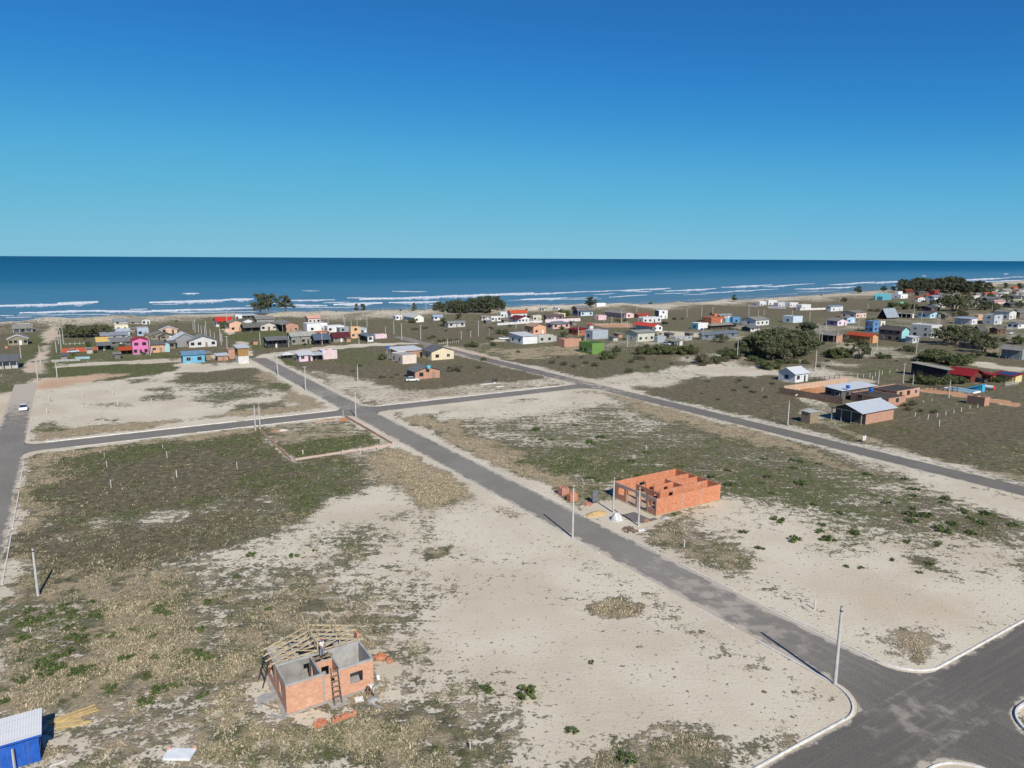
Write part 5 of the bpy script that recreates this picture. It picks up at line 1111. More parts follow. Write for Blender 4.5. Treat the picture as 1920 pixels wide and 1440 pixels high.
plant('scrub', '5', 910, 612, 512, 'flat topped dark tree in front of the long blue grey house', wide=1.2)
GH = 'bushes of the green hedge'
for k in range(11): plant('bush', '5', 15+56*k, 748-10*(k % 2), 612+random.uniform(-10, 16), 'dense green bush in the hedge before the blue grey shacks', GH, .95)
GF = 'bushes along the front of the thicket'
for x, y, t in ((1250, 815, 740), (1320, 830, 750), (1400, 900, 790), (1460, 920, 810), (1520, 910, 810), (1370, 860, 780), (1580, 850, 780), (1680, 850, 780), (1760, 850, 790), (1850, 850, 790), (1100, 800, 700), (1020, 790, 660)): plant('bush', '5', x, y, t, 'bright green bush along the front edge of the thicket', GF, 1.1)
plant('dry', '5', 720, 850, 690, 'broad grey tangled shrub at the left of the thicket', wide=1.2)
plant('bush', '5', 860, 850, 740, 'wide green shrub next to the broad grey one', wide=1.2)
plant('bush', '5', 950, 790, 640, 'tall green shrub behind the broad grey one')
plant('pine', '6', 70, 665, 470, 'tall feathery tree left of the bare brick house', wide=1.6)
G6 = 'green bushes on the plot behind the white cabin'
for x, y, t in ((230, 760, 690), (290, 785, 665), (340, 780, 670), (395, 770, 690)): plant('bush', '6', x, y, t, 'dense green bush left of the roadside pole by the orange house', G6, 1.1)
plant('scrub', '6', 520, 790, 612, 'dark tree in front of the orange porch house', wide=.6)
plant('bush', '6', 680, 788, 722, 'dark bush right of the tree by the orange house')
plant('bush', '6', 750, 786, 735, 'lower bush further right of the tree by the orange house')
plant('scrub', '6', 1300, 668, 492, 'wide spreading olive tree with bare trunks beside the white modern house', wide=1.35)
plant('scrub', '6', 1420, 640, 500, 'second olive tree behind the dark low shed', wide=1.0)
GW = 'bushes of the dark belt behind the garden houses'
for x, y, t in ((910, 715, 660), (960, 730, 670), (1040, 810, 720), (1100, 815, 690), (1160, 812, 680), (1210, 790, 690), (1280, 835, 730), (1340, 845, 720), (1400, 830, 720), (1460, 790, 730), (1540, 765, 720), (1600, 760, 720), (1660, 760, 725)): plant('bush', '6', x, y, t, 'dark green bush in the belt behind the garden houses', GW, 1.15)
plant('scrub', '6', 1570, 740, 560, 'green tree right of the dark low shed', wide=.8)
plant('bush', '6', 1880, 665, 570, 'dark tall bush at the right edge above the open grey house')
plant('bush', '6', 1745, 645, 595, 'small dark bush near the parked white car')
plant('pine', '6', 500, 238, 168, 'dark round tree standing on the shore left of the turquoise hall', wide=2.4)
plant('pine', '6', 715, 222, 165, 'small dark tree on the shore above the barrel roof', wide=2.2)
plant('pine', '6', 795, 220, 165, 'dark tree at the left end of the far pine grove', wide=2.2)
GP = 'casuarina trees of the far pine grove'
for k in range(32): plant('pine', '6', 845+17.5*k+random.uniform(-6, 6), 230-7*(k % 3), 112-(k > 6)*14-(k > 20)*10+random.uniform(-9, 14), 'dark casuarina in the far grove behind the right hand town', GP, 1.3)
GP2 = 'casuarinas right of the far grove'
for x, y, t in ((1400, 235, 125), (1450, 240, 118), (1500, 238, 120), (1550, 240, 118), (1600, 238, 125), (1650, 228, 165)): plant('pine', '6', x, y, t, 'dark casuarina right of the far grove behind the orange roof', GP2, 1.5)
plant('pine', '6', 1760, 185, 135, 'dark tree near the shore between far roofs', wide=1.8)
plant('pine', '6', 1880, 195, 138, 'dark tree by the shore at the right edge', wide=1.8)
GM = 'dark trees in the middle of the right hand town'
for x, y, t in ((1225, 330, 240), (1270, 345, 235), (1320, 385, 225), (1370, 380, 260), (1420, 375, 270), (1540, 372, 280), (1590, 372, 285), (1640, 365, 300)): plant('scrub', '6', x, y, t, 'dark tree in the leafy middle of the right hand town', GM, .75)
plant('dry', '6', 1290, 420, 375, 'yellowish bush in front of the dark town trees', wide=1.5)
plant('dry', '6', 1400, 420, 372, 'second yellowish bush in front of the dark town trees', wide=1.6)
for x, y, t, l in ((795, 352, 282, 'dark bush left of the mint green house'), (890, 365, 290, 'dark bush right of the mint green house'), (990, 362, 300, 'dark bush below the orange tiled house'), (380, 300, 255, 'small dark shrub on the plain left of the turquoise hall'), (180, 268, 232, 'small dark shrub on the plain near the villas'), (1690, 395, 350, 'dark bush among the upper right roofs'), (1640, 440, 405, 'dark bush behind the blue grey two storey house')):
    plant('bush', '6', x, y, t, l)
GG = 'bushes in the walled garden'
for x, y, t in ((330, 470, 300), (400, 480, 330), (480, 490, 320), (560, 485, 340), (640, 480, 330), (720, 480, 310), (800, 480, 300), (880, 470, 320), (980, 480, 340), (1360, 440, 370), (1480, 450, 350), (1550, 455, 370)): plant('bush', 'w', x, y, t, 'leafy garden bush in front of the dark red roofed house', GG, 1.0)
GQ = 'shrubs by the brick building'
for x, y, t in ((1120, 385, 335), (1060, 390, 350), (1180, 430, 395), (1090, 420, 380), (1270, 440, 400)): plant('dry', '7', x, y, t, 'olive shrub in the scrub right of the stained brick building', GQ)
plant('dry', 'q', 470, 470, 380, 'grey shrub on the sandy rise', wide=1.2)
for x, y, t in ((180, 470, 420), (340, 480, 430), (640, 690, 640)): plant('dry', 'q', x, y, t, 'sparse grey shrub on the pale dunes behind the lone white house', 'sparse shrubs on the dunes')
GY = 'shrubs growing between the houses of the town'
for k in range(70):
    reg, x0, x1, y0, y1 = random.choice([('6', 560, 1900, 250, 470), ('6', 560, 1900, 330, 620), ('6', 100, 560, 560, 760), ('4', 20, 700, 280, 560), ('4', 700, 1880, 300, 600), ('5', 40, 1100, 300, 560), ('2', 20, 1800, 380, 660), ('1', 700, 1900, 330, 560)])
    x = random.uniform(x0, x1); y = random.uniform(y0, y1); plant(random.choice(['bush', 'bush', 'dry']), reg, x, y, y-random.uniform(22, 48), 'dark shrub growing in the yards between the houses', GY, 1.2)
GV = 'trees growing between the houses on the right'
for k in range(16): x = random.uniform(900, 1900); y = random.uniform(270, 440); plant('scrub', '6', x, y, y-random.uniform(40, 75), 'dark yard tree among the houses on the right', GV, .8)
# low plants on the plots (countable green clumps of the foreground)
GL = 'low green plants on the left plot'
for x, y, s in ((1650, 548, 1.5), (1770, 518, .9), (1412, 545, 1.6), (520, 806, 1.1), (360, 850, .9), (402, 866, 1.2), (385, 955, 1.3), (262, 940, .9), (190, 915, 2.0), (110, 935, 1.3), (404, 1006, 1.4), (470, 1018, 1.5), (120, 1018, 1.6), (300, 1124, 1.4), (402, 1095, 1.6), (555, 1000, .9), (620, 1005, .7), (240, 1145, 1.5), (320, 1180, 1.7), (410, 1210, 1.0), (520, 885, 1.1), (480, 960, .9), (150, 860, 1.6), (390, 900, .8), (740, 965, .8), (1510, 848, 1.0), (1300, 890, .9), (1265, 780, .8), (1330, 665, 1.0), (240, 1215, 1.2), (130, 1250, 1.4)):
    t = plant('low', 'z', x, y, y, 'low green plant in the dry grass between side street and roof skeleton', GL, 1.0, hm=.34*s, lean=0)
GL2 = 'low green plants right of the street'
for x, y, s in ((620, 330, 2.6), (1490, 385, 2.8), (1640, 398, 2.0), (1020, 395, 1.9), (690, 428, 2.6), (1300, 442, 1.3), (1050, 577, 1.1), (515, 480, 1.6), (435, 392, 1.6), (830, 385, 1.8), (1415, 560, 1.5), (1365, 605, 1.0), (980, 572, 1.0), (1230, 540, 1.1), (1590, 280, 2.2), (1700, 345, 1.9), (1850, 350, 2), (1400, 300, 1.8), (1550, 350, 2), (1190, 240, 1.8), (1340, 270, 1.6), (940, 290, 1.6), (800, 245, 1.5), (345, 65, 1.7), (1290, 110, 1.6)):
    plant('low', 'y', x, y, y, 'low green plant on the sandy plot right of the main street', GL2, 1.05, hm=.30*s)
for k in range(46):
    while True:
        x, y = random.uniform(900, 1915), random.uniform(780, 1060); q_ = un(x, y); cv = zone_eval([q_[0]], [q_[1]])[0]
        if edge_d(np.array(to_ab(q_)[0]), np.array(to_ab(q_)[1])) < -2 and .35 < cv[0] < .9 and cv[1] > .28 and x > 960+(y-780)*.75 and y > 790+(x-1250)*.2: break
    plant('low', 'p', x, y, y, 'low green plant on the sandy plot right of the main street', GL2, 1.3, hm=random.uniform(.3, .7))
for k in range(30):
    x, y = random.uniform(0, 400), random.uniform(1120, 1330); plant('low', 'p', x, y, y, 'low green plant in the dry grass between side street and roof skeleton', GL, 1.2, hm=random.uniform(.2, .5))
for x, y, s, l in ((690, 246, 2.9, 'largest leafy green clump on the open sand right of the roof skeleton'), (520, 220, 1.8, 'green clump with a dry patch beside it on the open sand'), (895, 412, 1.5, 'oval green clump on sand near the bottom edge'), (980, 102, .9, 'tiny bright green plant alone on open sand'), (1140, 540, 2.2, 'tall tuft at the bottom edge among dry grass')):
    plant('low', 'b', x, y, y, l, None, 1.1, hm=.26*s)
# ---------------------------------------------------------------- poles and posts
lamp_m = plain('lamp_housing', (.5, .5, .5), .5, .3, .1, 2, .1)
def pole(reg, x, y, top, label, group=None, arm=0, xt=None, dark=False, r=.15):
    X, Y = px(reg, x, y); c = un(X, Y); h = float(np.clip(len_y(c, Zv, px(reg, x, top)[1]), 3.5, 12))
    th = thing('power_pole', label, 'power pole', tuple(c), GA, group)
    mb = MB(); mb.tube((0, 0, -.3), (0, 0, h), r*1.15, r*.72, 10); mb.build('shaft', metal_dk if dark else conc_pole, th)
    q = MB(); q.tube((0, 0, h), (0, 0, h+.05), r*.5, r*.4, 8); q.tube((0, 0, h-.42), (0, 0, h-.3), r*.86, r*.86, 10); q.build('clamp', metal_dk, th)
    if arm:
        q = MB(); q.beam((-arm, 0, h-.25), (arm, 0, h-.25), .09, .11); b_ = q.build('crossarm', conc_pole, th)
        for s in (-.9, 0.0, .9):
            i = MB(); i.lathe([(.05, 0), (.07, .06), (.04, .1), (.06, .16), (.02, .2)], (s*arm, 0, h-.195), 8); i.build('insulator', plas_grey, b_)
    return th, h
pole('p', 1565, 1283, 1138, 'tall concrete pole at the junction corner, nearest to the viewer', arm=0, r=.17)
pole('p', 1073.5, 1008, 909, 'concrete pole on the sand verge across from the orange brick shell')
pole('p', 1149.7, 961, 895, 'concrete pole beside the white tarpaulin heap', r=.14)
pole('p', 1197, 985.5, 913, 'concrete pole in front of the orange brick shell entrance', r=.14)
pole('p', 479, 806.5, 760, 'left one of two white poles at the walled corner plot', r=.17); pole('p', 487.6, 804.5, 759, 'right one of two white poles at the walled corner plot', r=.17)
pole('p', 667.3, 782.5, 731, 'concrete pole at the corner where the cross street leaves the main street')
pole('p', 573.2, 733, 687, 'concrete pole beside the main street among dry grass', arm=.5)
pole('p', 521, 704.6, 661, 'concrete pole near the pink shack on the main street')
pole('p', 671, 716, 683, 'concrete pole in the brown field with the brick house')
pole('p', 71.5, 1117, 1028, 'concrete pole standing in dry grass on the left')
t_, h_ = pole('7', 218, 525, 350, 'concrete street lamp pole beside the little timber hut')
q = MB(); q.tube((0, 0, h_-.5), (.9, -.9, h_+1.3), .04, .03, 6); la = q.build('lamp_arm', metal_dk, t_); q = MB(); q.hexa([(.8, -.85, h_+1.2), (.98, -1.03, h_+1.2), (1.4, -1.2, h_+1.5), (1.2, -1.0, h_+1.5), (.8, -.85, h_+1.3), (.98, -1.03, h_+1.3), (1.4, -1.2, h_+1.58), (1.2, -1.0, h_+1.58)]); q.build('lamp_head', lamp_m, la)
PG = [('1', 'concrete pole along the dirt track at the far left', 'poles along the left dirt track', [(425, 800, 545), (458, 615, 400), (645, 780, 590), (636, 485, 350), (692, 470, 230), (715, 390, 200), (660, 390, 240), (397, 185, 120), (1693, 520, 300), (237, 550, 405), (680, 300, 115), (728, 250, 130)]),
      ('2', 'concrete pole in the crowded row beside the path to the beach', 'poles along the beach path', [(757, 440, 240), (522, 540, 365), (397, 500, 350), (435, 500, 400), (467, 520, 420), (505, 545, 420), (568, 560, 460), (615, 580, 500), (678, 600, 430), (700, 600, 500), (375, 470, 370)]),
      ('2', 'concrete pole among the houses at the top of the main street', 'poles at the top of the main street', [(757, 690, 540), (1128, 640, 490), (1320, 955, 730), (1450, 665, 530), (1825, 640, 420), (1892, 400, 290), (1217, 345, 270), (690, 640, 500)]),
      ('3', 'thin pole standing in the open brown field below the pine grove', 'poles in the open brown field', [(92, 400, 240), (268, 390, 300), (280, 430, 340), (353, 430, 360), (418, 430, 360), (530, 440, 310), (484, 345, 255), (738, 550, 430), (832, 520, 360), (920, 590, 400), (1133, 585, 415), (1035, 290, 190), (1193, 300, 180), (1510, 255, 175), (1468, 280, 215), (1434, 680, 570), (1590, 580, 490), (1695, 555, 505), (1783, 545, 370), (1903, 570, 455), (440, 630, 560), (540, 620, 560)]),
      ('4', 'thin pole among the houses in the middle of town', 'poles in the middle of town', [(103, 570, 455), (1103, 320, 220), (1105, 540, 430), (1482, 405, 315), (1590, 405, 240), (1762, 275, 195), (1657, 450, 365), (1658, 665, 520), (1762, 645, 540), (1183, 600, 490), (1397, 380, 290), (405, 450, 380)]),
      ('5', 'thin pole on the open plain between town and dunes', 'poles on the plain by the dunes', [(304, 300, 195), (527, 330, 235), (692, 325, 215), (815, 320, 215), (1222, 320, 190), (1332, 320, 250), (1395, 310, 245), (1712, 315, 240), (203, 640, 500), (1340, 480, 380), (1908, 330, 270)]),
      ('6', 'concrete pole among houses and trees on the right', 'poles in the right hand town', [(340, 305, 240), (500, 545, 410), (222, 540, 460), (165, 640, 505), (185, 650, 560), (657, 720, 600), (993, 760, 630), (130, 895, 710), (318, 660, 540), (670, 1006, 885), (882, 1000, 830), (1040, 470, 380), (1178, 495, 415), (975, 400, 320), (1465, 570, 505), (1195, 500, 430), (82, 470, 380), (1645, 380, 330), (580, 380, 310)])]
for reg, lab, grp, L in PG:
    for x, y, t in L: pole(reg, x, y, t, lab, grp, arm=random.choice([0, 0, .7]))
pole('5', 1092, 805, 585, 'white pole standing alone in front of the big thicket')
pole('w', 790, 690, 420, 'grey timber pole behind the small brick ruin'); pole('w', 1075, 760, 600, 'short pole against the small brick ruin', r=.1); pole('w', 250, 490, 340, 'pole at the corner of the garden fence', r=.12)
post_m = plain('whitewashed_post', (.55, .54, .5), .9, 0, .15, 3, .3, .1, .2)
def post(reg, x, y, top, label, group=None, lean=0.0, w=.1, m=None):
    X, Y = px(reg, x, y); c = un(X, Y); h = float(np.clip(len_y(c, Zv, px(reg, x, top)[1]), .6, 2.6))
    mb = MB(); L = lean*h; mb.hexa([(-w/2, -w/2, -.2), (w/2, -w/2, -.2), (w/2, w/2, -.2), (-w/2, w/2, -.2), (L-w*.42, -w*.42, h), (L+w*.42, -w*.42, h), (L+w*.42, w*.42, h), (L-w*.42, w*.42, h)])
    mb.poly([(L-w*.42, -w*.42, h), (L+w*.42, -w*.42, h), (L, 0, h+.05)]); mb.poly([(L+w*.42, -w*.42, h), (L+w*.42, w*.42, h), (L, 0, h+.05)]); mb.poly([(L+w*.42, w*.42, h), (L-w*.42, w*.42, h), (L, 0, h+.05)]); mb.poly([(L-w*.42, w*.42, h), (L-w*.42, -w*.42, h), (L, 0, h+.05)])
    o = mb.build('fence_post', m or post_m, loc=tuple(c)); tag(o, label, 'fence post', group); return o
for x, y, t in ((720, 190, 155), (762, 185, 155), (808, 185, 150), (850, 175, 145), (898, 165, 135), (952, 150, 128), (1005, 148, 122), (828, 205, 172)):
    post('7', x, y, t, 'white fence post in the double row behind the perimeter wall', 'white posts behind the perimeter wall', random.uniform(-.08, .08), .14)
for x, y, t in ((1133, 465, 435), (1226, 487, 450), (1310, 535, 488), (1291, 468, 440), (1357, 455, 428), (1413, 440, 415), (1467, 430, 400), (1525, 408, 385), (1583, 400, 375), (1193, 365, 350), (1255, 352, 338)):
    post('7', x, y, t, 'short white post in the scrub right of the metal roofed brick house', 'short white posts in the scrub', random.uniform(-.2, .25), .15)
for x, y, t in ((1160, 508, 455), (1389, 515, 465), (1468, 505, 455), (1540, 485, 440), (1680, 440, 408), (1615, 445, 415), (1735, 435, 395)):
    post('7', x, y, t, 'taller weathered stake in the scrub right of the metal roofed brick house', 'weathered stakes in the scrub', random.uniform(-.05, .1), .09, wood_old)
post('7', 30, 285, 255, 'leaning white stake in the brown field by the back street', None, .3)
for x, y, t in ((875, 356, 312), (1192, 342, 288), (1250, 458, 405), (1605, 420, 378), (875, 486, 442), (515, 400, 352), (500, 540, 480)):
    post('n', x, y, t, 'white boundary post on the pale sand plot at upper left', 'boundary posts on the sand plot', random.uniform(-.08, .08), .16)
for x, y, t in ((1105, 1000, 952), (1135, 1105, 1040), (1180, 1322, 1238), (1773, 1012, 940), (1876, 1216, 1140), (1725, 905, 870)):
    post('n', x, y, t, 'thin pale stake in the dark scrub beside the cross street', 'stakes in the dark scrub', random.uniform(-.1, .1), .09)
for x, y, t, l in ((1335, 60, 18, 'thin stake near the top of the dark scrub field'), (995, 106, 66, 'thin pale stake in the middle of the dark scrub field'), (626, 163, 118, 'thin pale stake at the left of the dark scrub field'), (174, 978, 960, 'short white marker in dry grass at the left edge')):
    post('z', x, y, t, l, None, -.05, .09)
for x, y, t, l in ((810, 798, 752, 'white marker post on the sand beside the main street'), (1274, 1006, 962, 'dark stake in the dry clump at the junction corner'), (120, 466, 432, 'white marker post in dry grass below the orange brick shell'), (560, 166, 140, 'thin stake in the green scrub right of the orange shell')):
    post('y', x, y, t, l, None, .06, .14 if 'white' in l else .08, None if 'white' in l else wood_old)
post('e', 1238, 502, 480, 'white stake alone in the scrub above the orange brick shell', None, 0, .14)
post('b', 436, 490, 470, 'white stake in green grass near the bottom edge', None, 0, .1)
# ---------------------------------------------------------------- vehicles
tyre = plain('tyre_rubber', (.02, .02, .02), .9, 0, .1, 4, .2, .1); hub = plain('hub_metal', (.4, .4, .41), .35, .7, .1, 4, .1)
lampm = plain('headlight_lens', (.75, .76, .78), .15, 0, .03, 4, .05, .6)
def car(reg, x, y, heading, col, label, pick=False, gray=False):
    X, Y = px(reg, x, y); c = un(X, Y)
    th = thing('pickup_truck' if pick else 'parked_car', label, 'pick-up' if pick else 'car', tuple(c), heading)
    pm = plain('car_paint_%d_%d_%d' % col, tuple(v*.85 for v in srgb(*col)), .3, .1, .03, 1, .02, .5)
    L = 4.9 if pick else 4.1
    low = [(-L/2, .35), (L/2, .35), (L/2+.03, .62), (L/2-.08, .86), (L/2-.95, .98), (-L/2+.12, .98), (-L/2-.02, .7)]
    cab = [(L/2-1.05, .97), (L/2-1.75, 1.46), (-L/2+(2.1 if pick else .75), 1.48), (-L/2+(1.75 if pick else .18), .97)]
    mb = MB(); mb.prism(low, -.84, .84, lambda t, p: (p[0], t, p[1]))
    mb.prism([(p[0]*.97, p[1]) for p in cab[1:3]]+[(cab[2][0], 1.52), (cab[1][0]-.05, 1.52)], -.62, .62, lambda t, p: (p[0], t, p[1]))
    mb.build('body', pm, th)
    gl = MB(); n = len(cab)
    a_ = [(p[0], -.80 if p[1] < 1 else -.64, p[1]) for p in cab]; b_ = [(p[0], -q[1], p[1]) for p, q in zip(cab, a_)]
    gl.raw(a_+b_, [tuple(range(n)), tuple(range(n, 2*n))[::-1]]+[(k, k+n, (k+1) % n+n, (k+1) % n) for k in range(n)])
    gl.build('window', glass, th)
    for sx in (-1, 1):
        for sy in (-1, 1):
            w = MB(); w.tube((sx*L*.31, sy*.88, .32), (sx*L*.31, sy*.68, .32), .32, .32, 14); wo = w.build('wheel', tyre, th)
            hb = MB(); hb.tube((sx*L*.31, sy*.89, .32), (sx*L*.31, sy*.86, .32), .19, .19, 10); hb.build('hub', hub, wo)
    for sy in (-1, 1):
        h_ = MB(); h_.box(L/2-.06, L/2+.045, sy*.62-.17, sy*.62+.17, .62, .78); h_.build('headlight', lampm, th)
    bp = MB(); bp.box(L/2-.02, L/2+.07, -.8, .8, .36, .52); bp.build('bumper', metal_dk if not gray else pm, th)
    return th
car('p', 44.5, 769, GA-PI/2, (226, 232, 238), 'white car driving along the sandy side street', gray=True)
car('1', 825, 488, GA, (206, 210, 214), 'silver car parked against the long red wall')
car('3', 1040, 1050, GA-.3, (236, 236, 236), 'white van like car parked beside the brick house', gray=True)
car('4', 265, 580, GA-.2, (238, 238, 238), 'white pick-up parked by bushes left of the white shed', pick=True)
car('t', 1500, 382, GA, (30, 34, 40), 'black car parked beside the tall white cube house')
car('t', 1525, 696, GA-PI/2, (232, 234, 236), 'white car under the olive roofed carport')
car('6', 1798, 578, GA, (236, 236, 236), 'white car parked near the right edge by the brown shack')
car('6', 118, 660, GA-PI/2, (40, 44, 50), 'dark car in the carport of the bare brick house')
car('w', 1240, 452, GA-PI/2, (36, 44, 62), 'dark blue car parked in the walled garden')
# ---------------------------------------------------------------- water tanks, walls, fences of the town
def tank(reg, x, y, z_at, r, h, m, label, cat='water tank'):
    """z_at: height in metres of the surface it stands on"""
    X, Y = px(reg, x, y); c = un(X, Y, z_at); th = thing('water_tank', label, cat, tuple(c))
    q = MB(); q.lathe([(r*.82, 0), (r, h*.75), (r*.98, h*.8)], (0, 0, 0), 14); q.build('body', m, th)
    q = MB(); q.lathe([(r*1.04, 0), (r*1.04, .05), (r*.7, h*.18), (r*.2, h*.24)], (0, 0, h*.8), 14); q.build('lid', m, th)
def tank_tower(reg, x, y, top, m, label):
    X, Y = px(reg, x, y); c = un(X, Y); h = float(len_y(c, Zv, px(reg, x, top)[1]))-1.3
    th = thing('tank_stand', 'stand of posts carrying the '+label, 'tank stand', tuple(c), GA); d = .55
    for sx in (-d, d):
        for sy in (-d, d): q = MB(); q.box(sx-.07, sx+.07, sy-.07, sy+.07, -.1, h); q.build('leg', conc, th)
    q = MB(); q.box(-d-.15, d+.15, -d-.15, d+.15, h, h+.1); q.build('platform', conc, th)
    t = thing('water_tank', label, 'water tank', (c[0], c[1], h+.1)); q = MB(); q.lathe([(.55, 0), (.68, .9)], (0, 0, 0), 14); q.build('body', m, t); q = MB(); q.lathe([(.7, 0), (.7, .06), (.3, .22)], (0, 0, .9), 14); q.build('lid', m, t)
tank_tower('3', 768, 800, 648, tank_blue, 'bright blue water tank left of the long brick house')
tank_tower('3', 20, 800, 700, tank_blue, 'blue water tank beside the pink ruin')
tank('3', 1222, 905, 3.55, .75, 1.0, tank_teal, 'teal water tank on the roof of the brick house')
tank('7', 652, 262, 3.2, .6, .9, tank_blue, 'blue water tank on the white sheet roof, left one'); tank('7', 818, 282, 3.0, .6, .9, tank_blue, 'blue water tank at the right end of the white sheet roof')
tank_tower('5', 690, 585, 450, plain('navy_tank', (.05, .1, .25), .5), 'dark blue tank beside the long blue grey house')
tank('1', 75, 440, 0, .6, 1.0, plain('orange_tank', (.6, .22, .1), .6), 'orange barrel in front of the grey house by the track', 'barrel')
tank_tower('t', 1365, 300, 160, tank_teal, 'pale tank beside the tall white cube house')
def wall_run(name, label, cat, reg, pts, h, m, t=.15, group=None, cap=None):
    P = [un(*px(reg, *p)) for p in pts]; o0 = P[0]; mb = MB(); th = thing(name, label, cat, tuple(o0), 0, group)
    for p, q in zip(P[:-1], P[1:]):
        d = (q-p)/np.linalg.norm(q-p); n = np.array([-d[1], d[0], 0])*t/2; p = p-o0; q = q-o0
        mb.hexa([p-n-Zv*.2, q-n-Zv*.2, q+n-Zv*.2, p+n-Zv*.2, p-n+Zv*h, q-n+Zv*h, q+n+Zv*h, p+n+Zv*h])
    mb.build('wall', m, th)
    k = 0; L = float(np.linalg.norm(P[-1]-P[0])); nb = max(2, int(L/4))
    for i in range(nb+1):
        p = P[0]+(P[-1]-P[0])*i/nb if len(P) == 2 else P[min(i, len(P)-1)]
        if len(P) > 2 and i >= len(P): break
        p = p-o0; q = MB(); w = t/2+.03; q.box(p[0]-w, p[0]+w, p[1]-w, p[1]+w, -.2, h+.06); q.build('pillar', cap or conc, th)
    return th
wall_run('garden_wall', 'long low red wall with a silver car before it', 'wall', '1', [(690, 492), (1100, 470)], 1.9, plaster(206, 90, 64))
wall_run('garden_wall', 'low grey wall in front of the long red wall', 'wall', '1', [(580, 592), (900, 578)], .8, plas_grey)
wall_run('garden_wall', 'low pale blue fence panel among the yard walls', 'fence', '1', [(850, 562), (1010, 556)], .9, plaster(150, 200, 220))
wall_run('garden_wall', 'low peach wall before the peach gabled house', 'wall', '2', [(740, 492), (940, 482)], 1.6, plaster(232, 190, 160))
wall_run('garden_wall', 'long pale pink wall below the mauve roof', 'wall', '4', [(735, 390), (1128, 372)], 1.9, plaster(236, 216, 222))
wall_run('garden_wall', 'low white wall running in front of the maroon roofed house', 'wall', '4', [(195, 420), (700, 388)], 1.3, plaster(226, 226, 226))
wall_run('garden_wall', 'white boundary wall of the beach villas', 'wall', '5', [(1215, 210), (1330, 218)], 1.6, plaster(222, 224, 226))
wall_run('garden_wall', 'grey boundary wall before the beach villas', 'wall', '5', [(1440, 228), (1640, 236)], 1.8, plaster(180, 184, 188))
wall_run('garden_wall', 'white boundary wall before the last beach villa', 'wall', '6', [(0, 374), (218, 368)], 1.5, plaster(228, 228, 226))
wall_run('perimeter_wall', 'dark brown block wall of the red earth yard', 'wall', '7', [(155, 298), (612, 378)], 1.9, brick_dk, cap=brick_dk)
wall_run('perimeter_wall', 'peach rendered back wall of the red earth yard', 'wall', '7', [(192, 284), (645, 222)], 1.7, plaster(214, 176, 146))
wall_run('garden_wall', 'grey low wall at the foot of the tan board block', 'wall', '2', [(650, 868), (880, 872)], .9, conc)
def rail_fence(label, reg, a_, b_, h, n, m, rails=2, group=None):
    p, q = un(*px(reg, *a_)), un(*px(reg, *b_)); th = thing('rail_fence', label, 'fence', tuple(p)); d = q-p
    for k in range(n+1): w = d*k/n; mb = MB(); mb.box(w[0]-.06, w[0]+.06, w[1]-.06, w[1]+.06, -.2, h); mb.build('post', m, th)
    for r in range(rails): z = h*(.45+.45*r/max(1, rails-1)); mb = MB(); mb.beam((0, 0, z), (d[0], d[1], z), .05, .1); mb.build('rail', m, th)
rail_fence('dark timber rail fence along the edge of the garden', 'w', (430, 560), (915, 605), 1.5, 7, wood_dk, 3)
rail_fence('grey picket fence in front of the yellow ended garage', 'w', (1640, 520), (1830, 490), 1.3, 8, post_m, 2)
rail_fence('pale wire fence posts on the plot behind the long brick house', '3', (1340, 640), (1560, 615), 1.4, 9, post_m, 1)
rail_fence('white stub posts fence behind the red wall on grass', '1', (735, 405), (950, 395), 1.3, 4, post_m, 1)
rail_fence('thin fence of the meadow below the pink long house', '4', (1220, 430), (1640, 402), 1.3, 10, post_m, 1)
rail_fence('thin dark fence beside the lone white cabin', 'q', (1430, 690), (1760, 660), 1.3, 6, wood_dk, 2)
# ---------------------------------------------------------------- house under construction with open roof frame (foreground)
def walls_with_holes(mb, axis, c, t, a0, a1, z0, z1, holes, mats):
    """wall slab along local x (axis 'x', c = y of its outer face) or y; holes: (p0, p1, q0, q1); mats: face order -y +x +y -x"""
    xs = sorted({a0, a1, *[h[0] for h in holes], *[h[1] for h in holes]}); zs = sorted({z0, z1, *[h[2] for h in holes], *[h[3] for h in holes]})
    for i in range(len(xs)-1):
        for k in range(len(zs)-1):
            mx, mz = (xs[i]+xs[i+1])/2, (zs[k]+zs[k+1])/2
            if any(h[0] < mx < h[1] and h[2] < mz < h[3] for h in holes): continue
            m6 = [mats[4] if len(mats) > 4 else mats[0], mats[4] if len(mats) > 4 else mats[0], *mats[:4]]
            if axis == 'x': mb.box(xs[i], xs[i+1], c, c+t, zs[k], zs[k+1], m6)
            else: mb.box(c, c+t, xs[i], xs[i+1], zs[k], zs[k+1], m6)
brick_h1 = brick('pale_hollow_brick', (.52, .25, .15), (.60, .33, .215), (.50, .38, .29))
O1 = g(13.0, 57.25); h1 = thing('unfinished_house', 'small brick house under construction with an open timber roof frame', 'house', tuple(O1), GA)
HM = [brick_h1, plas_grey2, plas_grey, conc]
T = .14; HT = 2.8
mb = MB()
walls_with_holes(mb, 'x', 0, T, .0, 3.2, 0, HT, [], [0, 0, 1, 0, 3])
walls_with_holes(mb, 'y', 0, T, T, 3.5, 0, HT, [(1.4, 2.3, .9, 2.0)], [0, 1, 0, 0, 3])
walls_with_holes(mb, 'x', 3.5, T, 0, 3.2, 0, HT, [(2.5, 3.05, 0, 2.1)], [1, 0, 0, 0, 3])
walls_with_holes(mb, 'y', 3.06, T, T, 3.5, 0, HT, [(2.2, 3.0, 0, 2.1)], [0, 2, 0, 1, 3])
mb.build('bedroom_wall', HM, h1)
mb = MB()
walls_with_holes(mb, 'x', .02, T, 3.38, 4.75, 0, 2.55, [(3.95, 4.3, 1.55, 2.1)], [0, 0, 2, 0, 3])
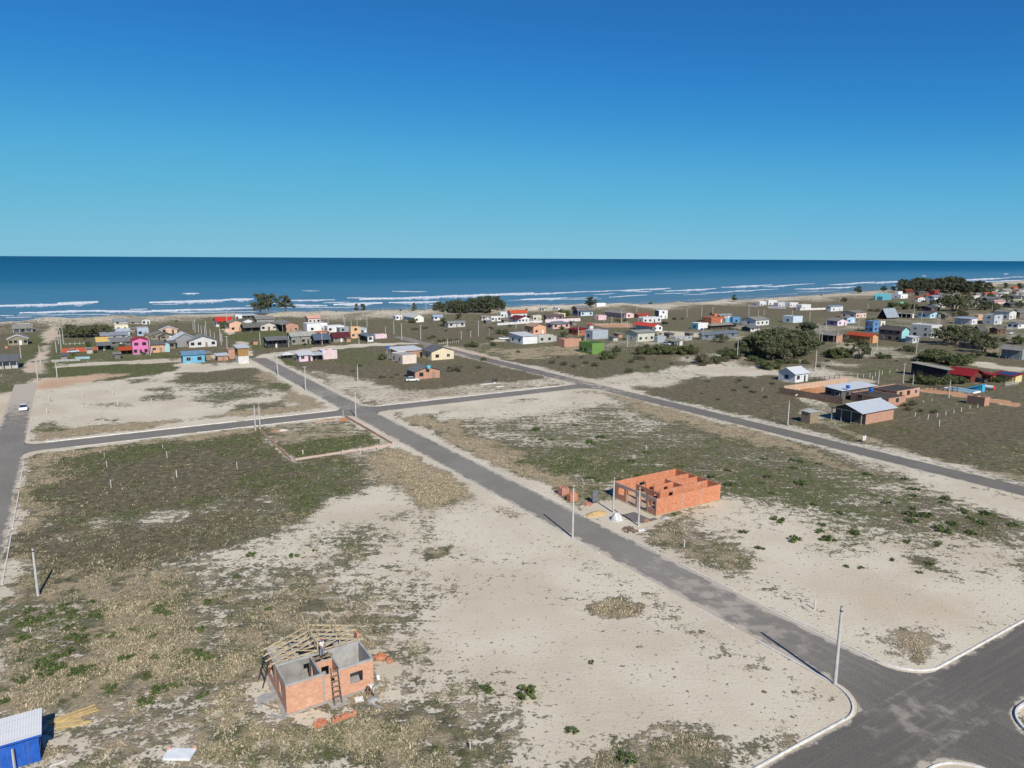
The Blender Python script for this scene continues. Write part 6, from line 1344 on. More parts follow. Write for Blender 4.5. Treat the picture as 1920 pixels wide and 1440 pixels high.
mb.build('hall_front_wall', HM, h1)
mb = MB(); walls_with_holes(mb, 'x', 2.0, T, 3.2, 4.72, 0, HT, [(3.7, 4.4, 0, 2.2)], [0, 0, 2, 0, 3]); mb.build('hall_back_wall', HM, h1)
mb = MB()
walls_with_holes(mb, 'x', .0, T, 4.75, 7.9, 0, HT, [(5.7, 6.9, .95, 2.0)], [0, 0, 2, 0, 3])
walls_with_holes(mb, 'y', 4.75, T, T, 3.5, 0, HT, [], [0, 2, 0, 0, 3])
walls_with_holes(mb, 'y', 7.76, T, T, 3.5, 0, HT, [], [0, 0, 0, 2, 3])
walls_with_holes(mb, 'x', 3.5, T, 4.75, 7.9, 0, HT, [], [2, 0, 0, 0, 3])
mb.build('kitchen_wall', HM, h1)
mb = MB()
walls_with_holes(mb, 'y', 0, T, 3.64, 6.75, 0, HT-.02, [(4.4, 5.6, .9, 2.1)], [0, 1, 0, 0, 3])
walls_with_holes(mb, 'y', 7.76, T, 3.64, 6.75, 0, HT-.02, [], [0, 0, 0, 2, 3])
walls_with_holes(mb, 'x', 6.61, T, T, 7.76, 0, HT-.02, [(1.5, 2.7, .9, 2.1), (5, 6.2, .9, 2.1)], [2, 0, 0, 0, 3])
walls_with_holes(mb, 'y', 4.0, T, 3.64, 6.61, 0, HT-.02, [(5.0, 5.9, 0, 2.1)], [0, 2, 0, 2, 3])
mb.build('rear_wall', HM, h1)
mb = MB(); mb.box(-.35, 8.2, -.25, 7.0, -.2, .06); mb.box(3.5, 5.2, -1.3, -.25, -.2, .05); mb.build('floor_slab', conc, h1)
mb = MB(); mb.box(3.2, 3.38, -.05, .12, 0, HT); mb.box(4.62, 4.76, -.04, 0, 0, HT); mb.box(-.02, .12, 3.5, 3.64, 0, HT+.005); mb.box(7.78, 7.93, 3.5, 3.64, 0, HT+.3); mb.build('concrete_column', conc, h1)
mb = MB(); mb.box(7.72, 7.93, 3.66, 4.3, HT-.02, HT+.75); mb.build('gable_brickwork', brick_or, h1)
# rim beams
mb = MB()
for (x0, x1, y0, y1) in ((-.015, 3.2, -.015, .155), (-.015, .155, .155, 3.5), (4.77, 7.915, -.015, .155), (7.745, 7.915, .155, 3.5), (-.015, 7.915, 3.485, 3.655), (3.045, 3.215, .155, 3.485), (4.735, 4.9, .155, 3.485), (-.015, .155, 3.655, 6.77), (7.745, 7.915, 3.655, 6.77), (.155, 7.745, 6.595, 6.765)): mb.box(x0, x1, y0, y1, HT-.16, HT+.02)
mb.build('rim_beam', plas_grey, h1)
mb = MB()
for k in range(4):
    j = lambda: random.uniform(-.05, .05); y = 3.72+.98*k; ap = (3.93+j()*2, y+j()*2, HT+1.35); l = (-.55, y, HT+.0); r = (8.4, y, HT+.0); j = lambda: random.uniform(-.04, .04)
    mb.beam((l[0], y+j(), l[2]-.04), ap, .05, .12); mb.beam((r[0], y+j(), r[2]-.04), ap, .06, .15)
    mb.beam((-.3, y, HT+.12), (8.15, y, HT+.12), .06, .13); mb.beam((3.93, y, HT+.1), (3.93, y, HT+1.4), .06, .12)
    for s in (-1, 1):
        mb.beam((3.93, y+.03, HT+.15), (3.93+s*2.0, y+.03, HT+.75), .05, .1); mb.beam((3.93+s*2.1, y-.03, HT+.15), (3.93+s*2.1, y-.03, HT+.7), .05, .1); mb.beam((3.93+s*2.1, y, HT+.15), (3.93+s*3.2, y, HT+.45), .05, .1)
mb.build('roof_truss', wood_new, h1)
mb = MB(); mb.box(.2, 2.3, 3.7, 6.55, HT-.17, HT-.02); mb.box(2.3, 3.95, 5.2, 6.55, HT-.17, HT-.02); mb.box(4.2, 5.6, 4.6, 6.55, HT-.17, HT-.02); mb.box(5.6, 7.7, 3.7, 6.55, HT-.17, HT-.02); mb.build('ceiling_slab', plas_grey, h1)
mb = MB()
for s in (-1, 1):
    for q, y0, y1 in ((.25, 3.4, 6.9), (2.2, 4.4, 7.0)):
        x = 3.93+s*q; z = HT+1.35-q*.30+.12; mb.beam((x, y0, z), (x, y1, z), .05, .07)
mb.beam((1.2, 3.3, HT+.3), (4.9, 6.6, HT+1.5), .05, .06); mb.beam((3.6, 6.2, HT+1.2), (3.3, 6.4, HT+2.9), .05, .06); mb.beam((3.9, 3.9, HT+.4), (3.2, 3.6, HT+2.6), .04, .05); mb.beam((6.8, 6.6, HT+.2), (6.2, 7.2, HT+2.0), .04, .05)
mb.build('roof_batten', wood_new, h1)
rot1 = np.array([A, B, Zv])
def h1p(u, v, z=0): return O1+A*u+B*v+Zv*z
def small(name, label, cat, u, v, z, mbuilder, m, org=O1, rot=GA, group=None):
    q = MB(); mbuilder(q); o = q.build(name, m, loc=tuple(org+A*u+B*v+Zv*z)); o.rotation_euler = (0, 0, rot); return tag(o, label, cat, group)
# ladder
lt = thing('ladder', 'timber ladder leaning on the front of the unfinished house', 'ladder', tuple(h1p(4.25, -.95)), GA)
for s in (-.33, .33): q = MB(); q.beam((s, 0, 0), (s*.9, .92, 3.15), .06, .09); q.build('rail', wood_dk, lt)
for k in range(7): z = .35+.42*k; q = MB(); q.beam((-.4, z*.292-.05, z), (.4, z*.292-.05, z), .1, .05); q.build('rung', wood_old, lt)
def heap(q, n, r, h, b=(.29, .14, .19), rg=random):
    for k in range(n):
        a_ = rg.uniform(0, 6.28); d = rg.random()**.6*r; z = max(0, h*(1-d/r))*rg.random(); t = rg.uniform(0, 3.1)
        x, y = math.cos(a_)*d, math.sin(a_)*d; c, s = math.cos(t), math.sin(t); w, l, hh = b[0]/2, b[1]/2, b[2]
        q.hexa([(x+i*c-j*s, y+i*s+j*c, zz) for zz in (z, z+hh) for i, j in ((-w, -l), (w, -l), (w, l), (-w, l))])
def on_ground(name, label, cat, reg, x, y, f, m, rot=GA, group=None):
    q = MB(); f(q); o = q.build(name, m, loc=tuple(un(*px(reg, x, y)))); o.rotation_euler = (0, 0, rot); return tag(o, label, cat, group)
on_ground('brick_heap', 'loose orange bricks right of the unfinished house', 'bricks', 'h', 1580, 560, lambda q: heap(q, 42, .55, .5), brick_or)
on_ground('brick_heap', 'few scattered bricks beside the larger heap', 'bricks', 'h', 1668, 605, lambda q: heap(q, 12, .4, .15), brick_or)
def row(q, nx, ny, nz, b=(.29, .14, .19), gap=.012):
    for i in range(nx):
        for j in range(ny):
            for k in range(nz):
                if k and random.random() < .25: continue
                x, y, z = i*(b[1]+gap), j*(b[0]+gap), k*(b[2]+gap); q.box(x, x+b[1], y, y+b[0], z, z+b[2])
on_ground('brick_stack', 'long row of orange bricks lying in front of the house', 'bricks', 'h', 1040, 1300, lambda q: row(q, 14, 1, 2), brick_or)
on_ground('brick_stack', 'short loose stack of orange bricks left of the long row', 'bricks', 'h', 900, 1310, lambda q: (heap(q, 22, .5, .3), q.box(-.5, .5, -.4, .4, 0, .04)), brick_or)
on_ground('board', 'pale square board lying by the bending worker', 'board', 'h', 1300, 1070, lambda q: (q.box(0, .75, 0, .75, .02, .07), q.box(.05, .7, .3, .42, .07, .1)), white_pt, GA-.2)
on_ground('plank', 'long weathered plank on the ground right of the ladder', 'plank', 'h', 1680, 1160, lambda q: q.box(0, .22, 0, 2.2, .02, .08), wood_old, GA+.35)
on_ground('plank', 'shorter grey plank leaning toward the long weathered one', 'plank', 'h', 1610, 1140, lambda q: q.box(0, .18, 0, 1.6, .02, .07), plas_grey, GA+.5)
on_ground('concrete_pad', 'pale heap of mortar behind the bending worker', 'mortar', 'h', 1500, 1030, lambda q: q.lathe([(.55, 0), (.42, .1), (.2, .18), (.02, .2)], (0, 0, 0), 14), plas_grey)
on_ground('mortar_bed', 'flat grey patch of spilled mortar left of the house', 'mortar', 'h', 300, 1030, lambda q: q.prism([(-.9, -.7), (.6, -.9), (.9, .4), (.2, 1.1), (-.7, .7)], .0, .05, lambda t, p: (p[0], p[1], t)), plas_grey)
on_ground('timber_pile', 'pile of short timber offcuts against the left wall', 'timber', 'h', 400, 1090, lambda q: [q.beam((random.uniform(-.3, .2), k*.09-.3, .05+.05*(k % 3)), (random.uniform(.3, .6), k*.1-.25, .08+.05*(k % 3)), .09, .05) for k in range(9)], wood_old, GA+1.2)
on_ground('plank', 'long grey board lying at the lower left of the house', 'plank', 'h', 230, 1080, lambda q: q.box(0, 2.0, 0, .16, .02, .07), wood_old, GA-1.0)
on_ground('plank', 'pale broken board furthest lower left of the house', 'plank', 'h', 300, 1215, lambda q: (q.box(0, 1.7, 0, .2, .02, .06), q.box(.2, 1.4, .26, .38, .02, .05)), plas_grey, GA-.9)
o = thing('scaffold', 'dark timber scaffold leaning on the left wall', 'scaffold', tuple(h1p(-.9, 5.0)), GA)
for s in (0, 1.6): q = MB(); q.beam((0, s, 0), (.75, s, 2.75), .07, .1); q.build('pole', wood_dk, o)
for z in (.9, 1.7, 2.4): q = MB(); q.beam((z*.27, -.2, z), (z*.27, 1.8, z), .06, .09); q.build('crossbar', wood_dk, o)
on_ground('bucket', 'white mortar bucket at the right corner of the house', 'bucket', 'h', 1555, 800, lambda q: q.lathe([(.13, 0), (.17, .32), (.15, .3), (.11, .04)], (0, 0, 0), 12), white_pt)
# ---------------------------------------------------------------- people
skin_m = plain('skin', (.23, .12, .075), .6, 0, .08, 6, .05, .3); hair_m = plain('dark_hair', (.012, .01, .009), .7, 0, .2, 9, .3)
def skinned(name, J, E, m, parent, levels=2):
    me = bpy.data.meshes.new(name); ks = list(J); me.from_pydata([J[k][0] for k in ks], [], [(ks.index(a_), ks.index(b_)) for a_, b_ in E]); me.materials.append(m)
    o = bpy.data.objects.new(name, me); COL.objects.link(o); o.parent = parent
    sk = o.modifiers.new('skin', 'SKIN'); sv = me.skin_vertices[0].data if me.skin_vertices else None
    if sv is None:
        bm = bmesh.new(); bm.from_mesh(me); bm.verts.layers.skin.verify(); bm.to_mesh(me); bm.free(); sv = me.skin_vertices[0].data
    for i, k in enumerate(ks):
        r = J[k][1]; sv[i].radius = (r, r) if not isinstance(r, tuple) else r; sv[i].use_root = (i == 0)
    su = o.modifiers.new('sub', 'SUBSURF'); su.levels = levels; su.render_levels = levels
    for p in me.polygons: p.use_smooth = True
    sk.use_smooth_shade = True; return o
def person(label, loc, rot, J, shirt, trousers, hat=None):
    th = thing('person', label, 'person', tuple(loc), rot)
    V = {k: np.array(v, float) for k, v in J.items()}
    R = dict(pelvis=.125, waist=.115, chest=.135, neck=.055, head0=.075, head1=.10, head2=.088)
    J2 = {k: (tuple(V[k]), R[k]) for k in R}
    E = [('pelvis', 'waist'), ('waist', 'chest'), ('chest', 'neck'), ('neck', 'head0'), ('head0', 'head1'), ('head1', 'head2')]
    for s in 'lr':
        for k, r in (('sh', .07), ('el', .045), ('wr', .03), ('palm', .038), ('hip', .095), ('kn', .06), ('an', .042), ('toe', .04)): J2[s+k] = (tuple(V[s+k]), r)
        E += [('chest', s+'sh'), (s+'sh', s+'el'), (s+'el', s+'wr'), (s+'wr', s+'palm'), ('pelvis', s+'hip'), (s+'hip', s+'kn'), (s+'kn', s+'an'), (s+'an', s+'toe')]
        d = V[s+'palm']-V[s+'wr']; d /= np.linalg.norm(d); side = np.cross(d, [1, 0, 0]); side /= np.linalg.norm(side)+1e-9; nrm = np.cross(side, d)
        for f in range(4):
            b0 = V[s+'palm']+d*.045+side*(f-1.5)*.021; ln = (.035, .042, .04, .03)[f]
            J2['%sf%da' % (s, f)] = (tuple(b0), .0095); J2['%sf%db' % (s, f)] = (tuple(b0+d*ln+nrm*.006), .009); J2['%sf%dc' % (s, f)] = (tuple(b0+d*ln*1.7+nrm*.022), .0075)
            E += [(s+'palm', '%sf%da' % (s, f)), ('%sf%da' % (s, f), '%sf%db' % (s, f)), ('%sf%db' % (s, f), '%sf%dc' % (s, f))]
        t0 = V[s+'wr']*.4+V[s+'palm']*.6+side*.036; J2[s+'t0'] = (tuple(t0), .011); J2[s+'t1'] = (tuple(t0+side*.022+d*.03), .009); E += [(s+'palm', s+'t0'), (s+'t0', s+'t1')]
    # nose and ears as short stubs of the head
    hd = V['head2']-V['head0']; hd /= np.linalg.norm(hd); fwd = np.array(J.get('face', (0, -1, 0)), float); fwd /= np.linalg.norm(fwd); lat = np.cross(hd, fwd)
    J2['nose'] = (tuple(V['head1']+fwd*.115-hd*.02), .018); E.append(('head1', 'nose'))
    for s, k in ((1, 'earl'), (-1, 'earr')): J2[k] = (tuple(V['head1']+lat*.098*s-hd*.01), .02); E.append(('head1', k))
    skinned('body', J2, E, skin_m, th)
    C = {k: (tuple(V[k]), r) for k, r in (('chest', .158), ('waist', .14), ('pelvis', .142), ('neck', .07), ('lsh', .088), ('rsh', .088))}
    for s in 'lr': C[s+'mid'] = (tuple(V[s+'sh']*.35+V[s+'el']*.65), .066)
    skinned('shirt', C, [('pelvis', 'waist'), ('waist', 'chest'), ('chest', 'neck'), ('chest', 'lsh'), ('chest', 'rsh'), ('lsh', 'lmid'), ('rsh', 'rmid')], shirt, th)
    C = {'pelvis': (tuple(V['pelvis']), .148)}; EE = []
    for s in 'lr':
        C[s+'hip'] = (tuple(V[s+'hip']), .112); C[s+'kn'] = (tuple(V[s+'kn']), .076); C[s+'an'] = (tuple(V[s+'an']*.92+V[s+'kn']*.08), .06); EE += [('pelvis', s+'hip'), (s+'hip', s+'kn'), (s+'kn', s+'an')]
    skinned('trousers', C, EE, trousers, th)
    hc = V['head1']+hd*.035-fwd*.025
    q = MB(); n = 12
    for i in range(6):
        for k in range(n):
            pts = []
            for (ii, kk) in ((i, k), (i, k+1), (i+1, k+1), (i+1, k)):
                t = PI*.56*ii/6; a_ = 2*PI*kk/n; pts.append(hc+hd*math.cos(t)*.122+(fwd*math.cos(a_)*.118+lat*math.sin(a_)*.108)*math.sin(t))
            q.poly(pts, 0, True)
    q.build('hat' if hat else 'hair', hat or hair_m, th)
    q = MB()
    for s in (-1, 1): c = V['head1']+fwd*.098+lat*.036*s+hd*.012; q.box(c[0]-.011, c[0]+.011, c[1]-.011, c[1]+.011, c[2]-.008, c[2]+.008)
    c = V['head1']+fwd*.098-hd*.055; q.box(c[0]-.022, c[0]+.022, c[1]-.012, c[1]+.012, c[2]-.006, c[2]+.006); q.build('face_features', hair_m, th)
    for s in 'lr':
        q = MB(); a_, t_ = V[s+'an'], V[s+'toe']; d = t_-a_; d[2] = 0; d /= np.linalg.norm(d); x = np.cross(d, Zv)*.052; z0 = min(a_[2], t_[2])-.055
        b = [a_-d*.08-x, t_+d*.06-x, t_+d*.06+x, a_-d*.08+x]; q.hexa([(p[0], p[1], z0) for p in b]+[(p[0]*.97+a_[0]*.03, p[1]*.97+a_[1]*.03, z0+.1) for p in b]); q.build('shoe', black_pt, th)
    return th
stand = dict(pelvis=(0, 0, .95), waist=(0, 0, 1.12), chest=(0, .0, 1.34), neck=(0, -.02, 1.49), head0=(0, -.03, 1.55), head1=(0, -.05, 1.64), head2=(0, -.04, 1.71),
             lsh=(.19, 0, 1.41), rsh=(-.19, 0, 1.41), lel=(.26, -.08, 1.14), rel=(-.27, -.05, 1.14), lwr=(.2, -.28, 1.02), rwr=(-.24, -.2, .95), lpalm=(.17, -.36, 1.0), rpalm=(-.22, -.27, .9),
             lhip=(.09, 0, .89), rhip=(-.09, 0, .89), lkn=(.11, -.04, .48), rkn=(-.12, .03, .48), lan=(.11, 0, .08), ran=(-.13, .06, .08), ltoe=(.13, -.14, .05), rtoe=(-.15, -.09, .05))
bend = dict(pelvis=(0, .12, .86), waist=(0, -.0, .98), chest=(0, -.22, 1.03), neck=(0, -.38, 1.0), head0=(0, -.44, .97), head1=(0, -.52, .93), head2=(0, -.58, .90), face=(0, -.45, -1),
            lsh=(.18, -.26, 1.0), rsh=(-.18, -.26, 1.0), lel=(.2, -.3, .72), rel=(-.2, -.32, .72), lwr=(.12, -.38, .49), rwr=(-.12, -.42, .49), lpalm=(.1, -.4, .41), rpalm=(-.1, -.45, .41),
            lhip=(.1, .12, .82), rhip=(-.1, .12, .82), lkn=(.13, .02, .46), rkn=(-.12, .06, .46), lan=(.14, .08, .08), ran=(-.14, .14, .08), ltoe=(.15, -.06, .05), rtoe=(-.16, 0, .05))
sh_w = plain('white_shirt', (.68, .67, .64), .85, 0, .08, 5, .2); sh_r = plain('red_white_shirt', (.45, .3, .32), .85, 0, .4, 7, .2); tr_g = plain('pale_work_trousers', (.42, .41, .38), .9, 0, .15, 4, .2); tr_b = plain('grey_blue_trousers', (.24, .26, .3), .9, 0, .15, 4, .2)
red_hat = plain('red_cap', (.42, .06, .08), .8, 0, .1, 5, .2)
wl = un(*px('h', 925, 545), HT+.09)
person('worker in red cap standing up at the roof frame', tuple(wl), GA+.5, stand, sh_w, tr_b, red_hat)
person('worker in white shirt bending down beside the brick wall', tuple(un(*px('h', 1490, 975))), GA-1.25, bend, sh_w, tr_g)
# the plank the standing worker stands on
lu, lv = float((wl-O1)@A), float((wl-O1)@B)
q = MB(); q.box(3.0-lu, 4.95-lu, -.18, .18, -.065, -.005); sc_ = q.build('scaffold_board', wood_old, loc=tuple(wl)); sc_.rotation_euler = (0, 0, GA); tag(sc_, 'short scaffold board under the standing worker', 'board')
# ---------------------------------------------------------------- roofless orange brick shell beside the street
O2 = g(74.0, 76.4); h2 = thing('unfinished_house', 'large roofless orange brick house shell beside the main street', 'house', tuple(O2), GA)
L2, D2, Z2 = 14.1, 10.2, 2.75; t = .16; BM = [brick_red, brick_or, conc]
mb = MB(); walls_with_holes(mb, 'x', 0, t, 0, L2, 0, Z2, [(2.5, 2.66, 1.2, 1.36), (3.4, 3.56, 1.25, 1.4), (4.1, 4.26, 1.2, 1.36), (6.8, 6.96, 1.3, 1.46), (9.0, 9.16, 1.5, 1.65), (11.0, 11.15, 1.6, 1.75), (11.8, 11.95, 1.6, 1.75), (12.7, 12.85, 1.6, 1.75)], [1, 1, 0, 0, 1]); mb.build('side_wall', BM, h2)
mb = MB(); walls_with_holes(mb, 'x', D2-t, t, 0, L2, 0, Z2, [(5.6, 6.8, 1.1, 1.75), (3.2, 3.4, 1.7, 1.9)], [1, 1, 0, 0, 1]); mb.build('far_side_wall', BM, h2)
mb = MB(); walls_with_holes(mb, 'y', L2-t, t, t, D2-t, 0, Z2, [(.7, 2.1, 1.1, 2.2), (3.3, 4.5, 1.1, 2.2), (5.6, 6.4, 1.5, 2.2), (7.7, 9.2, 1.1, 2.2)], [0, 0, 0, 1, 1]); mb.build('back_wall', BM, h2)
mb = MB(); walls_with_holes(mb, 'y', 0, t, t, D2-t, 0, Z2, [(.35, 1.75, 1.0, 2.15), (2.25, 4.3, 0, 2.3), (4.75, 6.9, 0, 2.3), (7.5, 8.9, 1.0, 2.15)], [0, 0, 0, 0, 2]); mb.build('front_wall', BM, h2)
mb = MB(); walls_with_holes(mb, 'y', 2.4, t, 1.8, 7.4, 0, Z2-.05, [(2.4, 3.6, 0, 2.2), (5.0, 6.2, 0, 2.2)], [1, 0, 1, 0, 1])
for y, x0, hl in ((2.7, 3.0, [(5.2, 6.1, 0, 2.2)]), (5.0, 4.2, [(6.3, 7.2, 0, 2.2)]), (7.0, 4.2, [(5.0, 5.9, 0, 2.2), (8.8, 9.3, 1.0, 2.0)])): walls_with_holes(mb, 'x', y, t, x0, L2-t, 0, Z2-.03, hl, [1, 1, 0, 0, 1])
walls_with_holes(mb, 'y', 8.4, t, 2.86, 7.0, 0, Z2-.06, [(3.2, 4.1, 0, 2.2)], [1, 0, 1, 0, 1]); mb.build('partition_wall', BM, h2)
mb = MB()
for x in (5.5, 9.7): mb.box(x, x+.16, -.008, t+.008, 0, Z2+.02)
for y in (2.0, 4.45, 7.1): mb.box(-.02, t+.02, y-.09, y+.09, 0, Z2+.01)
mb.box(-.012, .0, .1, D2-.1, 2.32, 2.6); mb.box(-.02, .0, -.0, .16, 0, Z2); mb.build('concrete_column', conc, h2)
mb = MB()
for x, y in ((5.58, .08), (9.78, .08), (.08, 2.0), (.08, 7.1), (2.45, 1.9), (2.45, 7.3), (5.58, 10.1), (9.78, 10.1), (13.9, 2.8), (13.9, 7.05), (.08, 10.1)):
    for d in (-.04, .04): mb.tube((x+d, y, Z2-.1), (x+d+random.uniform(-.05, .05), y+random.uniform(-.05, .05), Z2+random.uniform(.5, .8)), .012, .012, 5)
mb.build('rebar', plain('rusty_steel', (.16, .07, .04), .8, .3, .3, 8, .2), h2)
mb = MB(); mb.box(.16, L2-.16, .16, D2-.16, -.15, .06); mb.box(-.15, 0, -.1, D2+.1, -.15, .1); mb.box(-.1, L2+.1, -.12, 0, -.15, .12); mb.build('floor_slab', plain('sandy_slab', (.40, .33, .25), .95, 0, .15, 1.5, .3, .1), h2)
def mound(name, label, cat, reg, x, y, rx, ry, h, m, kind=None, rot=GA, sd=0, pw=1.5):
    q = MB(); n = 26; k = 9; vs = [(0, 0, h)]; fs = []
    for i in range(1, k+1):
        for j in range(n):
            a_ = 2*PI*j/n; r = i/k; w = 1+.22*(float(fbm([math.cos(a_)*3+sd], [math.sin(a_)*3], 1.4, 61)[0])-.5)*2
            z = h*(1-r**pw)*(1+.5*(float(fbm([math.cos(a_)*r*5+sd], [math.sin(a_)*r*5], 1.1, 71)[0])-.5)) if i < k else -.05
            vs.append((rx*r*w*math.cos(a_), ry*r*w*math.sin(a_), z))
    for j in range(n): fs.append((0, 1+j, 1+(j+1) % n))
    for i in range(k-1):
        for j in range(n): fs.append((1+i*n+j, 1+(i+1)*n+j, 1+(i+1)*n+(j+1) % n, 1+i*n+(j+1) % n))
    q.raw(vs, fs, 0, True); o = q.build(name, m, loc=tuple(un(*px(reg, x, y)))); o.rotation_euler = (0, 0, rot)
    if kind: o['kind'] = kind
    return tag(o, label, cat)
mound('sand_pile', 'low pile of yellow building sand at the roadside', 'sand pile', 'k', 490, 630, 2.2, 1.1, .5, plain('yellow_sand', (.52, .36, .17), .95, 0, .12, 3, .5, .1), sd=1)
mound('tarpaulin_heap', 'bulky heap under a shiny white tarpaulin between two poles', 'tarpaulin', 'k', 690, 680, 1.05, .8, 1.1, plain('white_tarpaulin', (.55, .56, .56), .4, 0, .3, 4, 1.0, .4), sd=4, pw=3.2)
mound('gravel_pile', 'small pale mortar pile at the corner of the orange shell', 'mortar', 'k', 1150, 665, .9, .5, .3, plas_grey, sd=7)
on_ground('concrete_yard', 'dark grey flat concrete patch before the orange shell', 'slab', 'k', 860, 690, lambda q: (q.box(-.3, 2.4, -.6, 2.9, .0, .06), q.box(.2, 3.4, -1.4, -.62, 0, .05)), plain('damp_concrete', (.17, .155, .145), .9, 0, .2, 2, .3, .15, .3))
def board(q): q.box(-.5, .5, -.04, .04, .35, 2.1); q.box(-.42, -.34, -.03, .03, 0, .35); q.box(.34, .42, -.03, .03, 0, .35); q.box(-.55, .55, -.06, .06, 2.1, 2.16)
on_ground('site_board', 'upright dark grey site board on short legs by the sand pile', 'board', 'k', 482, 525, board, plain('slate_board', (.13, .145, .17), .7), GA)
def pallet(q, n=5, m=4, k=5):
    for i in range(n):
        for j in range(m):
            for l in range(k):
                if l == k-1 and random.random() < .4: continue
                q.box(i*.3, i*.3+.285, j*.2, j*.2+.19, l*.2+.12, l*.2+.31)
    for j in (0, .35, .66): q.box(0, 1.5, j, j+.12, 0, .11)
pinkb = brick('pinkish_brick', (.46, .20, .15), (.52, .26, .20), (.42, .28, .22))
on_ground('brick_pallet', 'pallet of pinkish bricks standing furthest along the verge', 'bricks', 'k', 170, 455, lambda q: pallet(q, 5, 6, 6), pinkb)
on_ground('brick_pallet', 'pallet of red bricks nearest the roadside pole', 'bricks', 'k', 250, 512, lambda q: pallet(q, 5, 5, 6), brick_or)
on_ground('brick_heap', 'low heap of broken bricks beside the site board', 'bricks', 'k', 415, 540, lambda q: heap(q, 45, .8, .5), pinkb)
on_ground('board', 'flat white board lying by the kerb', 'board', 'k', 900, 795, lambda q: (q.box(0, 1.2, 0, .7, .02, .08), q.box(.1, 1.1, .3, .36, .08, .11)), white_pt, GA-.2)
on_ground('brick_heap', 'scattered brown rubble beside the flat white board', 'rubble', 'k', 820, 780, lambda q: heap(q, 50, 1.3, .12), brick_dk)
on_ground('brick_heap', 'tiny heap of red bricks at the front corner of the shell', 'bricks', 'k', 970, 700, lambda q: heap(q, 16, .35, .3), brick_red)
# ---------------------------------------------------------------- blue site hut, slab, timber at the lower left
blue_pt = plain('blue_painted_board', (.014, .095, .43), .6, 0, .16, 1.6, .2, .3, .45)
c3 = un(*px('c', 352, 668)); t3 = thing('site_hut', 'bright blue site hut with white roof cut off at the lower left corner', 'hut', tuple(c3), GA)
hz = float(len_y(c3, Zv, px('c', 345, 440)[1]))
mb = MB(); mb.box(-7, -.06, 0, 2.6, 0, hz, [0, 0, 0, 1, 0, 0]); mb.prism([(0, hz), (2.6, hz), (2.6, hz+.35)], -7, -.06, lambda t, p: (t, p[0], p[1]), 0, (0, 1)); mb.build('wall', [blue_pt, plain('pale_board', (.45, .46, .44), .7, 0, .12, 1.5, .2, .2, .3)], t3)
mb = MB(); mb.box(-.06, .0, -.02, .1, 0, hz); mb.box(-.06, .02, 2.5, 2.62, 0, hz+.3); mb.box(-.06, .0, .1, 2.5, hz-.12, hz); mb.box(-.06, .0, .1, 2.5, 1.0, 1.1); mb.build('corner_trim', blue_pt, t3)
mb = MB(); mb.prism([(-.3, hz+.0), (2.9, hz+.42), (2.9, hz+.49), (-.3, hz+.07)], -7.2, .25, lambda t, p: (t, p[0], p[1])); mb.build('roof', roofing('metal', 236, 238, 238, 0), t3)
mb = MB(); mb.box(-7.2, .25, -.34, -.305, hz-.06, hz+.09); mb.box(.252, .28, -.3, 2.9, hz+.0, hz+.1); mb.build('fascia', blue_pt, t3)
P3 = un(*px('c', 130, 760)); q = MB(); q.hexa([(-.07, -.07, -.2), (.07, -.07, -.2), (.07, .07, -.2), (-.07, .07, -.2), (-.06, -.06, 1.9), (.06, -.06, 1.9), (.06, .06, 1.9), (-.06, .06, 1.9)]); q.poly([(-.06, -.06, 1.9), (.06, -.06, 1.9), (0, 0, 1.95)]); po = q.build('fence_post', conc_pole, loc=tuple(P3)); tag(po, 'pale concrete post standing before the blue site hut', 'fence post')
def slab(q):
    for k in range(6): q.box(k*.2, k*.2+.17, 0, 2.2, .12, .24)
    q.box(.02, 1.15, .05, 2.15, .0, .118)
sl = MB(); slab(sl); so_ = sl.build('panel_stack', plain('white_corrugated_panel', (.66, .69, .71), .6, 0, .06, 2, .1), loc=tuple(un(*px('c', 1630, 672)))); d_ = un(*px('c', 1365, 668))-un(*px('c', 1630, 672)); so_.rotation_euler = (0, 0, math.atan2(d_[1], d_[0])-PI/2); tag(so_, 'low stack of white corrugated panels lying in dry grass at the bottom', 'panel stack')
for x, y, l in ((1432, 578, 'orange brick weighing down the left corner of the white panels'), (1652, 570, 'orange brick weighing down the right corner of the white panels')):
    q = MB(); q.box(0, .3, 0, .15, 0, .19); o = q.build('brick', brick_h1, loc=tuple(un(*px('c', x, y), .242))); o.rotation_euler = (0, 0, .4); tag(o, l, 'brick')
for k, (x0, y0, x1, y1, w) in enumerate(((400, 345, 820, 195, .14), (400, 365, 830, 225, .16), (480, 350, 850, 240, .12), (480, 345, 700, 325, .2), (480, 385, 790, 340, .22), (480, 405, 770, 345, .12), (490, 370, 720, 330, .2), (220, 300, 370, 285, .12))):
    p, q_ = un(*px('c', x0, y0)), un(*px('c', x1, y1)); d = q_-p; q = MB(); q.beam((0, 0, .09+.05*(k % 3)), (d[0], d[1], .09+.04*(k % 2)), w*1.4, .07); q.beam((d[0]*.02, d[1]*.02, .02), (d[0]*.9, d[1]*.9+.05, .02), w*.8, .04)
    o = q.build('plank', plain('yellow_timber', (.55, .41, .19), .8, 0, .15, 3, .3, .2), loc=tuple(p)); tag(o, 'long fresh yellow plank lying behind the blue site hut' if k != 7 else 'short plank lying left of the other yellow planks', 'plank', 'planks behind the blue site hut' if k != 7 else None)
on_ground('plank', 'small white strip of wood on the sand right of the blue hut', 'plank', 'c', 425, 722, lambda q: q.box(0, 1.1, 0, .09, .01, .05), white_pt, GA+.05)
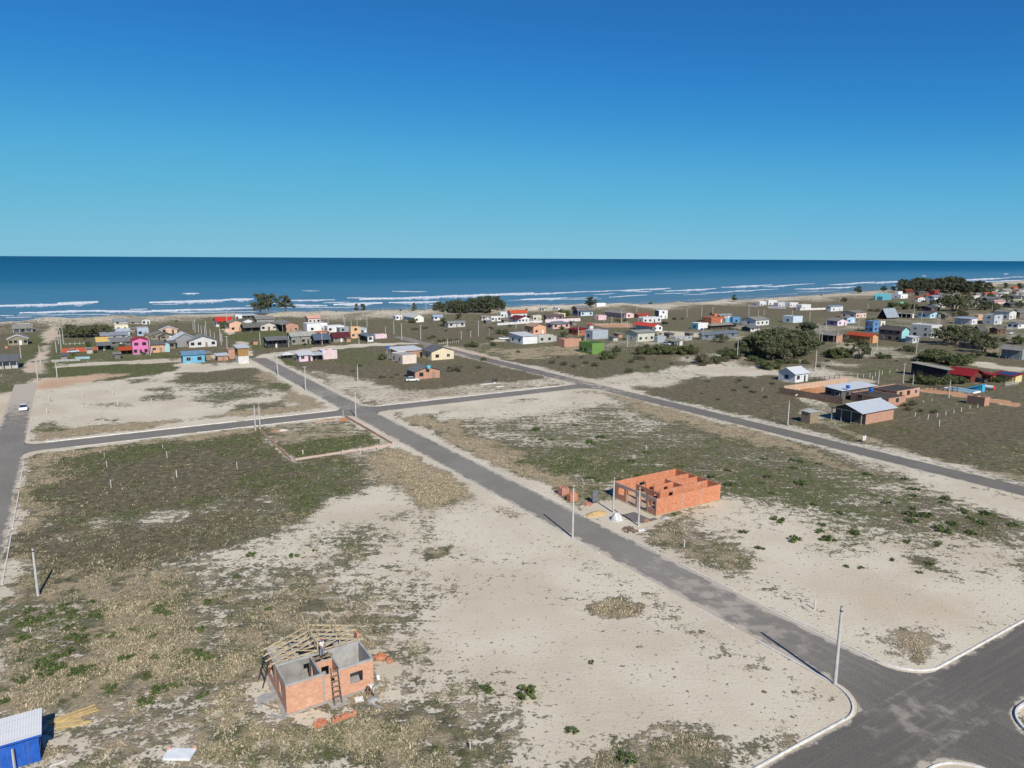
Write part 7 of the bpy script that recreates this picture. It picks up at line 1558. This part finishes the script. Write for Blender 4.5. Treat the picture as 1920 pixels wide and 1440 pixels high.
# ---------------------------------------------------------------- walled corner plot, sign, pool, bits
def low_wall(label, reg, a_, b_, h, m, gap=None):
    p, q = un(*px(reg, *a_)), un(*px(reg, *b_)); th = thing('foundation_wall', label, 'low wall', tuple(p)); d = q-p; L = np.linalg.norm(d); d /= L; n = np.array([-d[1], d[0], 0])*.1
    mb = MB(); s = 0
    while s < L:
        e = min(L, s+random.uniform(1.5, 3.5)); z = h*random.uniform(.75, 1.1); mb.hexa([d*s-n-Zv*.1, d*e-n-Zv*.1, d*e+n-Zv*.1, d*s+n-Zv*.1, d*s-n+Zv*z, d*e-n+Zv*z, d*e+n+Zv*z, d*s+n+Zv*z]); s = e
    mb.build('brickwork', m, th)
    mb = MB(); n2 = n*2.2; mb.hexa([-n2-Zv*.1, d*L-n2-Zv*.1, d*L+n2-Zv*.1, n2-Zv*.1, -n2+Zv*.1, d*L-n2+Zv*.1, d*L+n2+Zv*.1, n2+Zv*.1]); mb.build('footing', conc, th)
low_wall('left low brick foundation of the walled corner plot', 'm', (275, 945), (598, 1262), .42, brick_far); low_wall('front low pink foundation of the walled corner plot', 'm', (640, 1262), (1670, 1105), .5, brick('pale_block', (.46, .33, .27), (.52, .38, .31), (.5, .4, .34)))
low_wall('right low brick foundation of the walled corner plot beside the main street', 'm', (1170, 800), (1672, 1090), .45, brick_far); low_wall('short back wall piece of the walled corner plot', 'm', (852, 858), (1120, 835), .4, brick_far)
for x, y, t_, l in ((602, 1268, 1208, 'dark post stump at the near left corner of the walled plot'), (724, 1192, 1150, 'white stump inside the walled plot'), (1145, 1195, 1150, 'brown stump on the front foundation of the walled plot'), (1330, 1178, 1132, 'white stump on the front foundation, left of the pair'), (1514, 1150, 1095, 'white stump on the front foundation, right of the pair'), (1680, 1108, 1068, 'white stump at the right corner of the walled plot'), (1150, 800, 728, 'grey block post at the back corner of the walled plot')):
    post('m', x, y, t_, l, None, 0, .2, conc if 'grey' in l or 'dark' in l else None)
on_ground('brick_heap', 'orange brick heap at the back corner of the walled plot', 'bricks', 'm', 1155, 840, lambda q: heap(q, 60, .8, .7), brick_or)
on_ground('brick_heap', 'pile of bricks beside the two white poles', 'bricks', 'm', 430, 955, lambda q: heap(q, 40, .9, .3), brick_far)
mound('sand_pile', 'small white sand pile beside the two white poles', 'sand pile', 'm', 510, 945, 1.2, .8, .4, plain('white_sand', (.55, .5, .43), .95, 0, .1, 3, .4, .1), sd=12)
sp_ = un(*px('7', 768, 650)); st = thing('lot_sign', 'small white sign with dark marks beside the back street', 'sign', tuple(sp_), GA); sh = float(len_y(sp_, Zv, px('7', 768, 603)[1]))
q = MB(); q.box(-.04, .04, 0, .08, -.2, sh-.9); q.build('post', wood_old, st)
q = MB(); q.box(-.55, .55, -.04, 0, sh-1.0, sh); pn = q.build('panel', white_pt, st)
q = MB(); q.box(-.18, .15, -.046, -.042, sh-.28, sh-.12); q.box(-.3, -.05, -.046, -.042, sh-.62, sh-.46); q.box(.05, .32, -.046, -.042, sh-.6, sh-.5); q.box(-.3, .3, -.046, -.042, sh-.82, sh-.76); q.build('lettering', black_pt, pn)
ps = un(*px('w', 1170, 625)); pt = thing('pool', 'garden pool with white edge and turquoise floor behind the brick ruin', 'pool', tuple(ps), GA)
q = MB(); q.box(-.4, 0, 0, 9, -.1, .45); q.box(3.6, 4, 0, 9, -.1, .45); q.box(0, 3.6, 0, .4, -.1, .45); q.box(0, 3.6, 8.6, 9, -.1, .45); q.build('rim', white_pt, pt)
wm = plain('pool_water', (.05, .38, .55), .1, 0, .15, 1, .1, .5); q = MB(); q.box(0, 3.6, .4, 8.6, -.1, .3); q.build('pool_basin', wm, pt)
infl = plain('turquoise_vinyl', (.06, .42, .62), .3, 0, .1, 1, .1, .5); s_ = un(*px('w', 1290, 600)); it = thing('inflatable_slide', 'bright blue inflatable slide standing by the garden pool', 'slide', tuple(s_), GA)
q = MB(); q.prism([(0, 0), (4.2, 0), (4.0, .5), (2.6, 1.1), (1.0, 2.0), (0, 2.1)], 0, 1.6, lambda t, p: (t, p[0]+.0, p[1])); q.build('ramp', infl, it)
for x in (-.12, 1.72): q = MB(); q.tube((x, .1, 2.1), (x, 4.1, .5), .22, .22, 10); q.build('side_tube', infl, it)
bt = un(*px('w', 1470, 575)); bo = thing('storage_tank', 'lying white tank with a red end in the garden', 'tank', tuple(bt), GA); q = MB(); q.tube((0, .1, .7), (0, -2.4+4.9, .7), .65, .65, 14); q.build('body', white_pt, bo); q = MB(); q.tube((0, -.05, .7), (0, .095, .7), .66, .66, 14); q.build('end_cap', plain('red_paint', (.55, .05, .04), .5), bo); q = MB(); q.box(-.4, .4, .3, .6, 0, .25); q.box(-.4, .4, 1.9, 2.2, 0, .25); q.build('cradle', conc, bo)
# solar panels lie on the red roof: top-level things, tilted with it
th_, W4, D4, H4 = SOL
for k in range(2):
    q = MB(); z = H4+.14+.3*.5; q.prism([(.5, 0), (W4-.4, .3*(W4-.9)/W4), (W4-.4, .3*(W4-.9)/W4+.05), (.5, .05)], 0, D4*.36, lambda t, p: (p[0], t, p[1])); 
    o = q.build('solar_panel', plain('solar_cells', (.012, .014, .04), .2, 0, .1, 2, .02, .5), loc=tuple(np.array(th_.location)+A*0+B*(D4*(.08+.4*k))+Zv*(H4+.155))); o.rotation_euler = (0, 0, GA)
    tag(o, 'dark solar panel on the red garage roof, %s one' % ('first' if k == 0 else 'second'), 'solar panel'); o['label'] = 'dark solar panel on the red garage roof, nearer the yellow end' if k == 0 else 'dark solar panel on the red garage roof, nearer the orange wing'
# white scraps beside the cross street
on_ground('board', 'long white board lying on the plot beside the cross street', 'board', 'e', 390, 170, lambda q: (q.box(0, 4.5, 0, .9, .02, .12), q.box(4.6, 5.3, 0, .8, .02, .3)), white_pt, GA)
on_ground('board', 'shorter white board in front of the long white one', 'board', 'e', 470, 182, lambda q: (q.box(0, 2.6, 0, .9, .02, .12), q.box(.3, 1.2, .1, .5, .12, .22)), white_pt, GA)
on_ground('trestle', 'small dark trestle standing among the white boards', 'trestle', 'e', 460, 160, lambda q: (q.box(-.8, -.7, 0, .1, 0, 1.6), q.box(.7, .8, 0, .1, 0, 1.6), q.box(-.8, .8, 0, .1, 1.5, 1.6), q.box(-.7, .7, .02, .08, .6, 1.2)), metal_dk, GA)
mound('sand_pile', 'heap of orange soil on the red earth yard', 'soil heap', '7', 380, 285, 4, 3, .9, plain('orange_soil', (.40, .19, .085), .95, 0, .15, 1.5, .5, .1), sd=20)
# wires of the nearest pole run to the marker posts
wr = MB(); p0 = un(1565, 1283)+Zv*7.35
for tgt in (un(*px('y', 560, 640)), ):
    pass
# ---------------------------------------------------------------- dry grass: one mass of tufts
def grass():
    n0 = 420000; r = 42*(190/42.)**RNG.random(n0); a_ = RNG.uniform(-.72, .72, n0); X = r*np.sin(a_); Y = r*np.cos(a_)
    C = zone_eval(X, Y); ag = X*A[0]+Y*A[1]; bg_ = X*B[0]+Y*B[1]
    cl = fbm(X, Y, 3.2, 51)*.6+fbm(X, Y, .9, 55)*.4
    ok = (cl > (.79-.46*C[:, 0])) & (RNG.random(n0) < np.clip(C[:, 0]*1.1, .05, 1)) & (edge_d(ag, bg_) < -.5)
    Q1, Q2 = un(*px('c', 390, 380)), un(*px('c', 820, 270)); tt = np.clip(((X-Q1[0])*(Q2[0]-Q1[0])+(Y-Q1[1])*(Q2[1]-Q1[1]))/((Q2[0]-Q1[0])**2+(Q2[1]-Q1[1])**2), 0, 1); ok &= np.hypot(X-Q1[0]-tt*(Q2[0]-Q1[0]), Y-Q1[1]-tt*(Q2[1]-Q1[1])) > 2.2
    ok &= (RNG.random(n0) > np.clip(C[:, 3]*.9, 0, .75)); ok &= ~((ag > 12.2) & (ag < 21.6) & (bg_ > 56.4) & (bg_ < 64.6)); P_ = un(*px('c', 560, 320)); ok &= ~((np.hypot(X-P_[0], Y-P_[1]) < 3.2)); ok &= ~((ag > 73.5) & (ag < 88.6) & (bg_ > 76) & (bg_ < 87))
    X, Y, C = X[ok][:190000], Y[ok][:190000], C[ok][:190000]; n = len(X); Z = np.zeros(n)
    K = 5; n2 = n*K
    bx = np.repeat(X, K)+RNG.normal(0, .2, n2); by = np.repeat(Y, K)+RNG.normal(0, .2, n2); sc = np.repeat(RNG.uniform(.5, 1.3, n)*(.6+.6*C[:, 0]), K)
    an = RNG.uniform(0, 2*PI, n2); h = sc*RNG.uniform(.03, .13, n2); w = sc*RNG.uniform(.02, .055, n2); ln = RNG.uniform(.08, .3, n2)*sc
    dx, dy = np.cos(an), np.sin(an); tx = bx+dy*ln; ty = by-dx*ln
    V = np.stack([np.stack([bx-dx*w, by-dy*w, np.zeros(n2)-.02], 1), np.stack([bx+dx*w, by+dy*w, np.zeros(n2)-.02], 1), np.stack([tx+dx*w*.35, ty+dy*w*.35, h], 1), np.stack([tx-dx*w*.35, ty-dy*w*.35, h*.93], 1)], 1).reshape(-1, 3)
    base = np.empty((n, 3)); u = RNG.random((n, 4)); 
    dry = np.array([.47, .39, .26]); olv = np.array([.25, .23, .145]); grn = np.array([.10, .128, .047]); brn = np.array([.13, .114, .07])
    base[:] = olv
    m = u[:, 0] < C[:, 3]; base[m] = brn
    m = u[:, 1] < C[:, 2]*.85; base[m] = dry
    m = (u[:, 2] < C[:, 1]*.9) & (fbm(X, Y, 4, 77) > .62-.3*C[:, 1]); base[m] = grn
    base *= (.7+.6*u[:, 3:4])
    col = np.repeat(base, K*4, 0); me = bpy.data.meshes.new('dry_grass'); nvv = len(V)
    me.vertices.add(nvv); me.vertices.foreach_set('co', V.astype(np.float32).ravel()); me.loops.add(nvv); me.loops.foreach_set('vertex_index', np.arange(nvv, dtype=np.int32))
    me.polygons.add(nvv//4); me.polygons.foreach_set('loop_start', np.arange(0, nvv, 4, dtype=np.int32)); me.update()
    c4 = np.ones((nvv, 4), np.float32); c4[:, :3] = col; at = me.color_attributes.new('tint', 'FLOAT_COLOR', 'POINT'); at.data.foreach_set('color', c4.ravel())
    m_, nt, bs = new_mat('grass_blades'); a2 = N(nt, 'ShaderNodeAttribute', attribute_name='tint'); lk(nt, a2.outputs['Color'], bs.inputs['Base Color']); bs.inputs['Roughness'].default_value = .9; bs.inputs['Specular IOR Level'].default_value = .1
    me.materials.append(m_); o = bpy.data.objects.new('dry_grass', me); COL.objects.link(o); o['kind'] = 'stuff'; o['label'] = 'dry grass and scrub growing over the sandy plots'; o['category'] = 'grass'
grass()
strip_props()
